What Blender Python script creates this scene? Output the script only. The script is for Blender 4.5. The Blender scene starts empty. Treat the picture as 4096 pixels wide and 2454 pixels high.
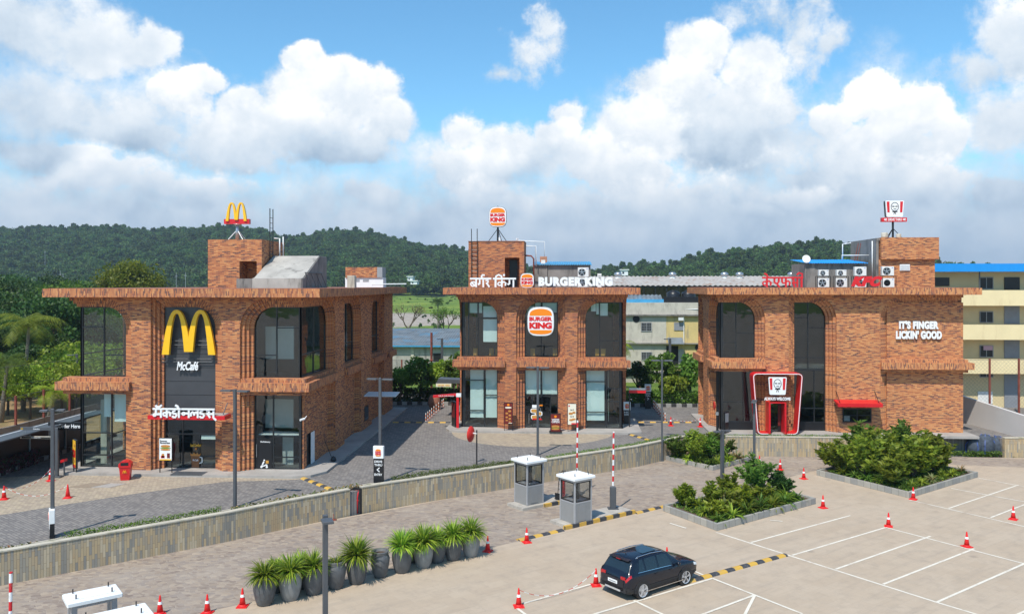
import bpy, math, random
import numpy as np
from mathutils import Matrix, Vector

# ------------------------------------------------------------------ camera, sky, sun, exposure
SC = bpy.context.scene
COL = SC.collection
FOC = 3300.0; HC = 13.0; CX = 2048.0; HY = 1138.0; YAW = math.radians(3.43)
TZ = 1.3                                   # the terrace level above the car park
_cam = bpy.data.cameras.new('camera')
CAM = bpy.data.objects.new('camera', _cam); COL.objects.link(CAM)
CAM.location = (0, 0, HC); CAM.rotation_euler = (math.pi / 2, 0, YAW)
_cam.sensor_width = 36.0; _cam.lens = 36.0 * FOC / 4096.0
_cam.shift_y = (HY - 2454 / 2.0) / 4096.0
_cam.clip_start = 0.1; _cam.clip_end = 6000
SC.camera = CAM
SC.view_settings.view_transform = 'Standard'
SC.view_settings.look = 'None'
SC.view_settings.exposure = 0.17
SC.view_settings.gamma = 1.0

_c, _s = math.cos(YAW), math.sin(YAW)
def ray(px, py):
    xn = (px - CX) / FOC; zn = -(py - HY) / FOC
    return (xn * _c - _s, _c + xn * _s, zn)
def G(px, py, z=0.0):                      # a point of the ground plane at height z
    d = ray(px, py); t = (z - HC) / d[2]; return (d[0] * t, d[1] * t)
def V(px, py, y):                          # a point of the frontal plane at depth y
    d = ray(px, py); t = y / d[1]; return (d[0] * t, HC + d[2] * t)

SUN_DIR = Vector((-2.95, -7.0, 11.43)).normalized()
sun_el = math.asin(SUN_DIR.z); sun_az = math.atan2(SUN_DIR.x, SUN_DIR.y)
_l = bpy.data.lights.new('sun', 'SUN'); _l.energy = 4.25; _l.angle = math.radians(0.53); _l.color = (1.0, 0.945, 0.855)
SUN = bpy.data.objects.new('sun', _l); COL.objects.link(SUN)
SUN.rotation_euler = SUN_DIR.to_track_quat('Z', 'Y').to_euler(); SUN.location = (0, 0, 60)

class NT:
    """tiny helper to write node maths as expressions"""
    def __init__(s, tree): s.t = tree; s.n = tree.nodes; s.l = tree.links
    def put(s, sock, v):
        if isinstance(v, bpy.types.NodeSocket): s.l.new(v, sock)
        elif v is not None:
            try: sock.default_value = v
            except Exception: sock.default_value = (*v, 1.0)
    def m(s, op, a, b=None, c=None, clamp=False):
        n = s.n.new('ShaderNodeMath'); n.operation = op; n.use_clamp = clamp
        s.put(n.inputs[0], a); s.put(n.inputs[1], b); s.put(n.inputs[2], c); return n.outputs[0]
    def vm(s, op, a, b=None, out=0):
        n = s.n.new('ShaderNodeVectorMath'); n.operation = op
        s.put(n.inputs[0], a); s.put(n.inputs[1], b); return n.outputs[out]
    def sep(s, v):
        n = s.n.new('ShaderNodeSeparateXYZ'); s.put(n.inputs[0], v); return n.outputs
    def comb(s, x, y, z):
        n = s.n.new('ShaderNodeCombineXYZ')
        for i, q in enumerate((x, y, z)): s.put(n.inputs[i], q)
        return n.outputs[0]
    def mix(s, f, a, b):
        n = s.n.new('ShaderNodeMix'); n.data_type = 'RGBA'
        s.put(n.inputs[0], f); s.put(n.inputs[6], a if not isinstance(a, tuple) or len(a) == 4 else (*a, 1)); s.put(n.inputs[7], b if not isinstance(b, tuple) or len(b) == 4 else (*b, 1))
        return n.outputs[2]
    def noise(s, vec, scale, detail=4, rough=0.55, dist=0.0, out=0):
        n = s.n.new('ShaderNodeTexNoise'); s.put(n.inputs['Vector'], vec)
        n.inputs['Scale'].default_value = scale; n.inputs['Detail'].default_value = detail
        n.inputs['Roughness'].default_value = rough; n.inputs['Distortion'].default_value = dist
        return n.outputs[out]
    def ramp(s, f, stops, interp='LINEAR'):
        n = s.n.new('ShaderNodeValToRGB'); n.color_ramp.interpolation = interp
        e = n.color_ramp.elements
        while len(e) < len(stops): e.new(0.5)
        for q, (p, c) in zip(e, stops):
            q.position = p; q.color = (*c, 1) if len(c) == 3 else c
        s.put(n.inputs[0], f); return n.outputs[0]
    def step(s, x, a, b):
        n = s.n.new('ShaderNodeMapRange'); n.interpolation_type = 'SMOOTHSTEP'
        s.put(n.inputs[0], x); n.inputs[1].default_value = a; n.inputs[2].default_value = b
        return n.outputs[0]

W = bpy.data.worlds.new('World'); SC.world = W; W.use_nodes = True
W.cycles.sampling_method = 'MANUAL'; W.cycles.sample_map_resolution = 256
SC.cycles.max_bounces = 6; SC.cycles.diffuse_bounces = 3; SC.cycles.glossy_bounces = 3; SC.cycles.transparent_max_bounces = 12; SC.cycles.transmission_bounces = 4
W.node_tree.nodes.clear()
w = NT(W.node_tree)
# heaps of cloud, farthest first. Each is given by a direction (through the photograph's 2477-wide coordinates) and radii in the
# same unit: (x, y, rx, ry, softness, ragged edge, light at the crown, light at the base)
HEAPS = [
 (1500, 600, 2800, 290, .55, .30, .66, .50), (300, 560, 1100, 300, .6, .35, .68, .46),
 (330, 270, 460, 170, .75, .5, .84, .62), (1850, 340, 560, 210, .75, .5, .86, .62), (1230, 400, 380, 120, .7, .5, .84, .6),
 (1318, 60, 48, 75, .9, 1.3, .80, .70), (1300, 130, 85, 65, .9, 1.2, .85, .70), (1215, 168, 62, 26, .9, 1.2, .75, .65), (1345, 110, 40, 60, .9, 1.2, .8, .7),
 (1955, 80, 75, 120, .95, 1.3, .75, .6), (1850, 50, 90, 70, .95, 1.2, .78, .6), (2010, 120, 50, 75, .95, 1.3, .75, .62), (1770, 60, 60, 60, .9, 1.1, .8, .65), (1985, 175, 40, 45, .9, 1.2, .72, .6),
 (60, 70, 300, 170, .55, .45, .80, .55), (250, 120, 170, 110, .45, .50, .86, .60), (360, 110, 75, 75, .35, .6, .92, .66), (120, 260, 420, 150, .6, .4, .72, .42), (-420, 150, 420, 300, .6, .4, .8, .5),
 (2440, 110, 110, 140, .45, .6, .86, .56), (2350, 180, 120, 70, .6, .7, .78, .55), (2420, 300, 170, 130, .45, .5, .92, .55), (2950, 240, 480, 260, .5, .5, .9, .5),
 (1690, 120, 105, 70, .28, .5, .97, .62), (1830, 175, 110, 85, .35, .5, .90, .60), (1640, 215, 130, 90, .30, .5, .98, .60), (1870, 250, 110, 90, .40, .5, .86, .50), (1740, 310, 250, 150, .40, .42, .95, .34), (1560, 330, 130, 110, .35, .45, .95, .55),
 (2100, 235, 80, 62, .16, .42, 1.12, .80), (2010, 275, 85, 55, .22, .45, 1.05, .70), (2190, 280, 105, 75, .2, .42, 1.08, .70), (2290, 330, 60, 80, .3, .5, 1.0, .6), (2120, 380, 260, 130, .35, .42, .95, .42), (2010, 440, 200, 110, .45, .45, .86, .45),
 (1138, 315, 62, 62, .45, .8, .98, .65), (1370, 275, 60, 60, .45, .8, 1.0, .7), (1345, 335, 75, 60, .25, .5, 1.02, .6), (1240, 365, 130, 75, .35, .5, .92, .55), (1440, 390, 110, 85, .35, .5, 1.0, .55), (1160, 420, 170, 95, .4, .45, .90, .50), (1540, 430, 160, 90, .4, .45, .92, .5),
 (728, 140, 62, 50, .16, .45, 1.10, .75), (820, 190, 85, 60, .2, .45, 1.06, .70), (905, 225, 75, 75, .22, .45, 1.04, .62), (500, 190, 68, 40, .18, .45, 1.10, .72), (590, 245, 95, 55, .25, .45, 1.0, .66), (440, 235, 110, 65, .3, .45, .95, .62), (760, 250, 190, 110, .3, .42, 1.04, .55), (930, 300, 95, 80, .3, .42, 1.0, .45),
 (620, 330, 260, 120, .4, .45, 1.0, .42), (840, 365, 190, 75, .45, .4, .80, .30), (330, 310, 200, 90, .45, .5, .86, .40), (190, 380, 130, 50, .35, .55, .98, .58), (250, 435, 260, 75, .45, .6, 1.0, .50), (60, 350, 180, 70, .6, .4, .66, .36), (480, 450, 250, 60, .5, .6, .92, .48),
 (900, 470, 200, 55, .6, .6, .80, .46), (1190, 480, 160, 55, .5, .6, .92, .52), (1350, 520, 130, 45, .5, .5, .70, .48), (1620, 480, 200, 65, .5, .6, .90, .48), (1930, 480, 90, 36, .4, .6, .96, .55), (2250, 440, 170, 80, .45, .6, .98, .50), (1820, 520, 70, 26, .5, .5, .74, .5), (2420, 460, 120, 60, .5, .5, .72, .46)]
tc = W.node_tree.nodes.new('ShaderNodeTexCoord')
D0 = w.vm('NORMALIZE', tc.outputs['Generated'])
wv = w.vm('MULTIPLY', w.vm('SUBTRACT', w.noise(D0, 9.0, 3, .5, out=1), (.5, .5, .5)), (.05, .05, .05))
sx = w.sep(w.vm('ADD', D0, wv)); sy = w.sep(D0)
P0 = w.comb(w.m('ARCTAN2', sx[0], sx[1]), w.m('ARCSINE', sx[2]), 0)
nz = w.m('MULTIPLY', w.m('SUBTRACT', w.noise(D0, 13.0, 12, .70), .5), 2.7)             # ragged edges
puff = w.m('MULTIPLY', w.m('SUBTRACT', w.noise(w.vm('ADD', D0, wv), 42.0, 4, .55), .5), 1.0)
nz = w.m('ADD', nz, puff)
def fine_at(vec): return w.noise(vec, 11.0, 7, .52)
relief = w.m('SUBTRACT', fine_at(D0), fine_at(w.vm('ADD', D0, (-.010, 0, .018))))      # the side of each billow turned to the sun
cov = None; lum = None
for (bx, by, rx, ry, soft, rag, lt, lb_) in HEAPS:
    d = Vector(ray(bx * 1.6536, by * 1.6536)).normalized(); k = 1.6536 / FOC * max(.5, d.y)
    q = w.vm('MULTIPLY', w.vm('SUBTRACT', P0, (math.atan2(d.x, d.y), math.asin(d.z), 0)), (1 / (rx * k), 1 / (ry * k), 0))
    r = w.vm('LENGTH', q, out=1); up = w.vm('DOT_PRODUCT', q, (.22, .97, 0), out=1)
    a = w.step(w.m('MULTIPLY_ADD', nz, -rag * 1.15, r), 1.04, .96 - soft * 1.15)
    n = w.n.new('ShaderNodeMapRange'); w.put(n.inputs[0], w.m('MULTIPLY_ADD', nz, .25, up)); n.inputs[1].default_value = -.75; n.inputs[2].default_value = .75; n.inputs[3].default_value = lb_; n.inputs[4].default_value = lt
    cov = a if cov is None else w.m('MAXIMUM', cov, a)
    lum = n.outputs[0] if lum is None else w.m('MULTIPLY_ADD', w.m('SUBTRACT', n.outputs[0], lum), a, lum)
lum = w.m('ADD', w.m('MULTIPLY_ADD', relief, .95, lum), w.m('MULTIPLY', nz, .06), clamp=True)
sky = W.node_tree.nodes.new('ShaderNodeTexSky'); sky.sky_type = 'NISHITA'; sky.sun_disc = False
sky.sun_elevation = sun_el; sky.sun_rotation = sun_az; sky.altitude = 100; sky.air_density = 1.0; sky.dust_density = 0.6; sky.ozone_density = 2.5
SKYK = 0.14
skc = w.vm('MULTIPLY', sky.outputs[0], (SKYK * .68, SKYK * 1.06, SKYK * 1.14))
elz = sy[2]
ccol = w.ramp(lum, [(0.0, (.20, .30, .43)), (.35, (.34, .45, .58)), (.60, (.56, .65, .745)), (.80, (.72, .775, .83)), (1.0, (.92, .925, .93))])
col = w.mix(cov, skc, ccol)
hz = w.step(elz, 0.16, 0.0)
col = w.mix(w.m('MULTIPLY', hz, .62), col, (.30, .405, .545))
bg = W.node_tree.nodes.new('ShaderNodeBackground'); w.put(bg.inputs[0], col); bg.inputs[1].default_value = 1.08
wo = W.node_tree.nodes.new('ShaderNodeOutputWorld'); W.node_tree.links.new(bg.outputs[0], wo.inputs[0])

# ------------------------------------------------------------------ mesh helpers
rng = random.Random(7)
class MB:
    def __init__(s, M=None):
        s.v = []; s.f = []; s.uv = []; s.mi = []; s.M = M
    def pt(s, p):
        if s.M is not None: p = s.M @ Vector(p)
        s.v.append((p[0], p[1], p[2])); return len(s.v) - 1
    def face(s, pts, m=0, uv=None):
        s.f.append([s.pt(p) for p in pts]); s.mi.append(m); s.uv.append(uv)
    def box(s, x0, y0, z0, x1, y1, z1, m=0, skip=''):
        if x0 > x1: x0, x1 = x1, x0
        if y0 > y1: y0, y1 = y1, y0
        if z0 > z1: z0, z1 = z1, z0
        P = [(x0, y0, z0), (x1, y0, z0), (x1, y1, z0), (x0, y1, z0), (x0, y0, z1), (x1, y0, z1), (x1, y1, z1), (x0, y1, z1)]
        for k, q in (('b', (0, 3, 2, 1)), ('t', (4, 5, 6, 7)), ('f', (0, 1, 5, 4)), ('r', (1, 2, 6, 5)), ('k', (2, 3, 7, 6)), ('l', (3, 0, 4, 7))):
            if k not in skip: s.face([P[i] for i in q], m)
        return s
    def bevbox(s, x0, y0, z0, x1, y1, z1, b=.02, m=0):
        # box with chamfered vertical and top edges
        def ring(i, z): return [(x0 + i, y0, z), (x1 - i, y0, z), (x1, y0 + i, z), (x1, y1 - i, z), (x1 - i, y1, z), (x0 + i, y1, z), (x0, y1 - i, z), (x0, y0 + i, z)]
        A = ring(b, z0); B = ring(b, z1 - b)
        C = [(min(max(p[0], x0 + b), x1 - b), min(max(p[1], y0 + b), y1 - b), z1) for p in ring(b * 2, z1)]
        for R0, R1 in ((A, B), (B, C)):
            for i in range(8):
                j = (i + 1) % 8; s.face([R0[i], R0[j], R1[j], R1[i]], m)
        s.face(C, m); s.face(A[::-1], m); return s
    def prism(s, pts, axis, a, b, m=0, caps=True):
        def mk(p, t):
            return {'y': (p[0], t, p[1]), 'x': (t, p[0], p[1]), 'z': (p[0], p[1], t)}[axis]
        n = len(pts)
        if caps:
            s.face([mk(p, a) for p in pts], m); s.face([mk(p, b) for p in pts][::-1], m)
        for i in range(n):
            j = (i + 1) % n; s.face([mk(pts[i], a), mk(pts[j], a), mk(pts[j], b), mk(pts[i], b)], m)
        return s
    def tube(s, path, r, n=6, m=0, cap=True):
        path = [Vector(p) for p in path]; rings = []
        for i, p in enumerate(path):
            t = (path[min(i + 1, len(path) - 1)] - path[max(i - 1, 0)]).normalized()
            a = t.orthogonal().normalized() if i == 0 else (rings_a - t * rings_a.dot(t)).normalized()
            rings_a = a; b = t.cross(a); rr = r[i] if isinstance(r, (list, tuple)) else r
            rings.append([p + (a * math.cos(2 * math.pi * k / n) + b * math.sin(2 * math.pi * k / n)) * rr for k in range(n)])
        for i in range(len(rings) - 1):
            for k in range(n):
                q = (k + 1) % n; s.face([rings[i][k], rings[i][q], rings[i + 1][q], rings[i + 1][k]], m)
        if cap: s.face(rings[0][::-1], m); s.face(rings[-1], m)
        return s
    def lathe(s, prof, c=(0, 0, 0), n=16, m=0, ax='z'):
        R = []
        for (r, z) in prof:
            row = []
            for k in range(n):
                a = 2 * math.pi * k / n; x, y = r * math.cos(a), r * math.sin(a)
                row.append((c[0] + x, c[1] + y, c[2] + z) if ax == 'z' else ((c[0] + x, c[1] + z, c[2] + y) if ax == 'y' else (c[0] + z, c[1] + x, c[2] + y)))
            R.append(row)
        for i in range(len(R) - 1):
            for k in range(n):
                q = (k + 1) % n; s.face([R[i][k], R[i][q], R[i + 1][q], R[i + 1][k]], m)
        if prof[0][0] > 1e-4: s.face(R[0][::-1], m)
        if prof[-1][0] > 1e-4: s.face(R[-1], m)
        return s
    def build(s, name, mats, parent=None, smooth=False, weld=False):
        me = bpy.data.meshes.new(name)
        me.from_pydata(s.v, [], s.f)
        if not isinstance(mats, (list, tuple)): mats = [mats]
        for m in mats: me.materials.append(m)
        for i, p in enumerate(me.polygons): p.material_index = s.mi[i]; p.use_smooth = smooth
        uvl = me.uv_layers.new(name='UVMap').data
        for p, uv in zip(me.polygons, s.uv):
            n = p.normal; ax, ay, az_ = abs(n.x), abs(n.y), abs(n.z)
            for k, li in enumerate(p.loop_indices):
                if uv is not None: uvl[li].uv = uv[k]; continue
                c = me.vertices[me.loops[li].vertex_index].co
                uvl[li].uv = (c.x, c.y) if az_ > ax and az_ > ay else ((c.y, c.z) if ax > ay else (c.x, c.z))
        if weld or smooth:
            import bmesh
            bm = bmesh.new(); bm.from_mesh(me); bmesh.ops.remove_doubles(bm, verts=bm.verts, dist=1e-4); bmesh.ops.recalc_face_normals(bm, faces=bm.faces); bm.to_mesh(me); bm.free()
        o = bpy.data.objects.new(name, me); COL.objects.link(o)
        if parent is not None: o.parent = parent
        return o

def tag(o, label=None, cat=None, group=None, kind=None):
    if label: o['label'] = label
    if cat: o['category'] = cat
    if group: o['group'] = group
    if kind: o['kind'] = kind
    return o
def thing(name, label, cat, loc=(0, 0, 0), rz=0.0, group=None):
    o = bpy.data.objects.new(name, None); COL.objects.link(o); o.empty_display_size = .3
    o.location = loc; o.rotation_euler = (0, 0, rz)
    return tag(o, label, cat, group)
def dup(root, loc, rz=None, label=None, group=None, scale=None, sz=None):
    kids = {}
    for o in COL.objects: kids.setdefault(o.parent, []).append(o)
    r = root.copy(); COL.objects.link(r); r.location = loc
    if rz is not None: r.rotation_euler = (0, 0, rz)
    if scale is not None: r.scale = (scale, scale, sz or scale)
    if label: r['label'] = label
    if group: r['group'] = group
    def rec(a, b):
        for ch in kids.get(a, []):
            c = ch.copy(); COL.objects.link(c); c.parent = b; rec(ch, c)
    rec(root, r)
    return r
def structure(o): o['kind'] = 'structure'; return o

# ------------------------------------------------------------------ materials
def new_mat(name):
    m = bpy.data.materials.new(name); m.use_nodes = True
    n = NT(m.node_tree); b = m.node_tree.nodes['Principled BSDF']
    return m, n, b
def mat(name, c, rough=.6, var=.12, scale=2.0, metal=0.0, spec=.4, bump=0.0, emit=None, coat=0.0, stain=None):
    m, n, b = new_mat(name)
    tcn = m.node_tree.nodes.new('ShaderNodeTexCoord')
    if var > 0:
        f = n.noise(tcn.outputs['Object'], scale, 6, .6)
        lo = tuple(x * (1 - var) for x in c); hi = tuple(min(1, x * (1 + var)) for x in c)
        colr = n.ramp(f, [(.3, lo), (.7, hi)])
        if stain:
            sc_, st = stain
            f2 = n.noise(n.vm('MULTIPLY', tcn.outputs['Object'], (1, 1, .22)), sc_, 8, .7)
            colr = n.mix(n.step(f2, .5, .68), colr, st)
        n.put(b.inputs['Base Color'], colr)
    else: b.inputs['Base Color'].default_value = (*c, 1)
    b.inputs['Roughness'].default_value = rough; b.inputs['Metallic'].default_value = metal
    b.inputs['Specular IOR Level'].default_value = spec
    if coat: b.inputs['Coat Weight'].default_value = coat; b.inputs['Coat Roughness'].default_value = .04
    if emit: b.inputs['Emission Color'].default_value = (*c, 1); b.inputs['Emission Strength'].default_value = emit
    if bump:
        bn = m.node_tree.nodes.new('ShaderNodeBump'); bn.inputs['Strength'].default_value = bump; bn.inputs['Distance'].default_value = .02
        n.put(bn.inputs['Height'], n.noise(tcn.outputs['Object'], scale * 12, 5, .7)); n.put(b.inputs['Normal'], bn.outputs[0])
    return m
def brick_mat(name, pal, mortar, bw=.29, bh=.072, ms=.008, rough=.8, offs=.5, uvrot=0.0, big=None, bump=.35, squash=1.0, coord='UV'):
    m, n, b = new_mat(name)
    tcn = m.node_tree.nodes.new('ShaderNodeTexCoord'); v = tcn.outputs[coord]
    if uvrot:
        mp = m.node_tree.nodes.new('ShaderNodeMapping'); mp.inputs['Rotation'].default_value = (0, 0, uvrot); n.put(mp.inputs['Vector'], v); v = mp.outputs[0]
    t = m.node_tree.nodes.new('ShaderNodeTexBrick'); n.put(t.inputs['Vector'], v)
    t.offset = offs; t.inputs['Scale'].default_value = 1; t.inputs['Brick Width'].default_value = bw; t.inputs['Row Height'].default_value = bh
    t.inputs['Mortar Size'].default_value = ms; t.inputs['Mortar Smooth'].default_value = .2
    t.inputs['Color1'].default_value = (0, 0, 0, 1); t.inputs['Color2'].default_value = (1, 1, 1, 1); t.inputs['Mortar'].default_value = (0, 0, 0, 1)
    k = len(pal)
    # per-brick random value -> palette
    cr = n.ramp(t.outputs['Color'], [((i + .02) / k if i else 0.0, c) for i, c in enumerate(pal)], 'CONSTANT')
    f = n.noise(tcn.outputs[coord], 1.1, 7, .65)
    hsv = n.mix(n.m('MULTIPLY', n.step(f, .35, .75), .30), cr, n.mix(.35, cr, mortar))
    if big:
        f3 = n.noise(tcn.outputs[coord], big[0], 5, .6); hsv = n.mix(n.m('MULTIPLY', n.step(f3, .45, .7), big[2]), hsv, big[1])
    outc = n.mix(t.outputs['Fac'], hsv, mortar)
    n.put(b.inputs['Base Color'], outc); b.inputs['Roughness'].default_value = rough; b.inputs['Specular IOR Level'].default_value = .25
    bn = m.node_tree.nodes.new('ShaderNodeBump'); bn.inputs['Strength'].default_value = bump; bn.inputs['Distance'].default_value = .012
    hgt = n.m('ADD', n.m('MULTIPLY', n.m('SUBTRACT', 1, t.outputs['Fac']), 1), n.m('MULTIPLY', n.noise(tcn.outputs[coord], 30, 4, .6), .5))
    n.put(bn.inputs['Height'], hgt); n.put(b.inputs['Normal'], bn.outputs[0])
    return m

OR1, OR2, OR3, DK1, DK2, DK3, PN = (.58, .210, .074), (.50, .165, .058), (.66, .285, .105), (.26, .078, .048), (.135, .052, .046), (.38, .108, .045), (.50, .24, .13)
BRICK_A = brick_mat('brick_left_house', [OR1, DK1, OR2, OR3, DK2, OR2, DK3, OR1], (.37, .23, .145), big=(.5, (.26, .10, .06), .25))
BRICK_B = brick_mat('brick_middle_house', [OR2, DK1, OR1, DK3, OR2, DK2, DK3, OR1], (.37, .22, .14), big=(.5, (.27, .10, .06), .25))
BRICK_C = brick_mat('brick_right_house', [OR1, OR3, DK1, OR2, OR1, OR3, DK2, OR1, DK3], (.41, .25, .15), big=(.5, (.34, .13, .06), .25))
M_COPING = mat('coping_red', (.30, .12, .075), .7, .2, 1.5)
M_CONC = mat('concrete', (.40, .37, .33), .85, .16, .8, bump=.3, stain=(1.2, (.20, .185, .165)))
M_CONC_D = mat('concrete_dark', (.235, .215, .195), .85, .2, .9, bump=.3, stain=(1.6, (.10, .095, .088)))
M_PLASTER = mat('plaster_pale', (.52, .48, .40), .9, .12, 1.2, bump=.2, stain=(1.5, (.33, .30, .25)))
M_FRAME = mat('frame_black', (.018, .019, .021), .35, 0, spec=.5)
M_DARKMETAL = mat('metal_charcoal', (.075, .08, .088), .45, .1, 3, spec=.5)
M_CLAD = mat('cladding_charcoal', (.055, .055, .06), .42, .15, .6, spec=.5)
M_BLACK = mat('black_satin', (.014, .014, .016), .35, 0)
M_WHITE = mat('white_paint', (.80, .80, .79), .45, .04, 2)
M_WHITEL = mat('white_letter', (.82, .82, .82), .35, 0)
M_RED = mat('red_paint', (.62, .012, .018), .35, .05, 2, spec=.5)
M_YEL = mat('yellow_letter', (.90, .50, .010), .35, .03, 2, spec=.5)
M_ORANGE = mat('orange_bun', (.88, .24, .006), .4, 0)
M_KING = mat('red_letter', (.66, .012, .012), .4, 0)
M_CREAM = mat('cream_panel', (.78, .72, .58), .5, 0)
M_MAROON = mat('maroon_panel', (.16, .018, .015), .4, .1, 3)
M_STEEL = mat('steel', (.45, .46, .48), .35, .1, 3, metal=.8)
M_BLIND = mat('roller_blind', (.76, .82, .79), .8, .03, 1.0)
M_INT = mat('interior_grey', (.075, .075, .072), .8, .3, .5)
M_INTF = mat('interior_floor', (.26, .25, .23), .6, .15, 2)
M_TIMBER = mat('timber_seat', (.55, .27, .05), .6, .1, 3)
M_AC = mat('unit_white', (.72, .72, .69), .5, .05, 2)
M_GREY = mat('grey_plastic', (.30, .31, .32), .5, .1, 3)
M_RUST = mat('rust_post', (.22, .055, .035), .7, .3, 3)
def glass_mat(name, tint=(.74, .83, .81), ior=1.5, refl=1.5):
    m = bpy.data.materials.new(name); m.use_nodes = True; m.node_tree.nodes.clear(); n = NT(m.node_tree)
    tr = n.n.new('ShaderNodeBsdfTransparent'); tr.inputs[0].default_value = (*tint, 1)
    gl = n.n.new('ShaderNodeBsdfGlossy'); gl.inputs['Roughness'].default_value = .01; gl.inputs[0].default_value = (.9, .95, 1, 1)
    ge = n.n.new('ShaderNodeNewGeometry'); ca = n.m('ABSOLUTE', n.vm('DOT_PRODUCT', ge.outputs['Incoming'], ge.outputs['Normal'], out=1)); fres = n.m('MULTIPLY_ADD', n.m('POWER', n.m('SUBTRACT', 1.0, ca, clamp=True), 5.0), .92, .055)
    tcn = n.n.new('ShaderNodeTexCoord')
    bn = n.n.new('ShaderNodeBump'); bn.inputs['Strength'].default_value = .12; bn.inputs['Distance'].default_value = .05
    n.put(bn.inputs['Height'], n.noise(tcn.outputs['Object'], .9, 2, .5)); n.put(gl.inputs['Normal'], bn.outputs[0])
    mx = n.n.new('ShaderNodeMixShader'); n.put(mx.inputs[0], n.m('MULTIPLY', fres, refl, clamp=True))
    n.l.new(tr.outputs[0], mx.inputs[1]); n.l.new(gl.outputs[0], mx.inputs[2])
    o = n.n.new('ShaderNodeOutputMaterial'); n.l.new(mx.outputs[0], o.inputs[0]); return m
M_GLASS = glass_mat('window_glass')
M_GLASSC = glass_mat('booth_glass', (.72, .75, .75))
def leaf_mat(name, cols, trans=.35, rough=.5):
    m, n, b = new_mat(name)
    gm = n.n.new('ShaderNodeNewGeometry'); oi = n.n.new('ShaderNodeObjectInfo')
    k = len(cols)
    c = n.ramp(gm.outputs['Random Per Island'], [(i / max(1, k - 1), q) for i, q in enumerate(cols)])
    hs = n.n.new('ShaderNodeHueSaturation'); n.put(hs.inputs['Color'], c)
    n.put(hs.inputs['Value'], n.m('ADD', .62, n.m('MULTIPLY', oi.outputs['Random'], .76)))
    n.put(hs.inputs['Hue'], n.m('ADD', .485, n.m('MULTIPLY', oi.outputs['Random'], .03)))
    n.put(b.inputs['Base Color'], hs.outputs[0]); b.inputs['Roughness'].default_value = rough; b.inputs['Specular IOR Level'].default_value = .3
    if trans:
        t = n.n.new('ShaderNodeBsdfTranslucent'); n.put(t.inputs[0], hs.outputs[0])
        mx = n.n.new('ShaderNodeMixShader'); mx.inputs[0].default_value = trans
        n.l.new(b.outputs[0], mx.inputs[1]); n.l.new(t.outputs[0], mx.inputs[2])
        o = [q for q in n.n if q.type == 'OUTPUT_MATERIAL'][0]; n.l.new(mx.outputs[0], o.inputs[0])
    return m
L_DARK = leaf_mat('leaf_dark', [(.026, .062, .014), (.045, .10, .02), (.08, .14, .028), (.035, .075, .022)])
L_MID = leaf_mat('leaf_mid', [(.065, .13, .018), (.11, .20, .026), (.19, .29, .04), (.07, .14, .022)], .45)
L_YEL = leaf_mat('leaf_yellow_green', [(.15, .21, .015), (.24, .30, .02), (.34, .38, .035), (.12, .17, .015)], .45)
L_BRIGHT = leaf_mat('leaf_bright', [(.15, .23, .022), (.26, .35, .035), (.40, .46, .055), (.11, .18, .022)], .5)
L_HILL = leaf_mat('leaf_hill', [(.032, .068, .022), (.060, .115, .028), (.13, .20, .04), (.040, .080, .026)], 0.35, .7)
L_BLADE = leaf_mat('leaf_blade', [(.07, .16, .015), (.15, .27, .02), (.30, .42, .035), (.46, .52, .07), (.08, .15, .02)], .4, .4)
L_PURPLE = leaf_mat('leaf_purple', [(.08, .02, .03), (.13, .03, .05), (.05, .03, .03), (.05, .08, .03)])
L_HEDGE = leaf_mat('leaf_hedge', [(.06, .13, .015), (.11, .20, .02), (.20, .29, .03), (.08, .15, .02), (.13, .22, .025), (.26, .30, .08)], .35)
L_DRY = leaf_mat('leaf_dry', [(.16, .16, .06), (.10, .13, .04), (.25, .22, .10), (.30, .13, .05)], .2)
M_BARK = mat('bark', (.10, .075, .05), .9, .3, 4, bump=.5)
M_SOIL = mat('soil', (.10, .065, .045), .95, .3, 3, bump=.4)
M_SPEAR = mat('palm_trunk', (.19, .16, .12), .9, .3, 6, bump=.4)

# ------------------------------------------------------------------ leaves
def leaf_obj(name, C, size, m, parent=None, aspect=.6, up=0.0, seed=1, bend=.0, D=None):
    """C (N,3) centres; each leaf is a small two-triangle kite of random tilt"""
    r = np.random.default_rng(seed); C = np.asarray(C, dtype=float); N = len(C)
    if D is None:
        D = r.normal(size=(N, 3)); D[:, 2] += up
    D = D / np.linalg.norm(D, axis=1, keepdims=True)
    R = r.normal(size=(N, 3)); S = np.cross(D, R); S /= np.linalg.norm(S, axis=1, keepdims=True) + 1e-9
    L = (size * (0.6 + .8 * r.random(N)))[:, None]
    a = C - D * L * .5; b = C + S * L * aspect * .5 - D * L * .05; c = C + D * L * .5; d = C - S * L * aspect * .5 - D * L * .05
    nrm = np.cross(D, S) * L * bend
    a = a - nrm; c = c - nrm
    v = np.stack([a, b, c, d], 1).reshape(-1, 3)
    me = bpy.data.meshes.new(name)
    me.vertices.add(4 * N); me.vertices.foreach_set('co', v.ravel())
    me.loops.add(4 * N); me.loops.foreach_set('vertex_index', np.arange(4 * N, dtype=np.int32))
    me.polygons.add(N); me.polygons.foreach_set('loop_start', np.arange(0, 4 * N, 4, dtype=np.int32)); me.polygons.foreach_set('loop_total', np.full(N, 4, dtype=np.int32))
    me.materials.append(m); me.update(calc_edges=True)
    o = bpy.data.objects.new(name, me)
    COL.objects.link(o)
    if parent is not None: o.parent = parent
    return o
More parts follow.
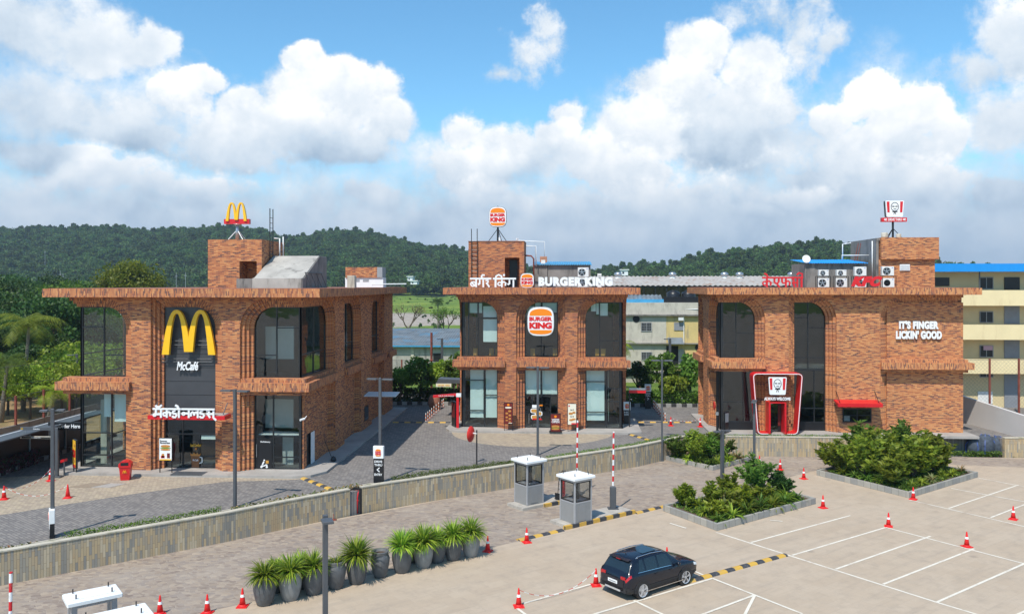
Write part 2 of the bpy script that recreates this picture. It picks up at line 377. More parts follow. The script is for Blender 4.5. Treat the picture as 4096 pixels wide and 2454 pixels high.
def clumps(r, n, rx, ry, rz, z0, k, cs, flat=.75):
    """n points in k clumps spread through an ellipsoid's shell"""
    d = r.normal(size=(k, 3)); d /= np.linalg.norm(d, axis=1, keepdims=True)
    d[:, 2] = np.where(d[:, 2] < -.45, -d[:, 2] * .6, d[:, 2])
    rad = .55 + .45 * r.random((k, 1)) ** .5
    K = d * rad * np.array([rx, ry, rz]) + np.array([0, 0, z0])
    w_ = .5 + r.random(k); idx = r.choice(k, n, p=w_ / w_.sum())
    q = r.normal(size=(n, 3)); q /= np.linalg.norm(q, axis=1, keepdims=True)
    q = q * (r.random((n, 1)) ** .4) * cs * (w_[idx][:, None]) * np.array([1, 1, flat])
    return K[idx] + q, K
def tree(name, label, loc, h, w_, m, n=2600, k=26, leaf=.28, seed=1, cat='tree', group=None, trunk_h=None, trunk_r=None, crown_z=.62, crown_h=.38, link=True):
    t = thing(name, label, cat, loc, 0, group); r = np.random.default_rng(seed); rr = random.Random(seed)
    C, K = clumps(r, n, w_ * .42, w_ * .42, h * crown_h, h * crown_z, k, w_ * .17)
    leaf_obj('crown', C, leaf, m, t, .65, .3, seed)
    mb = MB(); tr = trunk_r or h * .022; th = trunk_h or h * .5
    mb.tube([(0, 0, -.3), (w_ * .01, 0, th * .4), (w_ * .02, w_ * .01, th)], [tr * 1.3, tr, tr * .8], 7)
    for q in K[:9]:
        mb.tube([(w_ * .015, 0, th * rr.uniform(.6, .95)), (q[0] * .5, q[1] * .5, (th + q[2]) * .5), tuple(q)], [tr * .55, tr * .35, tr * .12], 5)
    mb.build('trunk', M_BARK, t, smooth=True)
    return t
# ------------------------------------------------------------------ ground, terrace, roads
ANG = math.radians(40.3)                   # the direction of the driveway, the bays and the long stone wall
def poly_sheet(name, pts, z, m, uvrot=0.0):
    me = bpy.data.meshes.new(name); me.from_pydata([(p[0], p[1], z) for p in pts], [], [list(range(len(pts)))])
    me.materials.append(m); ul = me.uv_layers.new(name='UVMap').data
    for p in me.polygons:
        for li in p.loop_indices:
            c = me.vertices[me.loops[li].vertex_index].co; ul[li].uv = (c.x, c.y)
    o = bpy.data.objects.new(name, me); COL.objects.link(o); return structure(o)
M_PARK0 = brick_mat('car_park_slabs', [(.47, .385, .295), (.50, .41, .315), (.49, .40, .305), (.465, .385, .30)], (.405, .33, .255), 1.2, .6, .010, .75, .5, -ANG, (.35, (.55, .47, .375), .5), .12, coord='Object')
def park_mat():
    m, n, b = new_mat('car_park_slabs'); tcn = n.n.new('ShaderNodeTexCoord'); O = tcn.outputs['Object']
    mp = n.n.new('ShaderNodeMapping'); mp.inputs['Rotation'].default_value = (0, 0, -ANG); n.put(mp.inputs[0], n.vm('ADD', O, n.vm('MULTIPLY', n.noise(O, .8, 3, .6, out=1), (.05, .05, 0))))
    t = n.n.new('ShaderNodeTexBrick'); n.put(t.inputs['Vector'], mp.outputs[0]); t.offset = .37; t.inputs['Scale'].default_value = 1; t.inputs['Brick Width'].default_value = .95; t.inputs['Row Height'].default_value = .6; t.inputs['Mortar Size'].default_value = .012; t.inputs['Mortar Smooth'].default_value = .5
    t.inputs['Color1'].default_value = (0, 0, 0, 1); t.inputs['Color2'].default_value = (1, 1, 1, 1)
    c = n.ramp(t.outputs['Color'], [(0, (.43, .335, .245)), (.5, (.445, .348, .255)), (1, (.46, .363, .268))])
    c = n.mix(n.m('MULTIPLY', n.step(n.noise(O, .22, 8, .68), .38, .66), .6), c, (.49, .395, .30))
    c = n.mix(n.m('MULTIPLY', n.step(n.noise(mp.outputs[0], 1.3, 8, .75), .44, .72), .55), c, (.335, .27, .21))
    st = n.noise(n.vm('MULTIPLY', mp.outputs[0], (.16, 1.6, 1)), 1.0, 6, .65)         # faint tyre and water streaks along the lanes
    c = n.mix(n.m('MULTIPLY', n.step(st, .50, .72), .34), c, (.29, .24, .195))
    sp = n.n.new('ShaderNodeTexVoronoi'); n.put(sp.inputs['Vector'], O); sp.inputs['Scale'].default_value = .55
    c = n.mix(n.m('MULTIPLY', n.step(sp.outputs['Distance'], .16, .03), n.m('MULTIPLY', n.step(n.sep(sp.outputs['Color'])[0], .55, .6), .5)), c, (.22, .18, .15))
    ed = n.m('MULTIPLY', t.outputs['Fac'], n.m('MULTIPLY', n.noise(O, .5, 4, .6), .7))
    c = n.mix(ed, c, (.36, .29, .225))
    n.put(b.inputs['Base Color'], c); b.inputs['Roughness'].default_value = .72; b.inputs['Specular IOR Level'].default_value = .25
    bn = n.n.new('ShaderNodeBump'); bn.inputs['Strength'].default_value = .25; bn.inputs['Distance'].default_value = .015; n.put(bn.inputs['Height'], n.m('SUBTRACT', n.noise(O, 14, 6, .7), t.outputs['Fac'])); n.put(b.inputs['Normal'], bn.outputs[0]); return m
M_PARK = park_mat()
def crazy_mat():
    m, n, b = new_mat('driveway_setts'); tcn = m.node_tree.nodes.new('ShaderNodeTexCoord')
    mp = m.node_tree.nodes.new('ShaderNodeMapping'); mp.inputs['Rotation'].default_value = (0, 0, -ANG); mp.inputs['Scale'].default_value = (1.0, 1.5, 1)
    v0 = n.vm('ADD', tcn.outputs['Object'], n.vm('MULTIPLY', n.noise(tcn.outputs['Object'], 2.2, 3, .6, out=1), (.22, .22, 0)))
    n.put(mp.inputs[0], v0)
    vo = n.n.new('ShaderNodeTexVoronoi'); vo.feature = 'F1'; n.put(vo.inputs['Vector'], mp.outputs[0]); vo.inputs['Scale'].default_value = 3.5; vo.inputs['Randomness'].default_value = .75
    ve = n.n.new('ShaderNodeTexVoronoi'); ve.feature = 'DISTANCE_TO_EDGE'; n.put(ve.inputs['Vector'], mp.outputs[0]); ve.inputs['Scale'].default_value = 3.5; ve.inputs['Randomness'].default_value = .75
    rnd = n.sep(vo.outputs['Color'])[0]
    c = n.ramp(rnd, [(0, (.215, .165, .135)), (.25, (.275, .215, .17)), (.5, (.34, .265, .20)), (.7, (.245, .20, .172)), (1, (.385, .305, .23))])
    f = n.noise(tcn.outputs['Object'], .35, 6, .6)
    c = n.mix(n.m('MULTIPLY', n.step(f, .42, .72), .5), c, (.38, .32, .265))
    c = n.mix(n.m('MULTIPLY', n.step(ve.outputs['Distance'], .05, .015), .45), c, (.38, .32, .26))
    n.put(b.inputs['Base Color'], c); b.inputs['Roughness'].default_value = .8; b.inputs['Specular IOR Level'].default_value = .25
    bn = n.n.new('ShaderNodeBump'); bn.inputs['Strength'].default_value = .3; bn.inputs['Distance'].default_value = .02
    n.put(bn.inputs['Height'], n.m('ADD', n.step(ve.outputs['Distance'], 0, .06), n.noise(tcn.outputs['Object'], 18, 4, .6))); n.put(b.inputs['Normal'], bn.outputs[0])
    return m
M_DRIVE = crazy_mat()
M_ROAD = brick_mat('road_pavers', [(.205, .186, .172), (.24, .218, .20), (.18, .164, .154), (.26, .235, .212)], (.11, .10, .094), .30, .16, .014, .8, .5, .62, (.22, (.27, .25, .235), .45), .4, coord='Object')
M_BEIGE = brick_mat('beige_pavers', [(.40, .325, .235), (.46, .375, .265), (.35, .285, .215), (.43, .35, .26)], (.235, .19, .145), .30, .16, .014, .8, .5, .35, (.3, (.34, .29, .24), .4), .4, coord='Object')
M_PLINTH = mat('plinth_stone', (.37, .34, .31), .7, .12, .7, bump=.1, stain=(.8, (.28, .255, .23)))
M_KERB = brick_mat('kerb_stone', [(.36, .34, .30), (.30, .29, .27), (.40, .37, .32)], (.18, .17, .15), .5, .5, .014, .8, 0, 0, (1.5, (.24, .23, .20), .4), .3)
def striped(name, c1, c2, seg, horiz=False):
    m, n, b = new_mat(name); tcn = n.n.new('ShaderNodeTexCoord'); u = n.sep(tcn.outputs['UV'])[1 if horiz else 0]
    f = n.m('GREATER_THAN', n.m('FRACT', n.m('MULTIPLY', u, .5 / seg)), .5)
    w0 = n.step(n.noise(tcn.outputs['Object'], 6, 6, .7), .50, .66)
    c = n.mix(f, c1, c2); c = n.mix(n.m('MULTIPLY', w0, .45), c, (.24, .22, .20))
    n.put(b.inputs['Base Color'], c); b.inputs['Roughness'].default_value = .7; return m
M_BUMP = striped('yellow_black_bump', (.58, .34, .05), (.045, .045, .05), .5)
M_KERBBW = striped('black_white_kerb', (.30, .30, .29), (.028, .028, .03), .5)
M_POLE = striped('red_white_pole', (.80, .80, .80), (.60, .015, .02), .31, True)
M_POST = striped('orange_white_post', (.75, .72, .68), (.65, .16, .05), .16, True)

# car park: one sheet reaching well round and behind the camera
poly_sheet('car_park', [(-300, -250), (300, -250), (300, 64.2), (9.4, 64.2), (-24.5, 34.8), (-60, 2.6), (-300, 2.6)], 0.0, M_PARK)
q = [G(*p) for p in ((900, 2428), (2000, 2180), (2670, 2020))]
poly_sheet('driveway', [(-45, 7.6), q[0], q[1], (2.12, 45.61), (8.4, 50.9), (12.6, 54.4), (16.9, 58.2), (21.5, 62.2), (40, 60.0), (60, 62), (60, 64.0), (9.5, 64.0), (-24.3, 34.75), (-50, 12)], .004, M_DRIVE)
# white bay lines
M_LINE = mat('line_paint', (.70, .64, .54), .7, .10, 3, stain=(1.1, (.48, .39, .30)))
lines = [((3004 - 140, 2127), (3747, 2407)), ((3747, 2407), (3990, 2480)), ((3004, 2168), (3402, 2060)), ((3169, 2219), (3543, 2108)), ((3342, 2275), (3722, 2143)), ((3533, 2335), (3897, 2193)), ((3747, 2407), (4240, 2190)),
         ((3543, 2108), (4200, 2280)), ((3637, 1998), (4120, 2110)), ((3795, 2032), (4075, 1938)), ((3962, 2069), (4260, 1955)), ((3912, 1910), (4120, 1950)), ((3805, 1952), (4120, 2010)),
         ((2095, 2412), (2365, 2335)), ((2360, 2460), (2850, 2312)), ((2850, 2312), (3210, 2454)), ((2535, 2400), (2680, 2470)), ((2060, 2425), (2120, 2470)), ((2800, 2460), (3020, 2378)), ((2770, 2280), (2820, 2302)),
         ((2960, 2455 + 40), (3020, 2378)), ((4040, 2470), (4200, 2400)), ((2680, 2092), (2745, 2112)), ((3080, 2080), (3130, 2084))]
lb = MB()
for a, b in lines:
    A = Vector(G(*a)); B = Vector(G(*b)); d = (B - A).normalized(); nn = Vector((-d.y, d.x)) * .06
    lb.face([(*(A - nn), .009), (*(B - nn), .009), (*(B + nn), .009), (*(A + nn), .009)])
    lb.v = lb.v
# lines that meet get a hair of height each so that no two sheets share a plane
for i, f in enumerate(lb.f):
    for k in f: lb.v[k] = (lb.v[k][0], lb.v[k][1], .007 + .0006 * i)
structure(lb.build('bay_marking', M_LINE))
# terrace body
TER = [(9.5, 63.62), (9.0, 63.15), (5.42, 59.5), (-3.89, 52.2), (-10.5, 47.35), (-17.0, 40.9), (-24.2, 34.4), (-60, 2.8), (-300, 2.8), (-300, 88), (300, 88), (300, 67), (33.6, 64.7), (33.2, 65.9), (28.0, 65.7), (27.7, 63.7)]
tb = MB(); tb.prism(TER, 'z', -.5, TZ)
structure(tb.build('road', M_ROAD))
def patch(name, pts, z, m): return poly_sheet(name, pts, z, m)
bp = [(-60, 40), (-35.3, 50.0), (-34.6, 48.0), (-31.4, 48.9), (-30.2, 50.5), (-16, 50.4), (-15.4, 49.2), (-15.9, 48.7), (-19.97, 47.95), (-23.66, 45.07), (-26.06, 42.79), (-28.48, 40.29), (-32, 37.6), (-40, 34)]
patch('paved_forecourt', bp, TZ + .004, M_BEIGE)
ov = []
for a in range(0, 40):
    th = math.pi + math.pi * a / 39; ov.append((-2.3 + 6.4 * math.cos(th), 65.7 + 6.2 * math.sin(th) * (1 - .15 * max(0, math.cos(th)))))
ov += [(5.3, 66.4), (-8.4, 66.8)]
patch('paved_forecourt', ov, TZ + .004, M_BEIGE)

def kerb(name, pts, w_, h, z, m, seg=True, closed=False):
    """a kerb of square section with mitred corners; u runs along it"""
    b = MB(); P = [Vector(p) for p in pts]; n = len(P)
    offs = []
    for i in range(n):
        a = P[i - 1] if (i or closed) else None; c = P[(i + 1) % n] if (i < n - 1 or closed) else None
        d1 = (P[i] - a).normalized() if a is not None else None; d2 = (c - P[i]).normalized() if c is not None else None
        if d1 is None: d1 = d2
        if d2 is None: d2 = d1
        n1 = Vector((-d1.y, d1.x)); n2 = Vector((-d2.y, d2.x)); k = (n1 + n2).normalized()
        offs.append(k * (w_ / max(.4, k.dot(n1))))
    s = 0; R = range(n if closed else n - 1)
    for i in R:
        j = (i + 1) % n; L = (P[j] - P[i]).length; a, c = P[i], P[j]; ao, co = P[i] + offs[i], P[j] + offs[j]
        b.face([(*a, z), (*c, z), (*c, z + h), (*a, z + h)], 0, [(s, 0), (s + L, 0), (s + L, h), (s, h)])
        b.face([(*ao, z), (*co, z), (*co, z + h), (*ao, z + h)], 0, [(s, 0), (s + L, 0), (s + L, h), (s, h)])
        b.face([(*a, z + h), (*c, z + h), (*co, z + h), (*ao, z + h)], 0, [(s, h), (s + L, h), (s + L, h + w_), (s, h + w_)])
        if not closed and i == 0: b.face([(*a, z), (*a, z + h), (*ao, z + h), (*ao, z)])
        if not closed and i == n - 2: b.face([(*c, z), (*c, z + h), (*co, z + h), (*co, z)])
        s += L
    return b.build(name, m)

# ---- long slate-clad retaining wall, its coping and the planted channel behind it
M_SLATE = brick_mat('slate_strips', [(.47, .36, .22), (.38, .315, .23), (.50, .375, .22), (.30, .275, .235), (.44, .335, .21), (.54, .44, .30), (.39, .325, .24), (.47, .34, .20), (.27, .25, .215)], (.18, .145, .105), .62, .115, .005, .8, .37, 0, (.5, (.40, .345, .25), .5), .6)
M_COPE = mat('coping_stone', (.50, .45, .36), .75, .12, 1.2, bump=.2, stain=(1.4, (.28, .27, .17)))
WL = [(-60, 2.75), (-24.16, 34.3), (-16.95, 40.75), (-14.83, 43.0), (-11.9, 45.9)]
WR = [(-11.35, 46.4), (-10.49, 47.15), (-3.89, 52.15), (5.42, 59.4), (8.8, 62.9), (9.5, 63.55), (27.8, 63.6)]
WE = [(33.3, 64.2), (60, 66)]
def slate_wall(name, pts, label, ztop=1.5):
    t = thing(name, label, 'wall', (pts[0][0], pts[0][1], 0))
    o0 = Vector((pts[0][0], pts[0][1])); P = [Vector(p) - o0 for p in pts]
    s = 0; b = MB(); w_ = .3
    offs = []
    for i in range(len(P)):
        d1 = (P[i] - P[i - 1]).normalized() if i else (P[1] - P[0]).normalized()
        d2 = (P[i + 1] - P[i]).normalized() if i < len(P) - 1 else d1
        k = (Vector((-d1.y, d1.x)) + Vector((-d2.y, d2.x))).normalized(); offs.append(k)
    for i in range(len(P) - 1):
        L = (P[i + 1] - P[i]).length; a, c = P[i], P[i + 1]; ao, co = a + offs[i] * w_, c + offs[i + 1] * w_
        z0, z1 = -.1, ztop - .06
        b.face([(*a, z0), (*c, z0), (*c, z1), (*a, z1)], 0, [(z0, s), (z0, s + L), (z1, s + L), (z1, s)])
        b.face([(*ao, z0), (*co, z0), (*co, z1), (*ao, z1)], 0, [(z0, s), (z0, s + L), (z1, s + L), (z1, s)])
        if i == 0: b.face([(*a, z0), (*ao, z0), (*ao, z1), (*a, z1)])
        if i == len(P) - 2: b.face([(*c, z0), (*co, z0), (*co, z1), (*c, z1)])
        s += L
    b.build('cladding', M_SLATE, t)
    c = MB(); e = .03
    for i in range(len(P) - 1):
        A = [P[i] - offs[i] * e, P[i + 1] - offs[i + 1] * e, P[i + 1] + offs[i + 1] * (w_ + e), P[i] + offs[i] * (w_ + e)]
        c.prism([tuple(q) for q in A], 'z', ztop - .06, ztop, caps=True)
    c.build('coping', M_COPE, t)
    return t
slate_wall('retaining_wall', WL, 'long slate clad retaining wall left of the red pipe gap, below the left restaurant')
slate_wall('retaining_wall', WR, 'slate clad retaining wall right of the red pipe gap, running on to the planters')
slate_wall('retaining_wall', WE, 'short end of slate clad wall at the far right below the white ramp wall')
def offset_line(pts, d):
    P = [Vector(p) for p in pts]; out = []
    for i in range(len(P)):
        d1 = (P[i] - P[i - 1]).normalized() if i else (P[1] - P[0]).normalized()
        d2 = (P[i + 1] - P[i]).normalized() if i < len(P) - 1 else d1
        k = (Vector((-d1.y, d1.x)) + Vector((-d2.y, d2.x))).normalized(); out.append(tuple(P[i] + k * d))
    return out
allw = WL + WR
chan = offset_line(allw, .34); back = offset_line(allw, .78)
sb = MB()
for i in range(len(allw) - 1):
    sb.face([(*chan[i], TZ + .02), (*chan[i + 1], TZ + .02), (*back[i + 1], TZ + .02), (*back[i], TZ + .02)])
structure(sb.build('soil', M_SOIL))
o = kerb('channel_kerb', back, .1, .1, TZ, M_COPE); tag(o, 'pale low kerb edging the narrow planted channel behind the slate wall', 'kerb')

def along(pts, s0, s1, step):
    """points along a polyline between fractions of its x extent"""
    P = [Vector(p) for p in pts]; out = []
    for i in range(len(P) - 1):
        L = (P[i + 1] - P[i]).length; k = int(L / step)
        for j in range(k):
            q = P[i].lerp(P[i + 1], j / max(1, k))
            if s0 <= q.x <= s1: out.append(q)
    return out
mid = offset_line(allw, .56)
def hedge(x0, x1, label, dens=60, h=.28, m=L_HEDGE, size=.075, seed=3, wd=.2):
    r = np.random.default_rng(seed); pts = []
    for q in along(mid, x0, x1, .1):
        k = max(1, int(dens * .1 * 6)); hh = h * (.7 + .5 * r.random())
        p = np.stack([q.x + r.normal(size=k) * wd * .55, q.y + r.normal(size=k) * wd * .55, TZ + .03 + hh * r.random(k) ** .7], 1); pts.append(p)
    o = leaf_obj('hedge', np.concatenate(pts), size, m, None, .6, .4, seed); return tag(o, label, 'hedge', kind='stuff')
hedge(-22.6, -17.4, 'low clipped flowering hedge on the slate wall between the two left lamps', 70, .34, seed=5)
hedge(-10.0, -2.0, 'low green hedge on the slate wall behind the mirror post', 80, .36, seed=6)
hedge(-1.0, 9.0, 'thin hedge on the slate wall right of the toll booths', 45, .26, seed=7)
hedge(9.4, 27.5, 'low grassy planting along the slate wall before the right restaurant', 35, .24, seed=8)
hedge(-17.0, -11.6, 'sparse dry grass in the channel on the slate wall', 9, .22, L_DRY, .16, seed=9)
hedge(-40, -23.6, 'dry weeds in the wall channel at the far left', 8, .2, L_DRY, .16, seed=10)
# red pipe in the gap
t = thing('fire_pipe', 'red pipes in the narrow dark gap of the slate wall', 'pipe', (-11.62, 46.35, 0))
b = MB(); b.box(-.27, .02, -.05, .27, .3, 1.42); b.build('recess', M_BLACK, t)
b = MB()
for dx in (-.06, .05): b.tube([(dx, -.08, .02), (dx, -.08, .9), (dx + .03, -.06, 1.15), (dx + .02, .03, 1.3)], .035, 7)
b.tube([(-.12, -.08, .75), (.12, -.08, .75)], .03, 6)
b.build('pipe', M_RED, t, smooth=True)

# ------------------------------------------------------------------ brick restaurants
REC = .75; SREC = .5; NR = 3; WA = .215; WS = .19; WV = .2; ZT = 10.93; ZTOP = 10.3; RAD = 1.33; ZB = .15
def vk(rec, j): return rec * (1 - (j + 1) / (NR + 1))
def prof(op, j):
    """outline j of an opening, from the foot of its arched side over the head to the other side"""
    u0, u1 = op['u']; o = j * WA; zb = ZB; pts = []
    arch = op.get('arch', 'R'); sgn = 1 if arch == 'R' else -1; ua = u1 if arch == 'R' else u0; ub = u0 if arch == 'R' else u1
    zs = ZTOP - RAD
    pts.append((ua + sgn * o, zb)); pts.append((ua + sgn * o, zs))
    for k in range(1, 11):
        a = math.pi / 2 * k / 10; pts.append((ua - sgn * RAD + sgn * (RAD + o) * math.cos(a), zs + (RAD + j * WV) * math.sin(a)))
    if op.get('corner') is not None:
        e = op['corner'][min(j, len(op['corner']) - 1)]; pts.append((e, ZTOP + j * WV))
    else:
        pts.append((ub - sgn * j * WS, ZTOP + j * WV)); pts.append((ub - sgn * j * WS, zb))
    return pts
def facade(mb, T, U0, U1, ops, rec, other_rec=None, end='', zwall=ZT):
    """brick skin of one side: piers, spandrels and the stepped rings round each opening. T maps (u, v, z) to x, y, z"""
    def F(pts, uv=None): mb.face([T(*p) for p in pts], 0, uv)
    def slab(poly, v0, v1):
        n = len(poly)
        F([(u, v0, z) for u, z in poly], [(u, z) for u, z in poly]); F([(u, v1, z) for u, z in poly], [(u, z) for u, z in poly])
        for i in range(n):
            j = (i + 1) % n; (a, b), (c, d) = poly[i], poly[j]; L = math.hypot(c - a, d - b)
            if abs(b - d) > abs(a - c): uv = [(v0, b), (v0, d), (v1, d), (v1, b)]
            else: uv = [(0, a), (0, c), (v1 - v0, c), (v1 - v0, a)]
            F([(a, v0, b), (c, v0, d), (c, v1, d), (a, v1, b)], uv)
    edges = []
    for op in ops:
        P = prof(op, NR); us = [p[0] for p in P]; lo, hi = min(us), max(us)
        if op.get('corner') is not None:
            if op['arch'] == 'R': lo = U0 if end == 'in' else lo
            else: hi = U1 if end == 'in' else hi
        edges.append((lo, hi)); op['outer'] = (lo, hi)
        # the wall above the head
        slab(P[1:(None if op.get('corner') is not None else -1)] + [(P[-1][0], zwall), (P[0][0], zwall)], 0, rec)
        # the rings
        for j in range(NR):
            A = prof(op, j); B = prof(op, j + 1); v = vk(rec, j); s = 0
            if op.get('corner') is not None: e = op['corner'][j]; A[-1] = (e, A[-1][1]); B[-1] = (e, B[-1][1])
            n = len(A)
            for i in range(n - 1):
                L = (math.hypot(A[i + 1][0] - A[i][0], A[i + 1][1] - A[i][1]) + math.hypot(B[i + 1][0] - B[i][0], B[i + 1][1] - B[i][1])) / 2
                F([(A[i][0], v, A[i][1]), (A[i + 1][0], v, A[i + 1][1]), (B[i + 1][0], v, B[i + 1][1]), (B[i][0], v, B[i][1])], [(.02, s), (.02, s + L), (.24, s + L), (.24, s)])
                corner_flat = op.get('corner') is not None and i == n - 2
                back_v = rec if (corner_flat or j == 0) else vk(rec, j - 1)
                F([(A[i][0], v, A[i][1]), (A[i + 1][0], v, A[i + 1][1]), (A[i + 1][0], back_v, A[i + 1][1]), (A[i][0], back_v, A[i][1])], [(0, s), (0, s + L), (back_v - v, s + L), (back_v - v, s)])
                s += L
            if op.get('corner') is not None:      # end cap of the corbel at the corner
                a, c = A[-1], B[-1]
                F([(c[0], v, a[1]), (c[0], v, c[1]), (c[0], rec, c[1]), (c[0], rec, a[1])])
    cur = U0
    spans = []
    for lo, hi in sorted(edges):
        if lo - cur > .02: spans.append((cur, lo))
        cur = max(cur, hi)
    if U1 - cur > .02: spans.append((cur, U1))
    for a, b in spans: slab([(a, ZB), (b, ZB), (b, zwall), (a, zwall)], 0, rec)
    return spans

def ledge(mb, T, a, b, rec, z0=4.85, ea=0, eb=0):
    """ledge between the storeys. ea / eb: how far it runs on past each end (round a corner)"""
    def bx(u0, v0, za, u1, v1, zb, sold):
        P = [(u0, v0), (u1, v0), (u1, v1), (u0, v1)]
        for i in range(4):
            j = (i + 1) % 4; p, q_ = P[i], P[j]; L0 = p[0] + p[1]; L1 = q_[0] + q_[1]
            uv = [(za, L0), (za, L1), (zb, L1), (zb, L0)] if sold else None
            mb.face([T(p[0], p[1], za), T(q_[0], q_[1], za), T(q_[0], q_[1], zb), T(p[0], p[1], zb)], 0, uv)
        mb.face([T(*p, za) for p in P], 0); mb.face([T(*p, zb) for p in P], 0)
    bx(a - max(0, ea - .3), .12, z0, b + max(0, eb - .3), rec + .1, z0 + .27, False)
    bx(a - ea, -.28, z0 + .271, b + eb, rec + .1, z0 + .79, True)
    bx(a - max(0, ea - .32), .06, z0 + .791, b + max(0, eb - .32), rec + .1, z0 + 1.03, True)

def window(parent, T, op, z0, z1, v, vert=(), hor=(), blinds=(), name='window', pane=True, arch=True, extra_bottom=None):
    """frame, pane and blinds of one glazed opening. vert: (frac[, z0, z1]); hor: (z, f0, f1); blinds: (f0, f1, z0, z1)"""
    u0, u1 = op['u']; W_ = u1 - u0; f = MB(); ft = .07
    def bar(ua, ub, za, zb, vv=0.0, th=.09):
        P = [T(ua, v - th / 2 + vv, za), T(ub, v - th / 2 + vv, za), T(ub, v + th / 2 + vv, za), T(ua, v + th / 2 + vv, za)]
        Q = [T(ua, v - th / 2 + vv, zb), T(ub, v - th / 2 + vv, zb), T(ub, v + th / 2 + vv, zb), T(ua, v + th / 2 + vv, zb)]
        for i in range(4):
            j = (i + 1) % 4; f.face([P[i], P[j], Q[j], Q[i]])
        f.face(P); f.face(Q)
    A = arch and z1 > 9
    bar(u0, u0 + ft, z0, z1 if not (A and op.get('arch') == 'L') else z1 - RAD); bar(u1 - ft, u1, z0, z1 if not (A and op.get('arch') == 'R') else z1 - RAD)
    bar(u0 + ft, u1 - ft, z0, z0 + ft, .002); bar(u0 + (RAD if A and op.get('arch') == 'L' else ft), u1 - (RAD if A and op.get('arch') == 'R' else ft), z1 - ft, z1, .002)
    for q_ in vert:
        fr, za, zb = (q_ + (None, None))[:3] if isinstance(q_, tuple) else (q_, None, None)
        bar(u0 + fr * W_ - .04, u0 + fr * W_ + .04, (za if za is not None else z0 + ft), (zb if zb is not None else z1 - ft), .004)
    for q_ in hor:
        z, fa, fb = q_ if isinstance(q_, tuple) else (q_, 0, 1)
        bar(u0 + fa * W_ + .03, u0 + fb * W_ - .03, z - .035, z + .035, -.003)
    o = f.build(name, M_FRAME, parent)
    if pane:
        p = MB()
        if A:
            zs = z1 - RAD; pts = [(u1, z0), (u1, z1), (u0, z1), (u0, z0)]
            if op['arch'] == 'R':
                pts = [(u1 - .01, z0), (u1 - .01, zs)] + [(u1 - .01 - RAD + RAD * math.cos(math.pi / 2 * k / 8), zs + RAD * math.sin(math.pi / 2 * k / 8)) for k in range(1, 9)] + [(u0 + .01, z1), (u0 + .01, z0)]
            else:
                pts = [(u0 + .01, z0), (u0 + .01, zs)] + [(u0 + .01 + RAD - RAD * math.cos(math.pi / 2 * k / 8), zs + RAD * math.sin(math.pi / 2 * k / 8)) for k in range(1, 9)] + [(u1 - .01, z1), (u1 - .01, z0)]
        else: pts = [(u0 + .01, z0 + .01), (u1 - .01, z0 + .01), (u1 - .01, z1 - .01), (u0 + .01, z1 - .01)]
        p.face([T(a, v + .012, z) for a, z in pts])
        p.build('pane', M_GLASS, o)
    for (fa, fb, za, zb) in blinds:
        s = MB(); a, c = u0 + fa * W_ + .05, u0 + fb * W_ - .05; k = 8; off = rng.uniform(.11, .14)
        for i in range(k):
            x0 = a + (c - a) * i / k; x1 = a + (c - a) * (i + 1) / k; w0 = .015 * math.sin(i * 1.3 + fa * 9); w1 = .015 * math.sin((i + 1) * 1.3 + fa * 9)
            s.face([T(x0, v + off + w0, za), T(x1, v + off + w1, za), T(x1, v + off + w1 * .6, zb), T(x0, v + off + w0 * .6, zb)])
        s.build('blind', M_BLIND, o, smooth=True)
    return o

def cornice(mb, x0, x1, y0, y1):
    z0, z1 = ZT, 11.45
    P = [(x0, y0), (x1, y0), (x1, y1), (x0, y1)]
    for i in range(4):
        j = (i + 1) % 4; (a, b), (c, d) = P[i], P[j]; L = abs(c - a) + abs(d - b)
        mb.face([(a, b, z0), (c, d, z0), (c, d, z1), (a, b, z1)], 0, [(z0, 0), (z0, L), (z1, L), (z1, 0)])
    mb.face([(*p, z0) for p in P]); mb.face([(*p, z1) for p in P])
    return mb
def house(name, label, x0, x1, ypier, depth, BM, front, left=None, right=None, ov=(.8, .8, .8), ledges=(), rear_open=False):
    """x0, x1: the side pier planes; the root stands at the middle of the front"""
    cx = (x0 + x1) / 2; root = thing(name, label, 'building', (cx, ypier, TZ))
    X0, X1 = x0 - cx, x1 - cx
    TF = lambda u, v, z: (u, v, z)
    TR = lambda u, v, z: (X1 - v, u, z)
    TL = lambda u, v, z: (X0 + v, u, z)
    wall = MB()
    facade(wall, TF, X0, X1, front, REC, end='in')
    if right is not None: facade(wall, TR, REC, depth, right, SREC, end='x')
    else: wall.box(X1 - SREC, REC, ZB, X1, depth, ZT)
    if left is not None: facade(wall, TL, REC, depth, left, SREC, end='x')
    else: wall.box(X0, REC, ZB, X0 + SREC, depth, ZT)
    wall.box(X0 + SREC, depth - .3, ZB, X1 - SREC, depth, ZT)
    wall.build('wall', BM, root)
    c = MB(); cornice(c, X0 - ov[0], X1 + ov[1], -ov[2], depth + .9); c.build('cornice', BM, root)
    r = MB(); r.box(X0 - ov[0] + .25, -ov[2] + .25, 11.45, X1 + ov[1] - .25, depth + .65, 11.475); r.build('roof', M_COPING, root)
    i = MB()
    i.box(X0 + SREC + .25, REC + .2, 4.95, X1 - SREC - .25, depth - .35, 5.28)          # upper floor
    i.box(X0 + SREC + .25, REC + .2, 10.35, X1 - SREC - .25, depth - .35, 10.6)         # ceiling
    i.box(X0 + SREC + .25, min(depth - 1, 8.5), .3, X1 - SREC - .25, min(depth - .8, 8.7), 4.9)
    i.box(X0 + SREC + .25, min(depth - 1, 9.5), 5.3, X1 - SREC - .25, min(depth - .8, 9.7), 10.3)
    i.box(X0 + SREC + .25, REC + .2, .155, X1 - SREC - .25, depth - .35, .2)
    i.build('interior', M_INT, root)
    return root, X0, X1, TF, TR, TL, cx
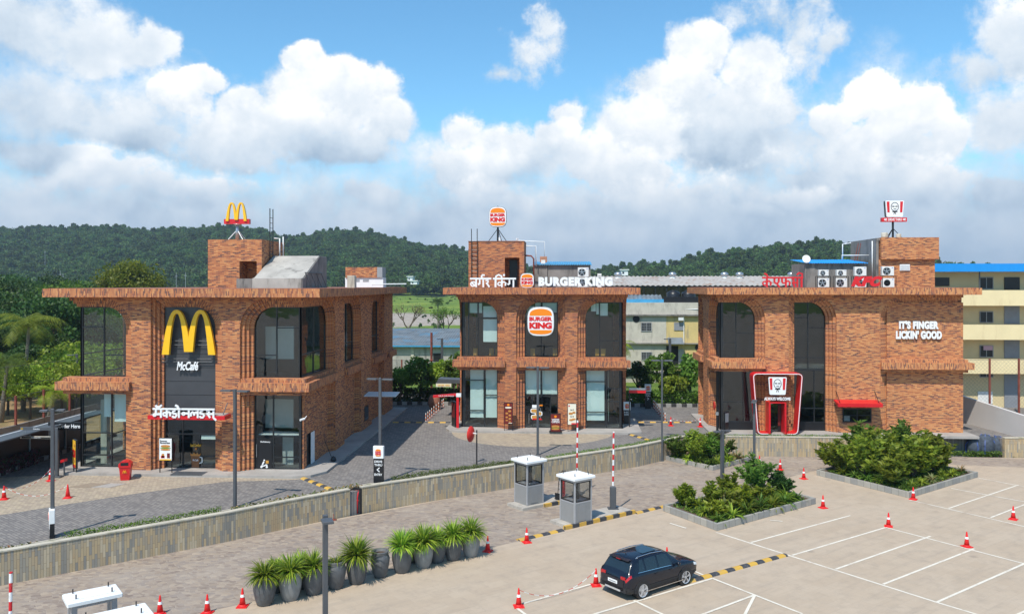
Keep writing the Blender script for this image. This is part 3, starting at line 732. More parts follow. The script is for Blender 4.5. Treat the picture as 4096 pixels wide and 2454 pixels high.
def gl_z(py, k): return k[0] - (py - k[1]) * k[2] - TZ
# ------------------------------------------------------------------ lettering and emblems
_FONTCACHE = {}
def glyphs(s, off=0.0, ext=.02, shear=0.0, space=1.0):
    key = (s, off, ext, shear, space)
    if key not in _FONTCACHE:
        cu = bpy.data.curves.new('txt', 'FONT'); cu.body = s; cu.size = 1; cu.offset = off; cu.extrude = .5; cu.shear = shear; cu.space_character = space; cu.resolution_u = 4
        ob = bpy.data.objects.new('txt', cu); COL.objects.link(ob); bpy.context.view_layer.update()
        me = bpy.data.meshes.new_from_object(ob.evaluated_get(bpy.context.evaluated_depsgraph_get()))
        V_ = [tuple(v.co) for v in me.vertices]; F_ = [list(p.vertices) for p in me.polygons]
        bpy.data.objects.remove(ob); bpy.data.curves.remove(cu); bpy.data.meshes.remove(me)
        _FONTCACHE[key] = (V_, F_)
    return _FONTCACHE[key]
def put_text(mb, s, x0, x1, z0, z1, y, off=0.0, depth=.04, shear=0.0, m=0, space=1.0, T=None):
    """lettering of string s fitted to a frontal rectangle, its face at y, its back at y + depth"""
    V_, F_ = glyphs(s, off, .02, shear, space)
    if not V_: return
    a = min(v[0] for v in V_); b = max(v[0] for v in V_); c = min(v[1] for v in V_); d = max(v[1] for v in V_)
    def tr(v):
        p = (x0 + (v[0] - a) / (b - a) * (x1 - x0), y + (0 if v[2] > 0 else depth), z0 + (v[1] - c) / (d - c) * (z1 - z0))
        return T(*p) if T else p
    base = len(mb.v)
    for v in V_:
        mb.pt(tr(v))
    for f in F_: mb.f.append([base + i for i in f]); mb.mi.append(m); mb.uv.append(None)
STK = {
 'ब': [[(.88, 1), (.88, 0)], 'O', (.46, .40, .36, .27), [(.22, .56), (.70, .24)]],
 'र': [[(.10, .80), (.40, .88), (.58, .72), (.42, .52), (.15, .50)], [(.30, .52), (.78, .02)], [(.5, 1), (.5, .84)]],
 'क': [[(.5, 1), (.5, 0)], 'O', (.27, .42, .20, .20), [(.5, .56), (.72, .68), (.92, .52), (.86, .18)]],
 'ग': [[(.30, 1), (.30, .42), (.16, .32), (.06, .48)], [(.84, 1), (.84, 0)]],
 'म': [[(.88, 1), (.88, 0)], [(.34, 1), (.34, .40)], [(.2, .40), (.88, .40)], 'O', (.20, .32, .13, .12)],
 'ड': [[(.52, 1), (.52, .80), (.26, .76), (.16, .62), (.34, .50), (.66, .46), (.82, .28), (.62, .06), (.30, .06), (.10, .22)]],
 'न': [[(.86, 1), (.86, 0)], [(.3, .52), (.86, .52)], 'O', (.22, .48, .15, .14)],
 'ल': [[(.90, 1), (.90, 0)], [(.08, .18), (.08, .52), (.26, .70), (.46, .56), (.48, .26)], [(.47, .46), (.62, .66), (.90, .62)]],
 'स': [[(.08, .80), (.28, .88), (.40, .72), (.30, .52), (.10, .50)], [(.22, .52), (.52, .02)], [(.28, .48), (.90, .48)], [(.90, 1), (.90, 0)]],
 'ए': [[(.20, 1), (.20, .58), (.34, .42), (.62, .44), (.78, .62), (.78, 1)], [(.50, .42), (.86, .00)]],
 'फ': [[(.08, 1), (.08, .60), (.20, .44), (.5, .48)], [(.5, 1), (.5, 0)], [(.5, .56), (.74, .68), (.94, .52), (.88, .18)]],
 'ा': [[(.5, 1), (.5, 0)]],
 'ो': [[(.85, 1), (.70, 1.30), (.25, 1.46)]],
 'ॅ': [[(.1, 1.42), (.30, 1.24), (.65, 1.24), (.9, 1.46)]],
 '्': [[(.2, .02), (.9, -.26)]],
}
def deva(mb, items, x0, x1, z0, z1, y, depth=.1, th=.13):
    """Devanagari built from brush strokes; (letter, a, b) gives each its share of the width; z1 is the headline"""
    k = 0
    for ch, a, b_ in items:
        X = lambda u: x0 + (a + (b_ - a) * u) * (x1 - x0); Z = lambda v_: z0 + v_ * (z1 - z0)
        st = STK[ch]; i = 0
        while i < len(st):
            k += 1; yy = y + .0022 * k
            if st[i] == 'O':
                cx_, cz_, rx, rz_ = st[i + 1]; band(mb, [(X(cx_ + rx * math.cos(t)), Z(cz_ + rz_ * math.sin(t))) for t in [2 * math.pi * q / 14 for q in range(14)]], th * .8, yy, y + depth, closed=True); i += 2
            else: band(mb, [(X(u), Z(v_)) for u, v_ in st[i]], th, yy, y + depth); i += 1
def rounded(cx, cz, w_, h, p=3.2, n=36, flat=None):
    out = []
    for k in range(n):
        t = 2 * math.pi * k / n; c, s = math.cos(t), math.sin(t)
        out.append((cx + w_ / 2 * math.copysign(abs(c) ** (2 / p), c), cz + h / 2 * math.copysign(abs(s) ** (2 / p), s)))
    return out
def bun_logo(parent, cx, cz, w_, h, y, depth=.2, text=True, edge=M_STEEL, T=None, panel_name='panel', small=False):
    """round-cornered white panel with two orange halves of a bun and two lines of red lettering between"""
    def B(pts, y0, y1, m, nm):
        b = MB()
        n = len(pts); f = [(p[0], y0, p[1]) for p in pts]; g_ = [(p[0], y1, p[1]) for p in pts]
        if T: f = [T(*p) for p in f]; g_ = [T(*p) for p in g_]
        b.face(f); b.face(g_[::-1])
        for i in range(n): b.face([f[i], f[(i + 1) % n], g_[(i + 1) % n], g_[i]])
        return b.build(nm, m, parent)
    pn = B(rounded(cx, cz, w_, h, 3.4), y, y + depth, M_WHITE, panel_name)
    if not small: B(rounded(cx, cz, w_ * 1.035, h * 1.03, 3.4), y + depth * .25, y + depth * 1.02, edge, 'rim')
    hw = w_ * .43
    top = [(cx - hw, cz + h * .20)] + [(cx - hw * math.cos(a), cz + h * .20 + h * .245 * math.sin(a) ** .7) for a in [math.pi * k / 16 for k in range(1, 16)]] + [(cx + hw, cz + h * .20)]
    bot = [(cx - hw, cz - h * .30)] + [(cx + hw, cz - h * .30)] + [(cx + hw * math.cos(a), cz - h * .30 - h * .15 * math.sin(a) ** .6) for a in [math.pi * k / 16 for k in range(1, 16)]]
    B(top, y - .012, y + .004, M_ORANGE, 'bun'); B(bot, y - .012, y + .004, M_ORANGE, 'bun')
    if text:
        b = MB(); put_text(b, 'BURGER', cx - w_ * .44, cx + w_ * .44, cz + h * .015, cz + h * .165, y - .02, .055, .03, T=T)
        put_text(b, 'KING', cx - w_ * .44, cx + w_ * .43, cz - h * .255, cz - h * .03, y - .0204, .065, .03, T=T)
        b.build('lettering', M_KING, parent)
    return pn
def m_arches(x0, x1, z0, z1, y, depth, mb):
    """the yellow double arch: two tall bows that share a shorter middle leg"""
    W_ = x1 - x0; H_ = z1 - z0; k = W_ / 440.0; kz = H_ / 371.0; N = 26
    def strip(sg):
        ax = 122 if sg < 0 else 318
        O = []; I = []
        for i in range(N + 1):
            th = math.pi * i / N; c = -math.cos(th)
            xo = ax + 122 * c; zo = 371 * (1 - abs(c) ** 2.5); xi = ax + 64 * c; zi = 340 * (1 - abs(c) ** 2.5)
            inner = (c > 0) if sg < 0 else (c < 0)
            if inner:
                xo = min(xo, 220) if sg < 0 else max(xo, 220)
                zo = max(zo, 24) if abs(c) > .9 else zo; zi = max(zi, 24)
            O.append((xo, zo)); I.append((xi, zi))
        return O, I
    for sg in (-1, 1):
        O, I = strip(sg)
        tr = lambda p, yy: (x0 + p[0] * k, yy, z0 + p[1] * kz)
        for i in range(N):
            mb.face([tr(O[i], y), tr(O[i + 1], y), tr(I[i + 1], y), tr(I[i], y)])
            mb.face([tr(O[i], y + depth), tr(O[i + 1], y + depth), tr(I[i + 1], y + depth), tr(I[i], y + depth)])
            if abs(O[i][0] - 220) > .5 or abs(O[i + 1][0] - 220) > .5: mb.face([tr(O[i], y), tr(O[i + 1], y), tr(O[i + 1], y + depth), tr(O[i], y + depth)])
            mb.face([tr(I[i], y), tr(I[i + 1], y), tr(I[i + 1], y + depth), tr(I[i], y + depth)])
        for e in (0, N): mb.face([tr(O[e], y), tr(I[e], y), tr(I[e], y + depth), tr(O[e], y + depth)])
def band(mb, path, w_, y0, y1, closed=False, m=0):
    """a bar of width w_ that follows a path in the frontal plane"""
    P = [Vector(p) for p in path]; n = len(P); In = []; Out = []
    for i in range(n):
        a = P[i - 1] if (i or closed) else P[i]; c = P[(i + 1) % n] if (i < n - 1 or closed) else P[i]
        d = (c - a).normalized(); nn = Vector((-d.y, d.x)) * w_ / 2; In.append(P[i] - nn); Out.append(P[i] + nn)
    for i in range(n if closed else n - 1):
        j = (i + 1) % n
        A, B, C, D = In[i], In[j], Out[j], Out[i]
        mb.face([(A.x, y0, A.y), (B.x, y0, B.y), (C.x, y0, C.y), (D.x, y0, D.y)], m); mb.face([(A.x, y1, A.y), (B.x, y1, B.y), (C.x, y1, C.y), (D.x, y1, D.y)], m)
        mb.face([(A.x, y0, A.y), (B.x, y0, B.y), (B.x, y1, B.y), (A.x, y1, A.y)], m); mb.face([(D.x, y0, D.y), (C.x, y0, C.y), (C.x, y1, C.y), (D.x, y1, D.y)], m)
    if not closed:
        for i in (0, n - 1): mb.face([(In[i].x, y0, In[i].y), (Out[i].x, y0, Out[i].y), (Out[i].x, y1, Out[i].y), (In[i].x, y1, In[i].y)], m)
    return mb
def bucket_sign(parent, cx, cz, w_, h, y, depth=.2, side=M_BLACK):
    """tapered white panel with a red bar at each side and a plain generic line portrait with a string tie"""
    def trap(s, sb, dz=0): return [(cx - w_ / 2 * s, cz + h / 2 * sb), (cx + w_ / 2 * s, cz + h / 2 * sb), (cx + w_ * .435 * s, cz - h / 2 * sb), (cx - w_ * .435 * s, cz - h / 2 * sb)]
    def rnd(P, r):
        out = []
        n = len(P)
        for i in range(n):
            a, b, c = Vector(P[i - 1]), Vector(P[i]), Vector(P[(i + 1) % n]); p = b + (a - b).normalized() * r; q_ = b + (c - b).normalized() * r
            for t in (0, .25, .5, .75, 1): out.append(tuple(p * (1 - t) ** 2 + b * 2 * t * (1 - t) + q_ * t * t))
        return out
    b = MB(); b.prism(rnd(trap(1, 1), w_ * .07), 'y', y, y + depth * .3); b.build('panel', M_WHITE, parent)
    b = MB(); b.prism(rnd(trap(1.0, 1.0), w_ * .07), 'y', y + depth * .3, y + depth); b.build('casing', side, parent)
    b = MB()
    for sg in (-1, 1): b.prism([(cx + sg * w_ * .44, cz + h * .44), (cx + sg * w_ * .29, cz + h * .44), (cx + sg * w_ * .28, cz - h * .22), (cx + sg * w_ * .40, cz - h * .22)], 'y', y - .012, y + .003)
    b.build('stripe', M_RED, parent)
    b = MB(); hd = [(cx + w_ * .20 * math.cos(a), cz + h * .12 + h * .26 * math.sin(a)) for a in [2 * math.pi * k / 22 for k in range(22)]]
    band(b, hd, w_ * .028, y - .012, y + .003, closed=True)
    band(b, [(cx - w_ * .15, cz + h * .15), (cx - w_ * .02, cz + h * .14)], w_ * .05, y - .014, y + .003); band(b, [(cx + w_ * .03, cz + h * .14), (cx + w_ * .15, cz + h * .15)], w_ * .05, y - .014, y + .003)
    band(b, [(cx - w_ * .07, cz - h * .02), (cx + w_ * .08, cz - h * .02)], w_ * .035, y - .014, y + .003)
    band(b, [(cx - w_ * .13, cz - h * .17), (cx + w_ * .14, cz - h * .17)], w_ * .055, y - .015, y + .003)
    band(b, [(cx - w_ * .01, cz - h * .18), (cx - w_ * .06, cz - h * .34)], w_ * .03, y - .016, y + .003); band(b, [(cx + w_ * .01, cz - h * .18), (cx + w_ * .05, cz - h * .34)], w_ * .03, y - .017, y + .003)
    b.build('portrait', M_BLACK, parent)

# ------------------------------------------------------------------ left restaurant
LB = [None, None]
def ledge1(T, a, b_, rec, **k):
    m_ = MB(); ledge(m_, T, a, b_, rec, **k); return m_.build('ledge', LB[0], LB[1])
def corner_l(X0): return [X0 + vk(SREC, j) for j in range(NR)] + [X0]
def corner_r(X1): return [X1 - vk(SREC, j) for j in range(NR)] + [X1]
SIDE_C = [REC] * 4

XA0, XA1 = -31.05, -15.75; cxA = (XA0 + XA1) / 2; X0, X1 = XA0 - cxA, XA1 - cxA
A = lambda x: x - cxA
o1 = dict(u=(X0 + SREC, A(-27.46)), arch='R', corner=corner_l(X0))
o2 = dict(u=(A(-25.0), A(-21.67)), arch='R')
o3 = dict(u=(A(-19.24), X1 - SREC), arch='L', corner=corner_r(X1))
s1 = dict(u=(REC, 6.1), arch='R', corner=SIDE_C); s2 = dict(u=(9.75, 13.5), arch='R'); s3 = dict(u=(18.45, 22.0), arch='L')
l1 = dict(u=(REC, 6.1), arch='R', corner=SIDE_C); l2 = dict(u=(9.75, 13.5), arch='R')
RA, X0, X1, TF, TR, TL, cxA = house('restaurant_building', 'brown brick restaurant with yellow arches, the leftmost of the three', XA0, XA1, 50.0, 26.3, BRICK_A, [o1, o2, o3], [l1, l2], [s1, s2, s3], ov=(.95, 1.15, .9))
LB[:] = [BRICK_A, RA]
ledge1(TF, X0 + SREC, o1['u'][1] + NR * WA, REC, ea=SREC + .55); ledge1(TF, o3['u'][0] - NR * WA, X1 - SREC, REC, eb=SREC + .3)
ledge1(TR, REC + .12, s1['u'][1] + NR * WA, SREC, ea=0); ledge1(TR, s2['u'][0] - NR * WS, s2['u'][1] + NR * WA, SREC); ledge1(TR, s3['u'][0] - NR * WA, s3['u'][1] + NR * WS, SREC)
ledge1(TR, 23.6, 26.9, SREC)
for s_ in (s2, s3): infill = MB(); infill.box(X1 - SREC + .1, s_['u'][0], ZB, X1 - SREC - .2, s_['u'][1], 4.85); infill.build('infill_wall', BRICK_A, RA)
infill = MB(); infill.box(X1 - SREC + .1, 3.0, ZB, X1 - SREC - .2, s1['u'][1], 4.85)
infill.box(X1 - SREC + .1, REC + .12, 2.2, X1 - SREC - .2, 3.0, 4.85); infill.box(X1 - SREC + .1, REC + .12, ZB, X1 - SREC - .2, 1.5, 2.2)
infill.build('infill_wall', BRICK_A, RA)
b = MB(); b.box(X1 - SREC + .02, 1.5, ZB, X1 - SREC - .1, 3.0, 2.2); b.build('service_door', M_BLACK, RA)
b = MB(); b.box(X1 - SREC + .12, 2.3, ZB + .02, X1 - SREC + .16, 3.02, 2.18); b.build('door_leaf', M_WHITE, RA)
v = REC + .05
window(RA, TF, o1, 5.88, ZTOP, v, vert=[.5], hor=[(9.02, 0, .5), (7.24, .5, 1)])
window(RA, TF, o1, .15, 4.9, v, vert=[.66], hor=[(2.3, 0, .66), (.9, 0, 1)], blinds=[(.46, .64, 3.3, 4.8), (.68, 1, 3.0, 4.8)], arch=False)
window(RA, TF, o3, 5.88, ZTOP, v, vert=[.47], hor=[(9.0, .47, 1), (7.28, 0, .47)])
window(RA, TF, o3, .15, 4.9, v, vert=[.40], hor=[(2.2, .4, 1), (.9, .4, 1)], arch=False)
b = MB(); b.box(o3['u'][0] + .08, v - .03, .17, o3['u'][0] + .37 * (o3['u'][1] - o3['u'][0]), v + .0, 2.05); d_ = b.build('door', M_BLACK, RA)
b = MB(); b.tube([(o3['u'][0] + .16, v - .12, .9), (o3['u'][0] + .16, v - .12, 1.7)], .02, 6); b.build('handle', M_STEEL, d_)
b = MB(); put_text(b, 'McDelivery', o3['u'][0] + .38, o3['u'][0] + 1.0, 1.78, 1.9, v - .045, .02, .01); b.build('lettering', M_WHITEL, d_)
b = MB(); xx = o3['u'][0] + .62
for dx in (-.18, .16): b.lathe([(.0, -.004), (.07, -.004), (.07, .004), (0, .004)], (xx + dx, v - .04, .28), 12, ax='y')
band(b, [(xx - .2, .35), (xx - .02, .34), (xx + .12, .42), (xx + .2, .38)], .07, v - .046, v - .034); band(b, [(xx - .12, .42), (xx - .02, .62)], .09, v - .048, v - .034)
b.lathe([(.0, -.004), (.05, -.004), (.05, .004), (0, .004)], (xx + .0, v - .044, .7), 12, ax='y'); b.build('rider_emblem', M_WHITEL, d_)
b = MB(); b.box(xx + .1, v - .046, .5, xx + .28, v - .036, .68); b.build('parcel_emblem', M_TIMBER, d_)
# middle bay: dark cladding, entrance below
cl = MB(); a, c = o2['u']; zs = ZTOP - RAD
cp = [(a, 3.95), (c, 3.95), (c, zs)] + [(c - RAD + RAD * math.cos(math.pi / 2 * k / 8), zs + RAD * math.sin(math.pi / 2 * k / 8)) for k in range(1, 9)] + [(a, ZTOP)]
cl.prism(cp, 'y', REC - .05, REC + .08)
cl.build('cladding', M_CLAD, RA)
b = MB()
for z in (9.06, 8.2, 7.34, 6.48, 5.62, 4.76): b.box(a, REC - .058, z - .012, c, REC - .045, z + .012)
b.build('cladding_joint', M_BLACK, RA)
b = MB()
for z in (8.18, 7.92, 7.05, 6.86): b.tube([(a - .35, REC - .22, z), (c + .2, REC - .22, z)], .022, 5)
b.build('rail', M_DARKMETAL, RA)
window(RA, TF, o2, .15, 3.93, v, vert=[(.34, .15, 3.8), (.66, .15, 2.2)], hor=[2.28, (.9, .66, 1)], arch=False)
b = MB(); b.box(a + .69 * (c - a), v + .03, 1.95, c - .1, v + .05, 2.2); b.build('blind', M_BLIND, RA)
for T_, s_, z0_ in ((TR, s1, 5.88), (TR, s2, 5.88), (TR, s3, 5.88), (TL, l1, 5.88), (TL, l1, .15), (TL, l2, 5.88)):
    window(RA, T_, s_, z0_, ZTOP if z0_ > 1 else 4.9, SREC + .05, vert=[.5], hor=[(z0_ + 1.4, 0, 1)], arch=z0_ > 1)
b = MB()
for sx in (X0 + SREC, X1 - SREC - .16): b = MB(); b.box(sx, REC + .0, .15, sx + .16, REC + .16, ZTOP); b.build('corner_post', M_FRAME, RA)
b = MB(); b.box(X1 - SREC - .13 + .2, 15.2, .75, X1 + .02, 16.6, 1.95); w_ = b.build('serving_window', M_BLACK, RA)
b = MB(); b.box(X1 + .02, 15.3, .85, X1 + .03, 16.5, 1.85); b.build('pane', M_GLASSC, w_)
b = MB(); b.prism([(15.0, 2.78), (16.6, 2.92), (16.6, 2.98), (15.0, 2.84)], 'x', X1 + .01, X1 + 2.6); b.build('awning', M_WHITE, RA)
b = MB(); b.box(X0 + 3.3, 4.8, .2, X0 + 3.9, 5.4, 10.3); b.build('column', BRICK_A, RA)
b = MB(); b.box(X0 + 8.3, 5, .2, X0 + 8.9, 5.6, 4.9); b.build('column', BRICK_A, RA)
M_PALE = mat('inner_wall_pale', (.46, .48, .46), .8, .08, 1)
b = MB(); b.box(o3['u'][0] + .1, 2.4, 6.9, o3['u'][0] + 1.95, 2.5, 9.0); b.build('partition', M_PALE, RA)
b = MB(); b.box(o3['u'][0] + .1, 2.4, 2.45, o3['u'][0] + 1.95, 2.5, 4.3); b.build('partition', M_PALE, RA)
b = MB(); b.box(o3['u'][0] + 1.4, 1.9, .2, o3['u'][0] + 2.1, 2.0, 2.1); b.build('partition', M_PALE, RA)
b = MB(); b.box(o3['u'][0] + .1, 1.2, 2.2, X1 - SREC - .3, 2.2, 2.26); b.build('counter', M_WHITE, RA)
b = MB(); b.box(o1['u'][0] + .9, 1.5, .2, o1['u'][0] + 1.3, 1.9, 4.3); b.build('column', M_PLASTER, RA)
# stair tower and concrete roof block
def on_roof(name, mb_fn, mats, parent): b = MB(); mb_fn(b); return b.build(name, mats, parent)
tx0, tx1 = A(-24.1), A(-20.35); ty0, ty1 = 5.0, 9.6; tz = 16.08 - TZ
b = MB(); b.box(tx0, ty0, 11.47, tx1 - 1.55, ty1, tz); b.box(tx1 - 1.55, ty0, 13.3, tx1 - .0, ty1, tz); b.box(tx1 - .35, ty0, 11.47, tx1, ty1, 13.3); b.box(tx1 - 1.55, ty0 + 1.4, 11.47, tx1 - .35, ty0 + 1.6, 13.3)
b.build('tower', BRICK_A, RA)
b = MB()
for dx in (.25, .85): b.tube([(tx1 + .12, ty0 + 1.0 + dx, 12.2), (tx1 + .12, ty0 + 1.0 + dx, 17.0)], .035, 5)
for k in range(12): b.tube([(tx1 + .12, ty0 + 1.25, 12.4 + k * .36), (tx1 + .12, ty0 + 1.85, 12.4 + k * .36)], .02, 5)
b.build('ladder', M_BLACK, RA)
b = MB(); b.tube([(tx1 + .2, ty1 - 1.6, 13.5), (tx1 + .2, ty1 - 1.6, 15.0), (tx1 - .2, ty1 - 1.6, 15.02)], .05, 6); b.tube([(tx1 + .35, ty1 - 1.3, 13.5), (tx1 + .35, ty1 - 1.3, 15.15)], .04, 6); b.build('pipe', M_WHITE, RA, smooth=True)
b = MB(); bx0, bx1 = A(-21.3), A(-16.98)
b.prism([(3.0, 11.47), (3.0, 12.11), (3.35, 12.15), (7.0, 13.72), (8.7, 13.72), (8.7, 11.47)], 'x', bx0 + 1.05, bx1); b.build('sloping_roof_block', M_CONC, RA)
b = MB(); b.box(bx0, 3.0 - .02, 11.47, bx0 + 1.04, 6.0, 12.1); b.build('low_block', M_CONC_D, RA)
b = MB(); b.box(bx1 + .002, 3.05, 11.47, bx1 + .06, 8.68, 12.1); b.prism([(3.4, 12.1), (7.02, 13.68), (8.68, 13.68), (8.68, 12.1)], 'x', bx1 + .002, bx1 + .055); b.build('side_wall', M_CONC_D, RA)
b = MB()
for k in range(4): b.tube([(bx1 + .4, 3.9 + k * 1.2, 11.5), (bx1 + .12, 3.5 + k * 1.2, 12.5)], .03, 5)
b.tube([(bx1 + .12, 3.4, 12.5), (bx1 + .12, 7.6, 12.5)], .03, 5); b.build('bracing', M_DARKMETAL, RA)
t = thing('chimney', 'slim pale roof block right of the sloping concrete block', 'roof block', (-14.95 - .6, 60.5, 12.75)); b = MB(); b.bevbox(-.28, -.3, 0, .28, .3, .92); b.build('shaft', M_PLASTER, t)
t = thing('chimney', 'white and brick roof block near the far end of the left roof', 'roof block', (-16.9, 70.5, 12.75)); b = MB(); b.box(-1.65, -.6, 0, 1.65, .6, .85); b.build('base', M_WHITE, t); b = MB(); b.box(-1.6, -.7, .85, 1.15, .6, 1.75); b.build('top', BRICK_A, t); b = MB(); b.box(1.15, -.7, .85, 1.6, .65, 1.75); b.build('panel', M_GREY, t)
for x in (-.9, -.1): b = MB(); b.box(x, -.62, .5, x + .5, -.59, .7); b.build('vent', M_GREY, t)
# plinth
def plinth(name, pts, label):
    b = MB(); b.prism(pts, 'z', TZ - .05, TZ + .148); o = b.build(name, [M_PLINTH]); return tag(o, label, 'pavement', kind='structure')
plinth('pavement', [(-31.6, 49.0), (-16.2, 48.9), (-15.2, 49.25), (-14.55, 50.4), (-14.45, 77), (-32, 77)], None)
plinth('pavement', [(-8.9, 65.2), (-8.2, 64.9), (5.4, 64.9), (6.3, 65.3), (6.4, 72), (-9.2, 72), (-9.3, 66)], None)
plinth('pavement', [(12.2, 64.9), (31.8, 64.9), (31.8, 75), (11.6, 75), (11.6, 66)], None)

# emblem and lettering on the left restaurant
t = thing('arch_sign', 'huge yellow double arch sign mounted on the dark cladding', 'sign', (-23.25, 50.2, 8.63))
b = MB(); m_arches(-1.71, 1.71, 0, 2.8, .0, .22, b); b.build('double_arch', M_YEL, t)
for x in (-1.4, 1.4, .05): b = MB(); b.box(x - .04, .22, .5, x + .04, .52, .58); b.build('bracket', M_DARKMETAL, t)
t = thing('wall_lettering', 'white McCafé lettering below the yellow double arch', 'lettering', (-23.42, 50.45, 7.63))
b = MB(); put_text(b, 'McCafé', -.7, .7, 0, .55, 0, .03, .06, .25, space=1.0); b.build('letters', M_WHITEL, t)
t = thing('entrance_sign', 'red canopy board with white Devanagari letters over the left entrance', 'sign', (-22.7, 48.7, 4.75))
b = MB(); b.box(-2.4, 0, .08, 2.4, .95, .32); b.build('board', M_RED, t)
b = MB(); b.box(-2.3, .12, .322, 2.3, .93, .36); b.build('top_sheet', M_PLINTH, t)
b = MB(); deva(b, [('म', .0, .15), ('ॅ', .03, .15), ('क', .155, .29), ('ड', .295, .395), ('ा', .395, .43), ('ो', .33, .42), ('न', .455, .585), ('ल', .59, .72), ('ड', .725, .825), ('स', .83, .965), ('्', .94, 1.0)], -2.05, 1.9, .20, .72, -.08, .1, .115)
b.box(-2.05, -.0812, .68, -.30, .02, .78); b.box(-.26, -.0814, .68, 1.80, .02, .78)
b.build('letters', M_WHITEL, t)
for x in (-2.2, 2.2): b = MB(); b.tube([(x, .2, .35), (x, .9, 1.0)], .03, 5); b.build('stay', M_DARKMETAL, t)
t = thing('arch_sign', 'small yellow double arch sign on a red bar on the left tower roof', 'sign', (-23.15, 57.6, 16.08))
b = MB(); m_arches(-.76, .76, 1.45, 2.78, -.1, .2, b); b.build('double_arch', M_YEL, t)
b = MB(); b.box(-.92, .0, 1.25, .92, .3, 1.6); b.build('bar', M_RED, t)
b = MB(); b.tube([(0, .15, 0), (0, .15, .8), (0, .15, 1.25)], [.17, .12, .07], 10); b.lathe([(.07, 1.12), (.3, 1.22), (.3, 1.25), (0, 1.25)], (0, .15, 0), 10); b.build('mast', M_STEEL, t, smooth=True)
b = MB()
for dx, dy in ((-.62, -.4), (.62, -.4), (.45, .8), (-.45, .8)): b.tube([(dx, .15 + dy, 0), (0, .15, .85)], .03, 5)
b.build('stay', M_WHITE, t)

# ------------------------------------------------------------------ middle restaurant
XB0, XB1 = -8.62, 5.42; cxB = (XB0 + XB1) / 2; X0, X1 = XB0 - cxB, XB1 - cxB; Bx = lambda x: x - cxB
p1 = dict(u=(X0 + SREC, Bx(-5.16)), arch='R', corner=corner_l(X0)); p2 = dict(u=(Bx(-2.97), Bx(-.28)), arch='L'); p3 = dict(u=(Bx(1.92), X1 - SREC), arch='L', corner=corner_r(X1))
q1 = dict(u=(REC, 3.2), arch='R', corner=SIDE_C)
RB, X0, X1, TF, TR, TL, cxB = house('restaurant_building', 'red brick restaurant with three bays and an orange and white round logo, in the middle', XB0, XB1, 66.0, 10.5, BRICK_B, [p1, p2, p3], [dict(q1)], [dict(q1)], ov=(.78, .75, .9))
LB[:] = [BRICK_B, RB]
ledge1(TF, X0 + SREC, p1['u'][1] + NR * WA, REC, ea=SREC + .1); ledge1(TF, p2['u'][0] - NR * WA, p2['u'][1] + NR * WS, REC); ledge1(TF, p3['u'][0] - NR * WA, X1 - SREC, REC, eb=SREC + .05)
window(RB, TF, p1, 5.9, ZTOP, v, vert=[(.2), .46], hor=[(9.0, .46, 1)], blinds=[(.2, .45, 9.4, 10.2), (.46, .58, 9.4, 10.2), (.58, .98, 9.05, 9.95), (.58, 1, 7.05, 8.9)])
window(RB, TF, p1, .15, 4.95, v, vert=[.09, .635], hor=[(3.95, .09, .635), (1.5, .09, .635), (2.75, .635, 1)], blinds=[(.22, .62, .9, 4.85), (.65, 1, .9, 4.85)], arch=False)
window(RB, TF, p2, 5.9, ZTOP, v, vert=[.5], hor=[(9.4, .4, 1)], blinds=[(.3, .5, 9.5, 10.25), (.52, .98, 9.45, 10.25), (.05, .3, 9.45, 9.95)])
window(RB, TF, p2, .15, 4.95, v, vert=[(.5, 2.75, 4.9), (.23, .2, 2.7), (.78, .2, 2.7)], hor=[2.72], blinds=[(0, .49, 2.85, 4.85), (.51, 1, 2.85, 4.85)], arch=False)
window(RB, TF, p3, 5.9, ZTOP, v, vert=[.38, .92], hor=[(7.2, .38, .92)], blinds=[(.14, .3, 9.55, 10.15), (.38, .62, 9.2, 10.2), (.28, .38, 9.3, 10.2)])
window(RB, TF, p3, .15, 4.95, v, vert=[.56, .92], hor=[(3.9, 0, .56), (1.45, 0, .56), (3.35, .56, .92), (2.3, .56, .92)], blinds=[(.02, .53, .75, 4.85), (.6, .64, .7, 4.85)], arch=False)
for T_ in (TR, TL):
    for z0_ in (5.9, .15): window(RB, T_, q1, z0_, ZTOP if z0_ > 1 else 4.9, SREC + .05, vert=[.5], hor=[z0_ + 1.4], arch=z0_ > 1)
for sx, wd in ((X0 + SREC, .26), (X1 - SREC - .28, .28)): b = MB(); b.box(sx, REC + .0, .15, sx + wd, REC + .16, ZTOP); b.build('corner_post', M_FRAME, RB)
b = MB(); b.box(p2['u'][0] + 1.2, v - .04, 1.9, p2['u'][0] + 1.45, v - .02, 2.0); d_ = b.build('red_notice', M_ORANGE, RB)
b = MB()
for xx, z0, z1 in ((.35, .5, 1.3), (1.27, .8, 1.75)): b.tube([(p2['u'][0] + xx, v - .1, z0), (p2['u'][0] + xx, v - .1, z1)], .022, 6)
b.build('door_handle', M_STEEL, RB)
t = thing('window_sticker', 'colourful burger poster stuck on the glass of the middle entrance', 'poster', (-1.95, 66.68, 2.1))
b = MB(); b.box(-.42, 0, .95, .15, .02, 1.2); b.prism(rounded(-.25, .72, .6, .38), 'y', 0, .02); b.prism(rounded(.1, .5, .62, .38), 'y', .004, .024); b.prism(rounded(-.2, .22, .62, .38), 'y', .008, .028); b.build('sheet', M_WHITE, t)
b = MB(); b.prism(rounded(-.25, .72, .48, .26), 'y', -.01, -.004); b.prism(rounded(.1, .5, .48, .26), 'y', -.01, -.004); b.prism(rounded(-.2, .22, .48, .26), 'y', -.01, -.004); b.build('burger_picture', M_TIMBER, t)
b = MB(); b.prism([(-.4, 0), (.4, 0), (.3, .12), (-.4, .1)], 'y', -.012, .0); b.build('stripe', M_KING, t)
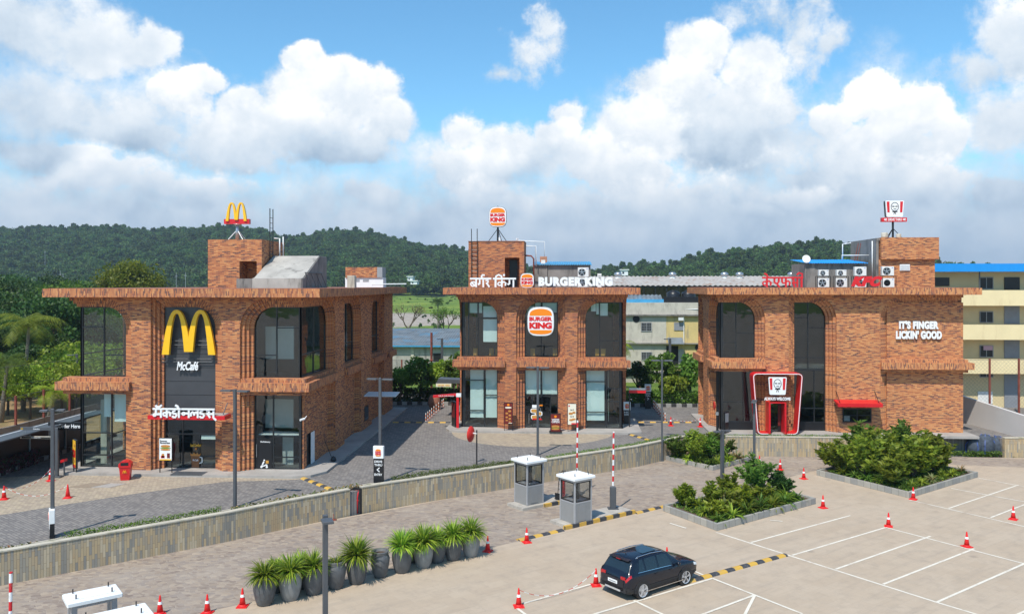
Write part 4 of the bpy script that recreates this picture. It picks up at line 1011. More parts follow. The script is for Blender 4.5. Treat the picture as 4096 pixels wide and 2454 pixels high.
# tower, ladder, shed
x0, x1 = Bx(-7.91), Bx(-3.17); ty0, ty1 = 4.0, 8.0; tz = 16.66 - TZ
b = MB(); b.box(x0, ty0, 11.47, x0 + 3.1, ty1, tz); b.box(x0 + 3.1, ty0, 14.0, x1, ty1, tz); b.box(x0 + 4.35, ty0, 11.47, x1, ty1, 14.0); b.box(x0 + 3.1, ty0 + 1.6, 11.47, x0 + 4.35, ty0 + 1.7, 14.0)
b.build('tower', BRICK_B, RB)
b = MB(); b.box(x0 + 3.4, ty0 + 1.5, 11.47, x0 + 4.1, ty0 + 1.58, 13.85); b.build('door', M_BLACK, RB)
b = MB(); b.box(x0 - .03, ty0 - .04, tz, x1 + .03, ty1 + .03, tz + .06); b.build('tower_coping', M_COPING, RB)
b = MB()
for dx in (.27, .76): b.tube([(x0 + dx, ty0 - .14, 12.2), (x0 + dx, ty0 - .14, 16.45)], .035, 5)
for k in range(9): b.tube([(x0 + .27, ty0 - .14, 12.5 + k * .36), (x0 + .76, ty0 - .14, 12.5 + k * .36)], .022, 5)
b.build('ladder', M_BLACK, RB)
b = MB()
xt = x1
b.tube([(xt - .8, 6, tz), (xt - .8, 6, tz + .2), (xt + 1.7, 6, tz + .08), (xt + 1.7, 6, 13.9)], .035, 6); b.tube([(xt + .1, 5.6, tz - .3), (xt + .95, 5.6, tz - .3), (xt + .98, 5.6, 13.3)], .05, 6); b.tube([(xt - .7, 5.5, tz), (xt - .7, 5.5, tz + .35), (xt - .55, 5.5, tz + .3)], .06, 6)
b.build('water_pipe', M_WHITE, RB, smooth=True)
b = MB(); b.tube([(xt + .05, 4.6, 14.2), (xt + .6, 4.6, 14.15), (xt + .8, 4.6, 13.9), (xt + .8, 4.6, 11.5)], .07, 7); b.build('red_pipe', M_RUST, RB, smooth=True)
b = MB(); sx0, sx1 = Bx(-2.37), Bx(2.52)
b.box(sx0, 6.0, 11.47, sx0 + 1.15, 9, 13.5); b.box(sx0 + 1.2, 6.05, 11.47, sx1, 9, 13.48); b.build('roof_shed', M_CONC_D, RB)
M_BLUE = mat('blue_sheet', (.06, .30, .52), .5, .12, 1.5); M_BLUEB = mat('blue_sheet_bright', (.012, .27, .70), .45, .04, 1.5)
def corrugated(x0, x1, y0, y1, z0, z1, pitch=.12, amp=.025):
    b = MB(); n = int((x1 - x0) / pitch * 4)
    for i in range(n):
        a, c = x0 + (x1 - x0) * i / n, x0 + (x1 - x0) * (i + 1) / n; da, dc = amp * math.sin(i * math.pi / 2), amp * math.sin((i + 1) * math.pi / 2)
        b.face([(a, y0, z0 + da), (c, y0, z0 + dc), (c, y1, z1 + dc), (a, y1, z1 + da)]); b.face([(a, y0, z0 + da - .04), (c, y0, z0 + dc - .04), (c, y0, z0 + dc), (a, y0, z0 + da)])
    return b
corrugated(sx0 - .05, sx1 + .1, 5.8, 9.2, 13.45, 13.8, .2, .04).build('roof_sheet', M_BLUE, RB)
# lettering along the roof edge
t = thing('roof_lettering', 'white Devanagari letters on the roof edge left of the small round logo', 'lettering', (-7.36, 65.5, 12.77))
b = MB(); W_, H_ = 3.75, 1.07
deva(b, [('ब', .02, .17), ('ग', .185, .325), ('र', .34, .46), ('क', .60, .80), ('ग', .815, .97)], 0, W_, 0.03, .62 * H_, 0, .12, .125)
b.box(.02 * W_, -.001, .60 * H_, .475 * W_, .12, .73 * H_); b.box(.51 * W_, -.0015, .60 * H_, 1.0 * W_, .12, .73 * H_)
band(b, [(.29 * W_, .7 * H_), (.262 * W_, .82 * H_), (.285 * W_, .94 * H_), (.335 * W_, .92 * H_)], .13, -.002, .12)
b.box(.545 * W_, -.0025, .03, .585 * W_, .12, .62 * H_)
band(b, [(.565 * W_, .68 * H_), (.58 * W_, .86 * H_), (.63 * W_, .95 * H_), (.69 * W_, .86 * H_), (.70 * W_, .66 * H_)], .13, -.0032, .12)
b.box(.725 * W_, -.003, .86 * H_, .765 * W_, .12, 1.0 * H_)
b.build('letters', M_WHITEL, t)
b = MB()
for xx in (.3, 1.3, 2.5, 3.4): b.box(xx, .13, -.02, xx + .04, .2, .3)
b.build('bracket', M_BLACK, t)
t = thing('logo_sign', 'small round-cornered bun logo panel on the roof edge between two white words', 'sign', (-2.72, 65.5, 12.77)); bun_logo(t, 0, .56, 1.04, 1.13, 0, .15)
t = thing('roof_lettering', 'white BURGER KING letters on the roof edge', 'lettering', (-1.82, 65.5, 12.77))
b = MB(); x = 0
put_text(b, 'BURGER', 0, 3.45, .12, .84, 0, .07, .12, space=1.15); put_text(b, 'KING', 3.68, 5.85, .12, .84, 0, .07, .12, space=1.15)
b.build('letters', M_WHITEL, t)
b = MB()
for xx in (.2, 1.3, 2.6, 3.9, 5.3): b.box(xx, .13, -.02, xx + .04, .2, .3)
b.build('bracket', M_BLACK, t)
t = thing('logo_sign', 'big round-cornered bun logo panel hung in front of the middle arched window', 'sign', (-1.64, 65.35, 10.09)); bun_logo(t, 0, 0, 2.06, 2.26, 0, .22)
b = MB(); b.box(-.5, .22, -.2, -.44, 1.4, -.14); b.box(.44, .22, -.2, .5, 1.4, -.14); b.build('bracket', M_BLACK, t)
t = thing('logo_sign', 'round-cornered bun logo sign on a black mast above the middle tower', 'sign', (-5.52, 71.5, 16.72)); bun_logo(t, 0, 2.16, 1.48, 1.72, -.15, .3, edge=M_BLACK)
b = MB(); b.tube([(0, .05, 0), (0, .05, 1.35)], .09, 8); b.tube([(0, .05, 3.0), (0, .05, 3.12)], .03, 5); b.build('mast', M_BLACK, t)
b = MB()
for dx, dy in ((-.8, -.4), (.8, -.4), (.3, .9)): b.tube([(dx, .05 + dy, 0), (0, .05, 1.15)], .03, 5)
b.build('stay', M_BLACK, t)
b = MB(); b.box(.08, -.1, .1, .22, .05, .38); b.build('junction_box', M_WHITE, t)

# ------------------------------------------------------------------ right restaurant
XC0, XC1 = 12.1, 31.35; cxC = (XC0 + XC1) / 2; X0, X1 = XC0 - cxC, XC1 - cxC; Cx = lambda x: x - cxC
r1 = dict(u=(X0 + SREC + .15, Cx(15.35)), arch='R', corner=corner_l(X0)); r2 = dict(u=(Cx(18.4), Cx(20.85)), arch='R'); r3 = dict(u=(Cx(25.5), X1 - SREC), arch='L', corner=corner_r(X1))
k1 = dict(u=(REC, 2.2), arch='R', corner=SIDE_C); k2 = dict(u=(6.0, 8.2), arch='L')
RC, X0, X1, TF, TR, TL, cxC = house('restaurant_building', 'wide orange brick restaurant with a red tapered portal, the rightmost of the three', XC0, XC1, 66.0, 8.6, BRICK_C, [r1, r2, r3], [k1, k2], None, ov=(.75, .75, .9))
b = MB(); b.box(Cx(25.5), REC - .3, ZB, X1 - .02, REC - .02, 10.3); b.build('blank_wall', BRICK_C, RC)
LB[:] = [BRICK_C, RC]
ledge1(TF, X0 + SREC, r1['u'][1] + NR * WA, REC, ea=SREC + .3); ledge1(TF, r3['u'][0] - NR * WA, X1 - SREC, REC, eb=SREC + .5); ledge1(TL, REC + .12, k1['u'][1] + NR * WA, SREC); ledge1(TL, k2['u'][0] - NR * WA, 9.2, SREC)
window(RC, TF, r1, 5.9, ZTOP, v, vert=[.44], hor=[(7.1, 0, .44), (7.85, .44, 1)])
window(RC, TF, r1, .78, 4.9, v, vert=[.66], hor=[(2.35, 0, .66)], arch=False)
window(RC, TF, r2, 5.0, ZTOP, v, vert=[.46], hor=[(9.1, 0, .46), (8.3, .46, 1), (5.93, 0, 1)])
window(RC, TF, r2, .78, 4.98, v, vert=[.66], hor=[(4.9, 0, 1), (1.9, 0, 1)], arch=False, name='window')
window(RC, TL, k1, 5.9, ZTOP, SREC + .05, vert=[.5]); window(RC, TL, k1, .15, 4.9, SREC + .05, vert=[.5], arch=False)
for r_ in (r1, r2): b = MB(); b.box(r_['u'][0], v - .08, ZB, r_['u'][1], v + .02, .78); b.build('stall_riser', M_BLACK, RC)
b = MB()
b.box(X0 + SREC, REC + .0, .15, X0 + SREC + .28, REC + .16, ZTOP); b.build('corner_post', M_FRAME, RC)
# tapered red portal
def rpath(P, r):
    out = []
    for i in range(len(P)):
        if i == 0 or i == len(P) - 1: out.append(P[i]); continue
        a, b_, c = Vector(P[i - 1]), Vector(P[i]), Vector(P[i + 1]); p = b_ + (a - b_).normalized() * r; q_ = b_ + (c - b_).normalized() * r
        for t in (0, .25, .5, .75, 1): out.append(tuple(p * (1 - t) ** 2 + b_ * 2 * t * (1 - t) + q_ * t * t))
    return out
pt_ = thing('portal_frame', 'tapered red portal frame with a white light line around the right entrance', 'portal', (16.68, 64.85, 1.45))
pth = rpath([(-.70, .03), (-1.50, .03), (-1.86, 4.66), (1.86, 4.66), (1.50, .03), (.70, .03)], .32)
b = MB(); band(b, pth, .12, 0, 1.12); b.build('frame', M_RED, pt_)
b = MB(); band(b, pth, .05, -.03, .0); b.build('light_line', M_WHITE, pt_)
b = MB(); band(b, [(-.60, .02), (-.60, 2.42), (.60, 2.42), (.60, .02)], .14, .02, 1.12); b.build('door_surround', M_RED, pt_)
t = thing('shop_door', 'dark glass door inside the red door surround', 'door', (16.68, 65.9, 1.45)); b = MB(); b.box(-.52, 0, .01, .52, .08, 2.34); b.build('leaf', M_BLACK, t); b = MB(); b.box(.28, -.04, .5, .47, -.02, 2.1); b.build('poster', M_MAROON, t); b = MB(); b.box(-.48, -.03, .05, .26, -.02, 2.25); b.build('pane', M_GLASSC, t)
t = thing('bucket_sign', 'tapered white and red striped portrait sign inside the red portal', 'sign', (16.68, 64.90, 5.18)); bucket_sign(t, 0, 0, 1.40, 1.36, 0, .2)
t = thing('wall_lettering', 'white ALWAYS WELCOME letters above the red door surround', 'lettering', (16.68, 64.95, 4.06)); b = MB(); put_text(b, 'ALWAYS WELCOME', -1.0, 1.0, 0, .24, 0, .04, .05, space=1.05); b.build('letters', M_WHITEL, t)
t = thing('wall_lettering', "white IT'S FINGER LICKIN' GOOD letters on the blank brick panel", 'lettering', (27.9, 66.28, 8.75)); b = MB(); put_text(b, "IT'S FINGER", -1.5, 1.5, .78, 1.42, 0, .062, .1, space=1.10); put_text(b, "LICKIN' GOOD", -1.74, 1.74, 0, .66, 0, .062, .1, space=1.10); b.build('letters', M_WHITEL, t)
t = thing('roof_lettering', 'red Devanagari letters on the roof edge of the right restaurant', 'lettering', (15.65, 65.45, 12.8))
b = MB(); W_, H_ = 3.2, 1.1
deva(b, [('क', .0, .23), ('ए', .26, .44), ('फ', .46, .68), ('स', .70, .86)], 0, W_, 0, .66 * H_, 0, .12, .13)
b.box(.0 * W_, -.001, .62 * H_, .98 * W_, .12, .74 * H_); band(b, [(.14 * W_, .7 * H_), (.10 * W_, .92 * H_), (.05 * W_, .98 * H_)], .13, -.002, .12)
b.box(.92 * W_, .002, 0.0, .965 * W_, .12, .7 * H_); band(b, [(.95 * W_, .7 * H_), (.96 * W_, .95 * H_), (.88 * W_, 1.02 * H_), (.83 * W_, .86 * H_)], .13, .003, .12)
b.build('letters', M_RED, t)
t = thing('roof_lettering', 'red KFC letters on the roof edge before the air conditioning units', 'lettering', (22.45, 65.45, 12.8)); b = MB(); put_text(b, 'KFC', 0, 2.35, .05, .86, 0, .075, .12, .35, space=1.12); b.build('letters', M_RED, t)
b = MB()
for xx in (.2, 1.2, 2.0): b.box(xx, .13, -.05, xx + .04, .2, .3)
b.build('bracket', M_BLACK, t)
# tower, shed, side wall
b = MB(); b.box(Cx(25.95), 2.7, 15.05 - TZ, Cx(30.5), 6.0, 16.83 - TZ); b.build('tower', BRICK_C, RC)
b = MB(); b.box(Cx(25.85), 3.0, 11.47, Cx(30.3), 6.2, 15.04 - TZ); b.build('tower_base', BRICK_C, RC)
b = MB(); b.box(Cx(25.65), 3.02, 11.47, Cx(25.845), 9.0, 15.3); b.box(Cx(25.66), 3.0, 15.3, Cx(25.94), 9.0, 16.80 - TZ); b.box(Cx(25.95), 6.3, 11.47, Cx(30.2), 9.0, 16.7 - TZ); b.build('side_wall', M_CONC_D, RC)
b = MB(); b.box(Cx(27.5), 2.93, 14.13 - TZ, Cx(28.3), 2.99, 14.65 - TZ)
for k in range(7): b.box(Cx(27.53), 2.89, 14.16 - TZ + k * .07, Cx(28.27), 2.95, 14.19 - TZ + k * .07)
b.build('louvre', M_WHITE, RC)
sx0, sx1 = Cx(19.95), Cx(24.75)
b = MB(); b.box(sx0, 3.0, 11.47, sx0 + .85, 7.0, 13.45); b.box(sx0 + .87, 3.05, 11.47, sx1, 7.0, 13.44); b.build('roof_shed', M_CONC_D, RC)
corrugated(sx0 - .05, sx1 + .15, 2.75, 7.2, 13.48, 13.85, .2, .03).build('roof_sheet', M_BLUEB, RC)
b = MB(); b.tube([(Cx(23.4), 4.5, 13.6), (Cx(23.4), 4.5, 14.15), (Cx(25.6), 4.5, 14.15)], .04, 6); b.build('water_pipe', M_WHITE, RC, smooth=True); b = MB(); b.tube([(Cx(24.3), 7, 13.6), (Cx(24.3), 7, 15.2), (Cx(25.0), 7, 15.3)], .05, 6); b.build('water_pipe', M_WHITE, RC, smooth=True); b = MB(); b.tube([(Cx(25.55), 3.6, 12), (Cx(25.55), 3.6, 15.3)], .04, 6); b.build('water_pipe', M_WHITE, RC, smooth=True)
b = MB(); b.tube([(Cx(24.6), 5, 13.7), (Cx(25.0), 5.2, 15.2)], .03, 5); b.tube([(Cx(24.8), 5, 13.7), (Cx(25.2), 5.2, 15.2)], .03, 5); b.build('rusty_ladder', M_RUST, RC)
t = thing('satellite_dish', 'small white satellite dish at the left end of the blue roofed shed', 'dish', (20.0, 68.8, 14.75)); b = MB(); b.M = Matrix.Translation((0, 0, .35)) @ Matrix.Rotation(math.radians(-15), 4, 'X'); b.lathe([(0, .1), (.15, .085), (.28, .04), (.33, 0), (.33, -.02), (.26, .02), (0, .12)], (0, 0, 0), 20, ax='y'); b.build('bowl', M_WHITE, t, smooth=True); b = MB(); b.tube([(0, .1, 0), (0, .1, .3)], .025, 6); b.tube([(0, .0, .1), (.0, -.3, .35)], .012, 5); b.build('arm', M_GREY, t)
def water_drum(x, y, z, r, h, label):
    t = thing('roof_drum', label, 'drum', (x, y, z)); b = MB(); b.lathe([(r, 0), (r * 1.04, h * .3), (r, h * .35), (r * 1.04, h * .65), (r, h * .7), (r, h * .95), (r * .6, h), (0, h)], (0, 0, 0), 14); b.build('body', M_PLASTER, t, smooth=True)
water_drum(26.5, 69.5, 16.83, .26, .45, 'white drum left of the mast on the right tower'); water_drum(27.75, 69.8, 16.83, .2, .36, 'pale small drum right of the mast on the right tower')
t = thing('bucket_sign', 'tapered portrait sign with DRIVE THRU bar on the right tower roof', 'sign', (27.5, 70.2, 16.83)); bucket_sign(t, .06, 2.45, 1.5, 1.36, -.1, .45)
b = MB(); b.box(-.98, -.1, 1.38, 1.04, .25, 1.72); b.build('bar', M_RED, t)
b = MB(); put_text(b, 'DRIVE THRU', -.48, .62, 1.45, 1.66, -.12, .02, .03); put_text(b, '<<', -.82, -.58, 1.45, 1.66, -.121, .03, .03, space=.7); put_text(b, '<<', .7, .94, 1.45, 1.66, -.121, .03, .03, space=.7); b.build('lettering', M_WHITEL, t)
b = MB(); b.tube([(0, .15, 0), (0, .15, 1.9)], .09, 8); b.build('mast', M_BLACK, t)
b = MB()
for dx, dy in ((-.65, -.3), (.65, -.3), (-.1, .9)): b.tube([(dx, .15 + dy, 0), (0, .15, .85)], .03, 5)
b.build('stay', M_BLACK, t)
# awning and serving hatch
t = thing('awning', 'flat red metal awning over the right serving hatch', 'awning', (22.95, 64.9, 3.6)); b = MB(); b.prism([(0, 0), (0, .26), (1.1, .42), (1.1, .34)], 'x', -1.68, 1.68); b.build('sheet', M_RED, t)
b = MB()
for dx in (-1.5, 1.45): b.tube([(dx, .1, .26), (dx, 1.08, 1.1)], .025, 5)
b.build('stay', M_BLACK, t)
t = thing('serving_hatch', 'black framed serving hatch in the brick wall under the red awning', 'window', (23.05, 65.92, 2.26)); b = MB()
b.box(-1.1, 0, 0, 1.1, .06, .08); b.box(-1.1, 0, 1.0, 1.1, .06, 1.08); b.box(-1.1, .002, .08, -1.02, .058, 1.0); b.box(1.02, .002, .08, 1.1, .058, 1.0); b.box(-.04, .002, .08, .04, .058, 1.0); b.box(-1.02, .004, .52, -.04, .056, .58); b.box(.04, .004, .52, 1.02, .056, .58); b.build('frame', M_FRAME, t)
b = MB(); b.box(-1.05, .045, .04, 1.05, .075, 1.04); b.build('backing', M_BLACK, t); b = MB(); b.box(-1.0, .012, .1, -.55, .02, .5); b.build('paper', M_WHITE, t)
b = MB(); b.box(-1.02, .008, .08, 1.02, .010, 1.0); b.build('pane', M_GLASSC, t)
# ------------------------------------------------------------------ street furniture
def lamp(label, x, y, z, h, w_=.15, rz=0.0, heads=2, hd=.62):
    t = thing('street_lamp', label, 'lamp', (x, y, z), rz, 'street lamps')
    b = MB(); b.bevbox(-w_ / 2, -w_ / 2, 0, w_ / 2, w_ / 2, h, .012); b.build('pole', M_DARKMETAL, t)
    b = MB(); b.bevbox(-w_ * .9, -w_ * .9, 0, w_ * .9, w_ * .9, .04, .01)
    for sx in (-1, 1):
        for sy in (-1, 1): b.lathe([(.018, .04), (.018, .07), (0, .07)], (sx * w_ * .7, sy * w_ * .7, 0), 6)
    b.build('base_plate', M_DARKMETAL, t)
    for k in range(heads):
        sg = -1 if k == 0 else 1
        b = MB(); b.box(sg * w_ / 2, -.03, h - .13, sg * (w_ / 2 + .12), .03, h - .07); x0, x1 = sorted((sg * (w_ / 2 + .1), sg * (w_ / 2 + .1 + hd)))
        b.bevbox(x0, -.16, h - .12, x1, .16, h - .045, .015); hdo = b.build('lamp_head', M_DARKMETAL, t)
        b = MB(); b.box(x0 + .06, -.11, h - .135, x1 - .06, .11, h - .121); b.build('lens', M_WHITE, hdo)
    return t
def gl(px, py, z=0.0): return G(px, py, z)
x, y = gl(210, 2145, TZ); lamp('tall charcoal lamp at the far left beside the small white logo totem', x, y, TZ, 5.95, rz=.35, hd=.35)
x, y = gl(940, 2026, TZ); lamp('charcoal lamp on the slate wall before the left restaurant entrance', x, y, TZ, 6.2, rz=-.15)
x, y = gl(1516, 1933, TZ); lamp('charcoal lamp behind the DRIVE THRU ENTRY totem at the red pipe gap', x, y + .3, TZ, 6.2, rz=-.15)
x, y = gl(2151, 1819, TZ); lamp('charcoal lamp in front of the middle restaurant entrance, behind the toll booths', x, y, TZ, 6.1, rz=-.1)
x, y = gl(3517, 1735, TZ); lamp('slim charcoal lamp against the right restaurant beside the red awning', x, y, TZ, 5.6, .12, rz=0, hd=.3)
x, y = gl(2648, 1843, 0); lamp('charcoal lamp at the left corner of the far shrub bed', x, y, 0, 7.5, .13, rz=-.1)
x, y = gl(2889, 1985, 0); lamp('shorter charcoal lamp in the middle planter bed, left of its neighbour', x, y, 0, 4.1, .19, rz=.5, hd=.4)
x, y = gl(3017, 1948, 0); lamp('taller charcoal lamp in the middle planter bed, right of its neighbour', x, y, 0, 5.6, .17, rz=1.3, hd=.4)
d_ = ray(1301, 2057); tt = 24.6; lamp('big foreground charcoal lamp standing among the potted plants', d_[0] * tt, d_[1] * tt, 0, HC + d_[2] * tt, .15, rz=2.0, heads=1, hd=.45)
x, y = V(307, 1415, 74)[0], 74; lamp('dark lamp behind the left restaurant at its left edge', x, y, TZ, V(307, 1415, 74)[1] - TZ, .18, rz=.3, heads=1)
x, y = V(2680, 1352, 84)[0], 84; lamp('thin dark lamp before the pale factory house behind the trees', x, y, TZ, V(2680, 1352, 84)[1] - TZ, .22, heads=1, hd=.4)
x, y = V(1768, 1352, 84)[0], 84; lamp('thin dark lamp before the blue roofed shed', x, y, TZ, V(1768, 1352, 84)[1] - TZ, .22, heads=1, hd=.3)

# toll booths
M_BOOTH = mat('booth_grey', (.26, .255, .25), .5, .05, 2, metal=.0); M_BFRAME = mat('booth_frame', (.42, .42, .43), .4, .05, 3, metal=.3)
def booth(label, x, y, z, rz, w_=1.3, d=1.3, h=2.25, open_=False):
    t = thing('toll_booth', label, 'booth', (x, y, z), rz, 'toll booths'); hw, hd = w_ / 2, d / 2
    if not open_:
        b = MB(); b.box(-hw, -hd, 0, hw, hd, 1.05); b.build('lower_panel', M_BOOTH, t)
    P = MB()
    for sx in (-1, 1):
        for sy in (-1, 1): P.box(sx * (hw + .012), sy * (hd + .012), 0, sx * (hw - (.17 if open_ else .07)), sy * (hd - (.15 if open_ else .07)), h)
    P.box(-hw - .006, -hd - .006, h - .16, hw + .006, hd + .006, h - .02)
    if not open_: P.box(-hw - .008, -hd - .008, 1.05, hw + .008, hd + .008, 1.12)
    P.build('frame', M_BFRAME, t)
    if not open_:
        for (ax, sg) in (('x', -1), ('x', 1), ('y', -1), ('y', 1)):
            b = MB()
            L = (hd if ax == 'x' else hw) - .07
            for (a0, a1, z0, z1) in ((-L, -L + .07, 1.12, h - .16), (L - .07, L, 1.12, h - .16), (-L + .07, L - .07, 1.12, 1.18), (-L + .07, L - .07, h - .22, h - .16)):
                if ax == 'x': b.box(sg * (hw - .05), a0, z0, sg * (hw - .01), a1, z1)
                else: b.box(a0, sg * (hd - .05), z0, a1, sg * (hd - .01), z1)
            wn_ = b.build('window', M_BLACK, t); b = MB()
            if ax == 'x': b.face([(sg * (hw - .03), -L + .07, 1.18), (sg * (hw - .03), L - .07, 1.18), (sg * (hw - .03), L - .07, h - .22), (sg * (hw - .03), -L + .07, h - .22)])
            else: b.face([(-L + .07, sg * (hd - .03), 1.18), (L - .07, sg * (hd - .03), 1.18), (L - .07, sg * (hd - .03), h - .22), (-L + .07, sg * (hd - .03), h - .22)])
            b.build('pane', M_GLASSC, wn_)
        b = MB(); b.box(-hw + .1, -hd + .1, 1.051, hw - .1, hd - .1, 1.055); b.build('desk', M_BLACK, t)
        b = MB(); b.lathe([(.13, 1.06), (.16, 1.3), (.1, 1.5), (.09, 1.7), (0, 1.75)], (.15, .1, 0), 10); b.build('fan', M_BLACK, t)
        b = MB(); b.box(-hw + .25, -hd - .022, .1, hw - .45, -hd - .008, .98); b.build('door_panel', M_BOOTH, t)
    b = MB(); b.bevbox(-hw - .16, -hd - .16, h - .02, hw + .16, hd + .16, h + .12, .03); b.build('roof', M_WHITE, t)
    b = MB(); b.box(-hw + .02, -hd + .02, h + .12, hw - .02, hd - .02, h + .15); b.build('roof_panel', M_WHITE, t)
    b = MB()
    for sx in (-.8, .8):
        for sy in (-.8, .8): b.tube([(sx * hw, sy * hd, h + .1), (sx * hw, sy * hd, h + .3)], .022, 6)
    b.build('eye_bolt', M_BLACK, t)
    return t
RZB = ANG
booth('grey booth on the farther island, left of the two booths', -1.92, 48.75, .18, RZB, 1.22, 1.22, 2.45)
booth('grey booth on the nearer island, right of the two booths', .78, 45.2, .18, RZB, 1.22, 1.22, 2.35)
p_ = G(370, 2385, 2.2); booth('open legged white roofed booth at the lower left corner', p_[0], p_[1], 0, RZB, 1.4, .78, 2.2, open_=True)
p_ = G(455, 2475, 2.1); booth('white booth roof cut off by the bottom edge at the lower left', p_[0], p_[1], 0, RZB, 1.9, .9, 2.1)
M_ISL = mat('island_concrete', (.42, .38, .33), .85, .15, 1.5, bump=.2, stain=(2, (.30, .27, .24)))
def island(name, label, pts, h, m=M_ISL):
    c = Vector((sum(p[0] for p in pts) / len(pts), sum(p[1] for p in pts) / len(pts))); t = thing(name, label, 'island', (c.x, c.y, 0))
    b = MB(); b.prism([(p[0] - c.x, p[1] - c.y) for p in pts], 'z', 0, h - .01); b.build('slab', m, t); return t, c
def rect(cx, cy, L, W_, a=ANG):
    u = Vector((math.cos(a), math.sin(a))); n = Vector((-u.y, u.x)); c = Vector((cx, cy)); return [tuple(c - u * L / 2 - n * W_ / 2), tuple(c + u * L / 2 - n * W_ / 2), tuple(c + u * L / 2 + n * W_ / 2), tuple(c - u * L / 2 + n * W_ / 2)]
def striped_kerb(label, a, b_, w_=.34, h=.1, z=.0, name='speed_bump', mt=None, round_=True, cat='speed bump', group=None):
    """bump along a line: low rounded bar with yellow and black lengths"""
    A, B = Vector(a), Vector(b_); L = (B - A).length; rz = math.atan2(B.y - A.y, B.x - A.x); t = MB()
    prof_ = [(-w_ / 2, 0), (-w_ * .36, h * .7), (-w_ * .15, h), (w_ * .15, h), (w_ * .36, h * .7), (w_ / 2, 0)] if round_ else [(-w_ / 2, 0), (-w_ / 2, h), (w_ / 2, h), (w_ / 2, 0)]
    s = 0
    while s < L - .01:
        e = min(L, s + .5)
        for i in range(len(prof_) - 1):
            p, q_ = prof_[i], prof_[i + 1]; t.face([(s, p[0], p[1]), (e, p[0], p[1]), (e, q_[0], q_[1]), (s, q_[0], q_[1])], 0, [(s + .001, 0), (e - .001, 0), (e - .001, .1), (s + .001, .1)])
        s = e
    t.face([(0, p[0], p[1]) for p in prof_]); t.face([(L, p[0], p[1]) for p in prof_])
    o = t.build(name, mt or M_BUMP); o.location = (A.x, A.y, z); o.rotation_euler = (0, 0, rz); return tag(o, label, cat, group)
isl, c = island('booth_island', 'raised kerbed island under the farther booth', rect(-1.1, 49.25, 4.2, 1.5), .18)
isl, c = island('booth_island', 'raised kerbed island under the nearer booth and the right barrier post', rect(1.75, 46.2, 5.0, 1.45), .18)
striped_kerb('striped kerb edging the farther booth island', (-1.0, 48.28), (1.3, 50.2), .18, .2, 0, 'striped_kerb', round_=False, cat='kerb')
striped_kerb('striped kerb edging the nearer booth island', (.15, 43.9), (4.15, 47.3), .18, .2, 0, 'striped_kerb', round_=False, cat='kerb')
striped_kerb('yellow and black bump running from the nearer booth island to the middle planter', (4.2, 47.25), (6.6, 49.35), .34, .09)
striped_kerb('yellow and black bump left of the nearer booth, beside two cones', (-2.2, 41.9), (.05, 43.8), .4, .08)
striped_kerb('yellow and black bump starting beside the dark car', (5.4, 36.45), (10.75, 40.4), .36, .09)
striped_kerb('yellow and black bump before the right corner of the left restaurant', G(1212, 1912, TZ), G(1345, 1964, TZ), .38, .08, TZ)
striped_kerb('straight bump across the lane between the left and middle restaurants', (-14.3, 69.4), (-9.4, 69.6), .38, .07, TZ, group='bumps across the lanes')
striped_kerb('straight bump across the lane between the middle and right restaurants', (6.5, 70.7), (11.4, 70.9), .38, .07, TZ, group='bumps across the lanes')
striped_kerb('slanting bump behind the slate wall right of the middle restaurant', G(2470, 1722, TZ), G(2605, 1762, TZ), .36, .07, TZ)
# barrier posts
def barrier(label, x, y, z, h, z1=1.3, cab=True):
    t = thing('barrier_post', label, 'barrier', (x, y, z), .1, 'raised barrier arms')
    b = MB()
    if cab: b.bevbox(-.17, -.14, 0, .17, .14, 1.25, .03); b.lathe([(.03, 1.25), (.03, 1.3)], (0, 0, 0), 8); b.build('cabinet', M_DARKMETAL, t)
    b = MB(); b.box(-.3, -.25, -.002, .3, .25, .03); b.build('base_plate', M_DARKMETAL, t)
    b = MB(); b.tube([(0, -.02, z1 if cab else .1), (.04, -.02, h)], .055, 10)
    o = b.build('arm', M_POLE, t)
    ul = o.data.uv_layers[0].data
    for p in o.data.polygons:
        for li in p.loop_indices:
            cco = o.data.vertices[o.data.loops[li].vertex_index].co; ul[li].uv = (cco.x, cco.z)
barrier('raised red and white barrier arm right of the nearer booth', 2.95, 47.6, .18, V(2442, 1725, 47.6)[1] - .18)
barrier('raised red and white barrier arm rising behind the nearer booth', .95, 51.0, .18, V(2256, 1680, 51.0)[1] - .18)
px_ = G(40, 2700, 0); barrier('raised red and white barrier arm at the far left edge', px_[0], px_[1], 0, V(43, 2285, px_[1])[1], cab=False)
t = thing('red_post', 'short red post behind the nearer booth', 'post', (.15, 50.1, .18)); b = MB(); b.bevbox(-.08, -.06, 0, .08, .06, 1.1, .02); b.build('body', M_RED, t)
t = thing('handcart', 'black two wheeled handcart leaning between the two booths', 'handcart', (-.05, 49.5, .18), ANG - 1.2)
b = MB()
for dx in (-.2, .2): b.tube([(dx, 0, .1), (dx, .12, .9), (dx, .35, 1.45)], .022, 6)
for z_ in (.25, .55, .85, 1.1): b.tube([(-.2, .02 + .13 * z_, z_), (.2, .02 + .13 * z_, z_)], .015, 5)
b.tube([(-.2, .35, 1.45), (-.1, .42, 1.6), (.1, .42, 1.6), (.2, .35, 1.45)], .022, 6); b.build('frame', M_BLACK, t)
b = MB(); b.box(-.26, -.3, .05, .26, 0, .09); b.box(-.24,-.28,.09,.24,-.25,.4); b.build('load_plate', M_BLACK, t)
for dx in (-.28, .28): b = MB(); b.lathe([(0, -.03), (.11, -.03), (.12, 0), (.11, .03), (0, .03)], (dx, .05, .12), 14, ax='x'); b.build('wheel', M_BLACK, t)

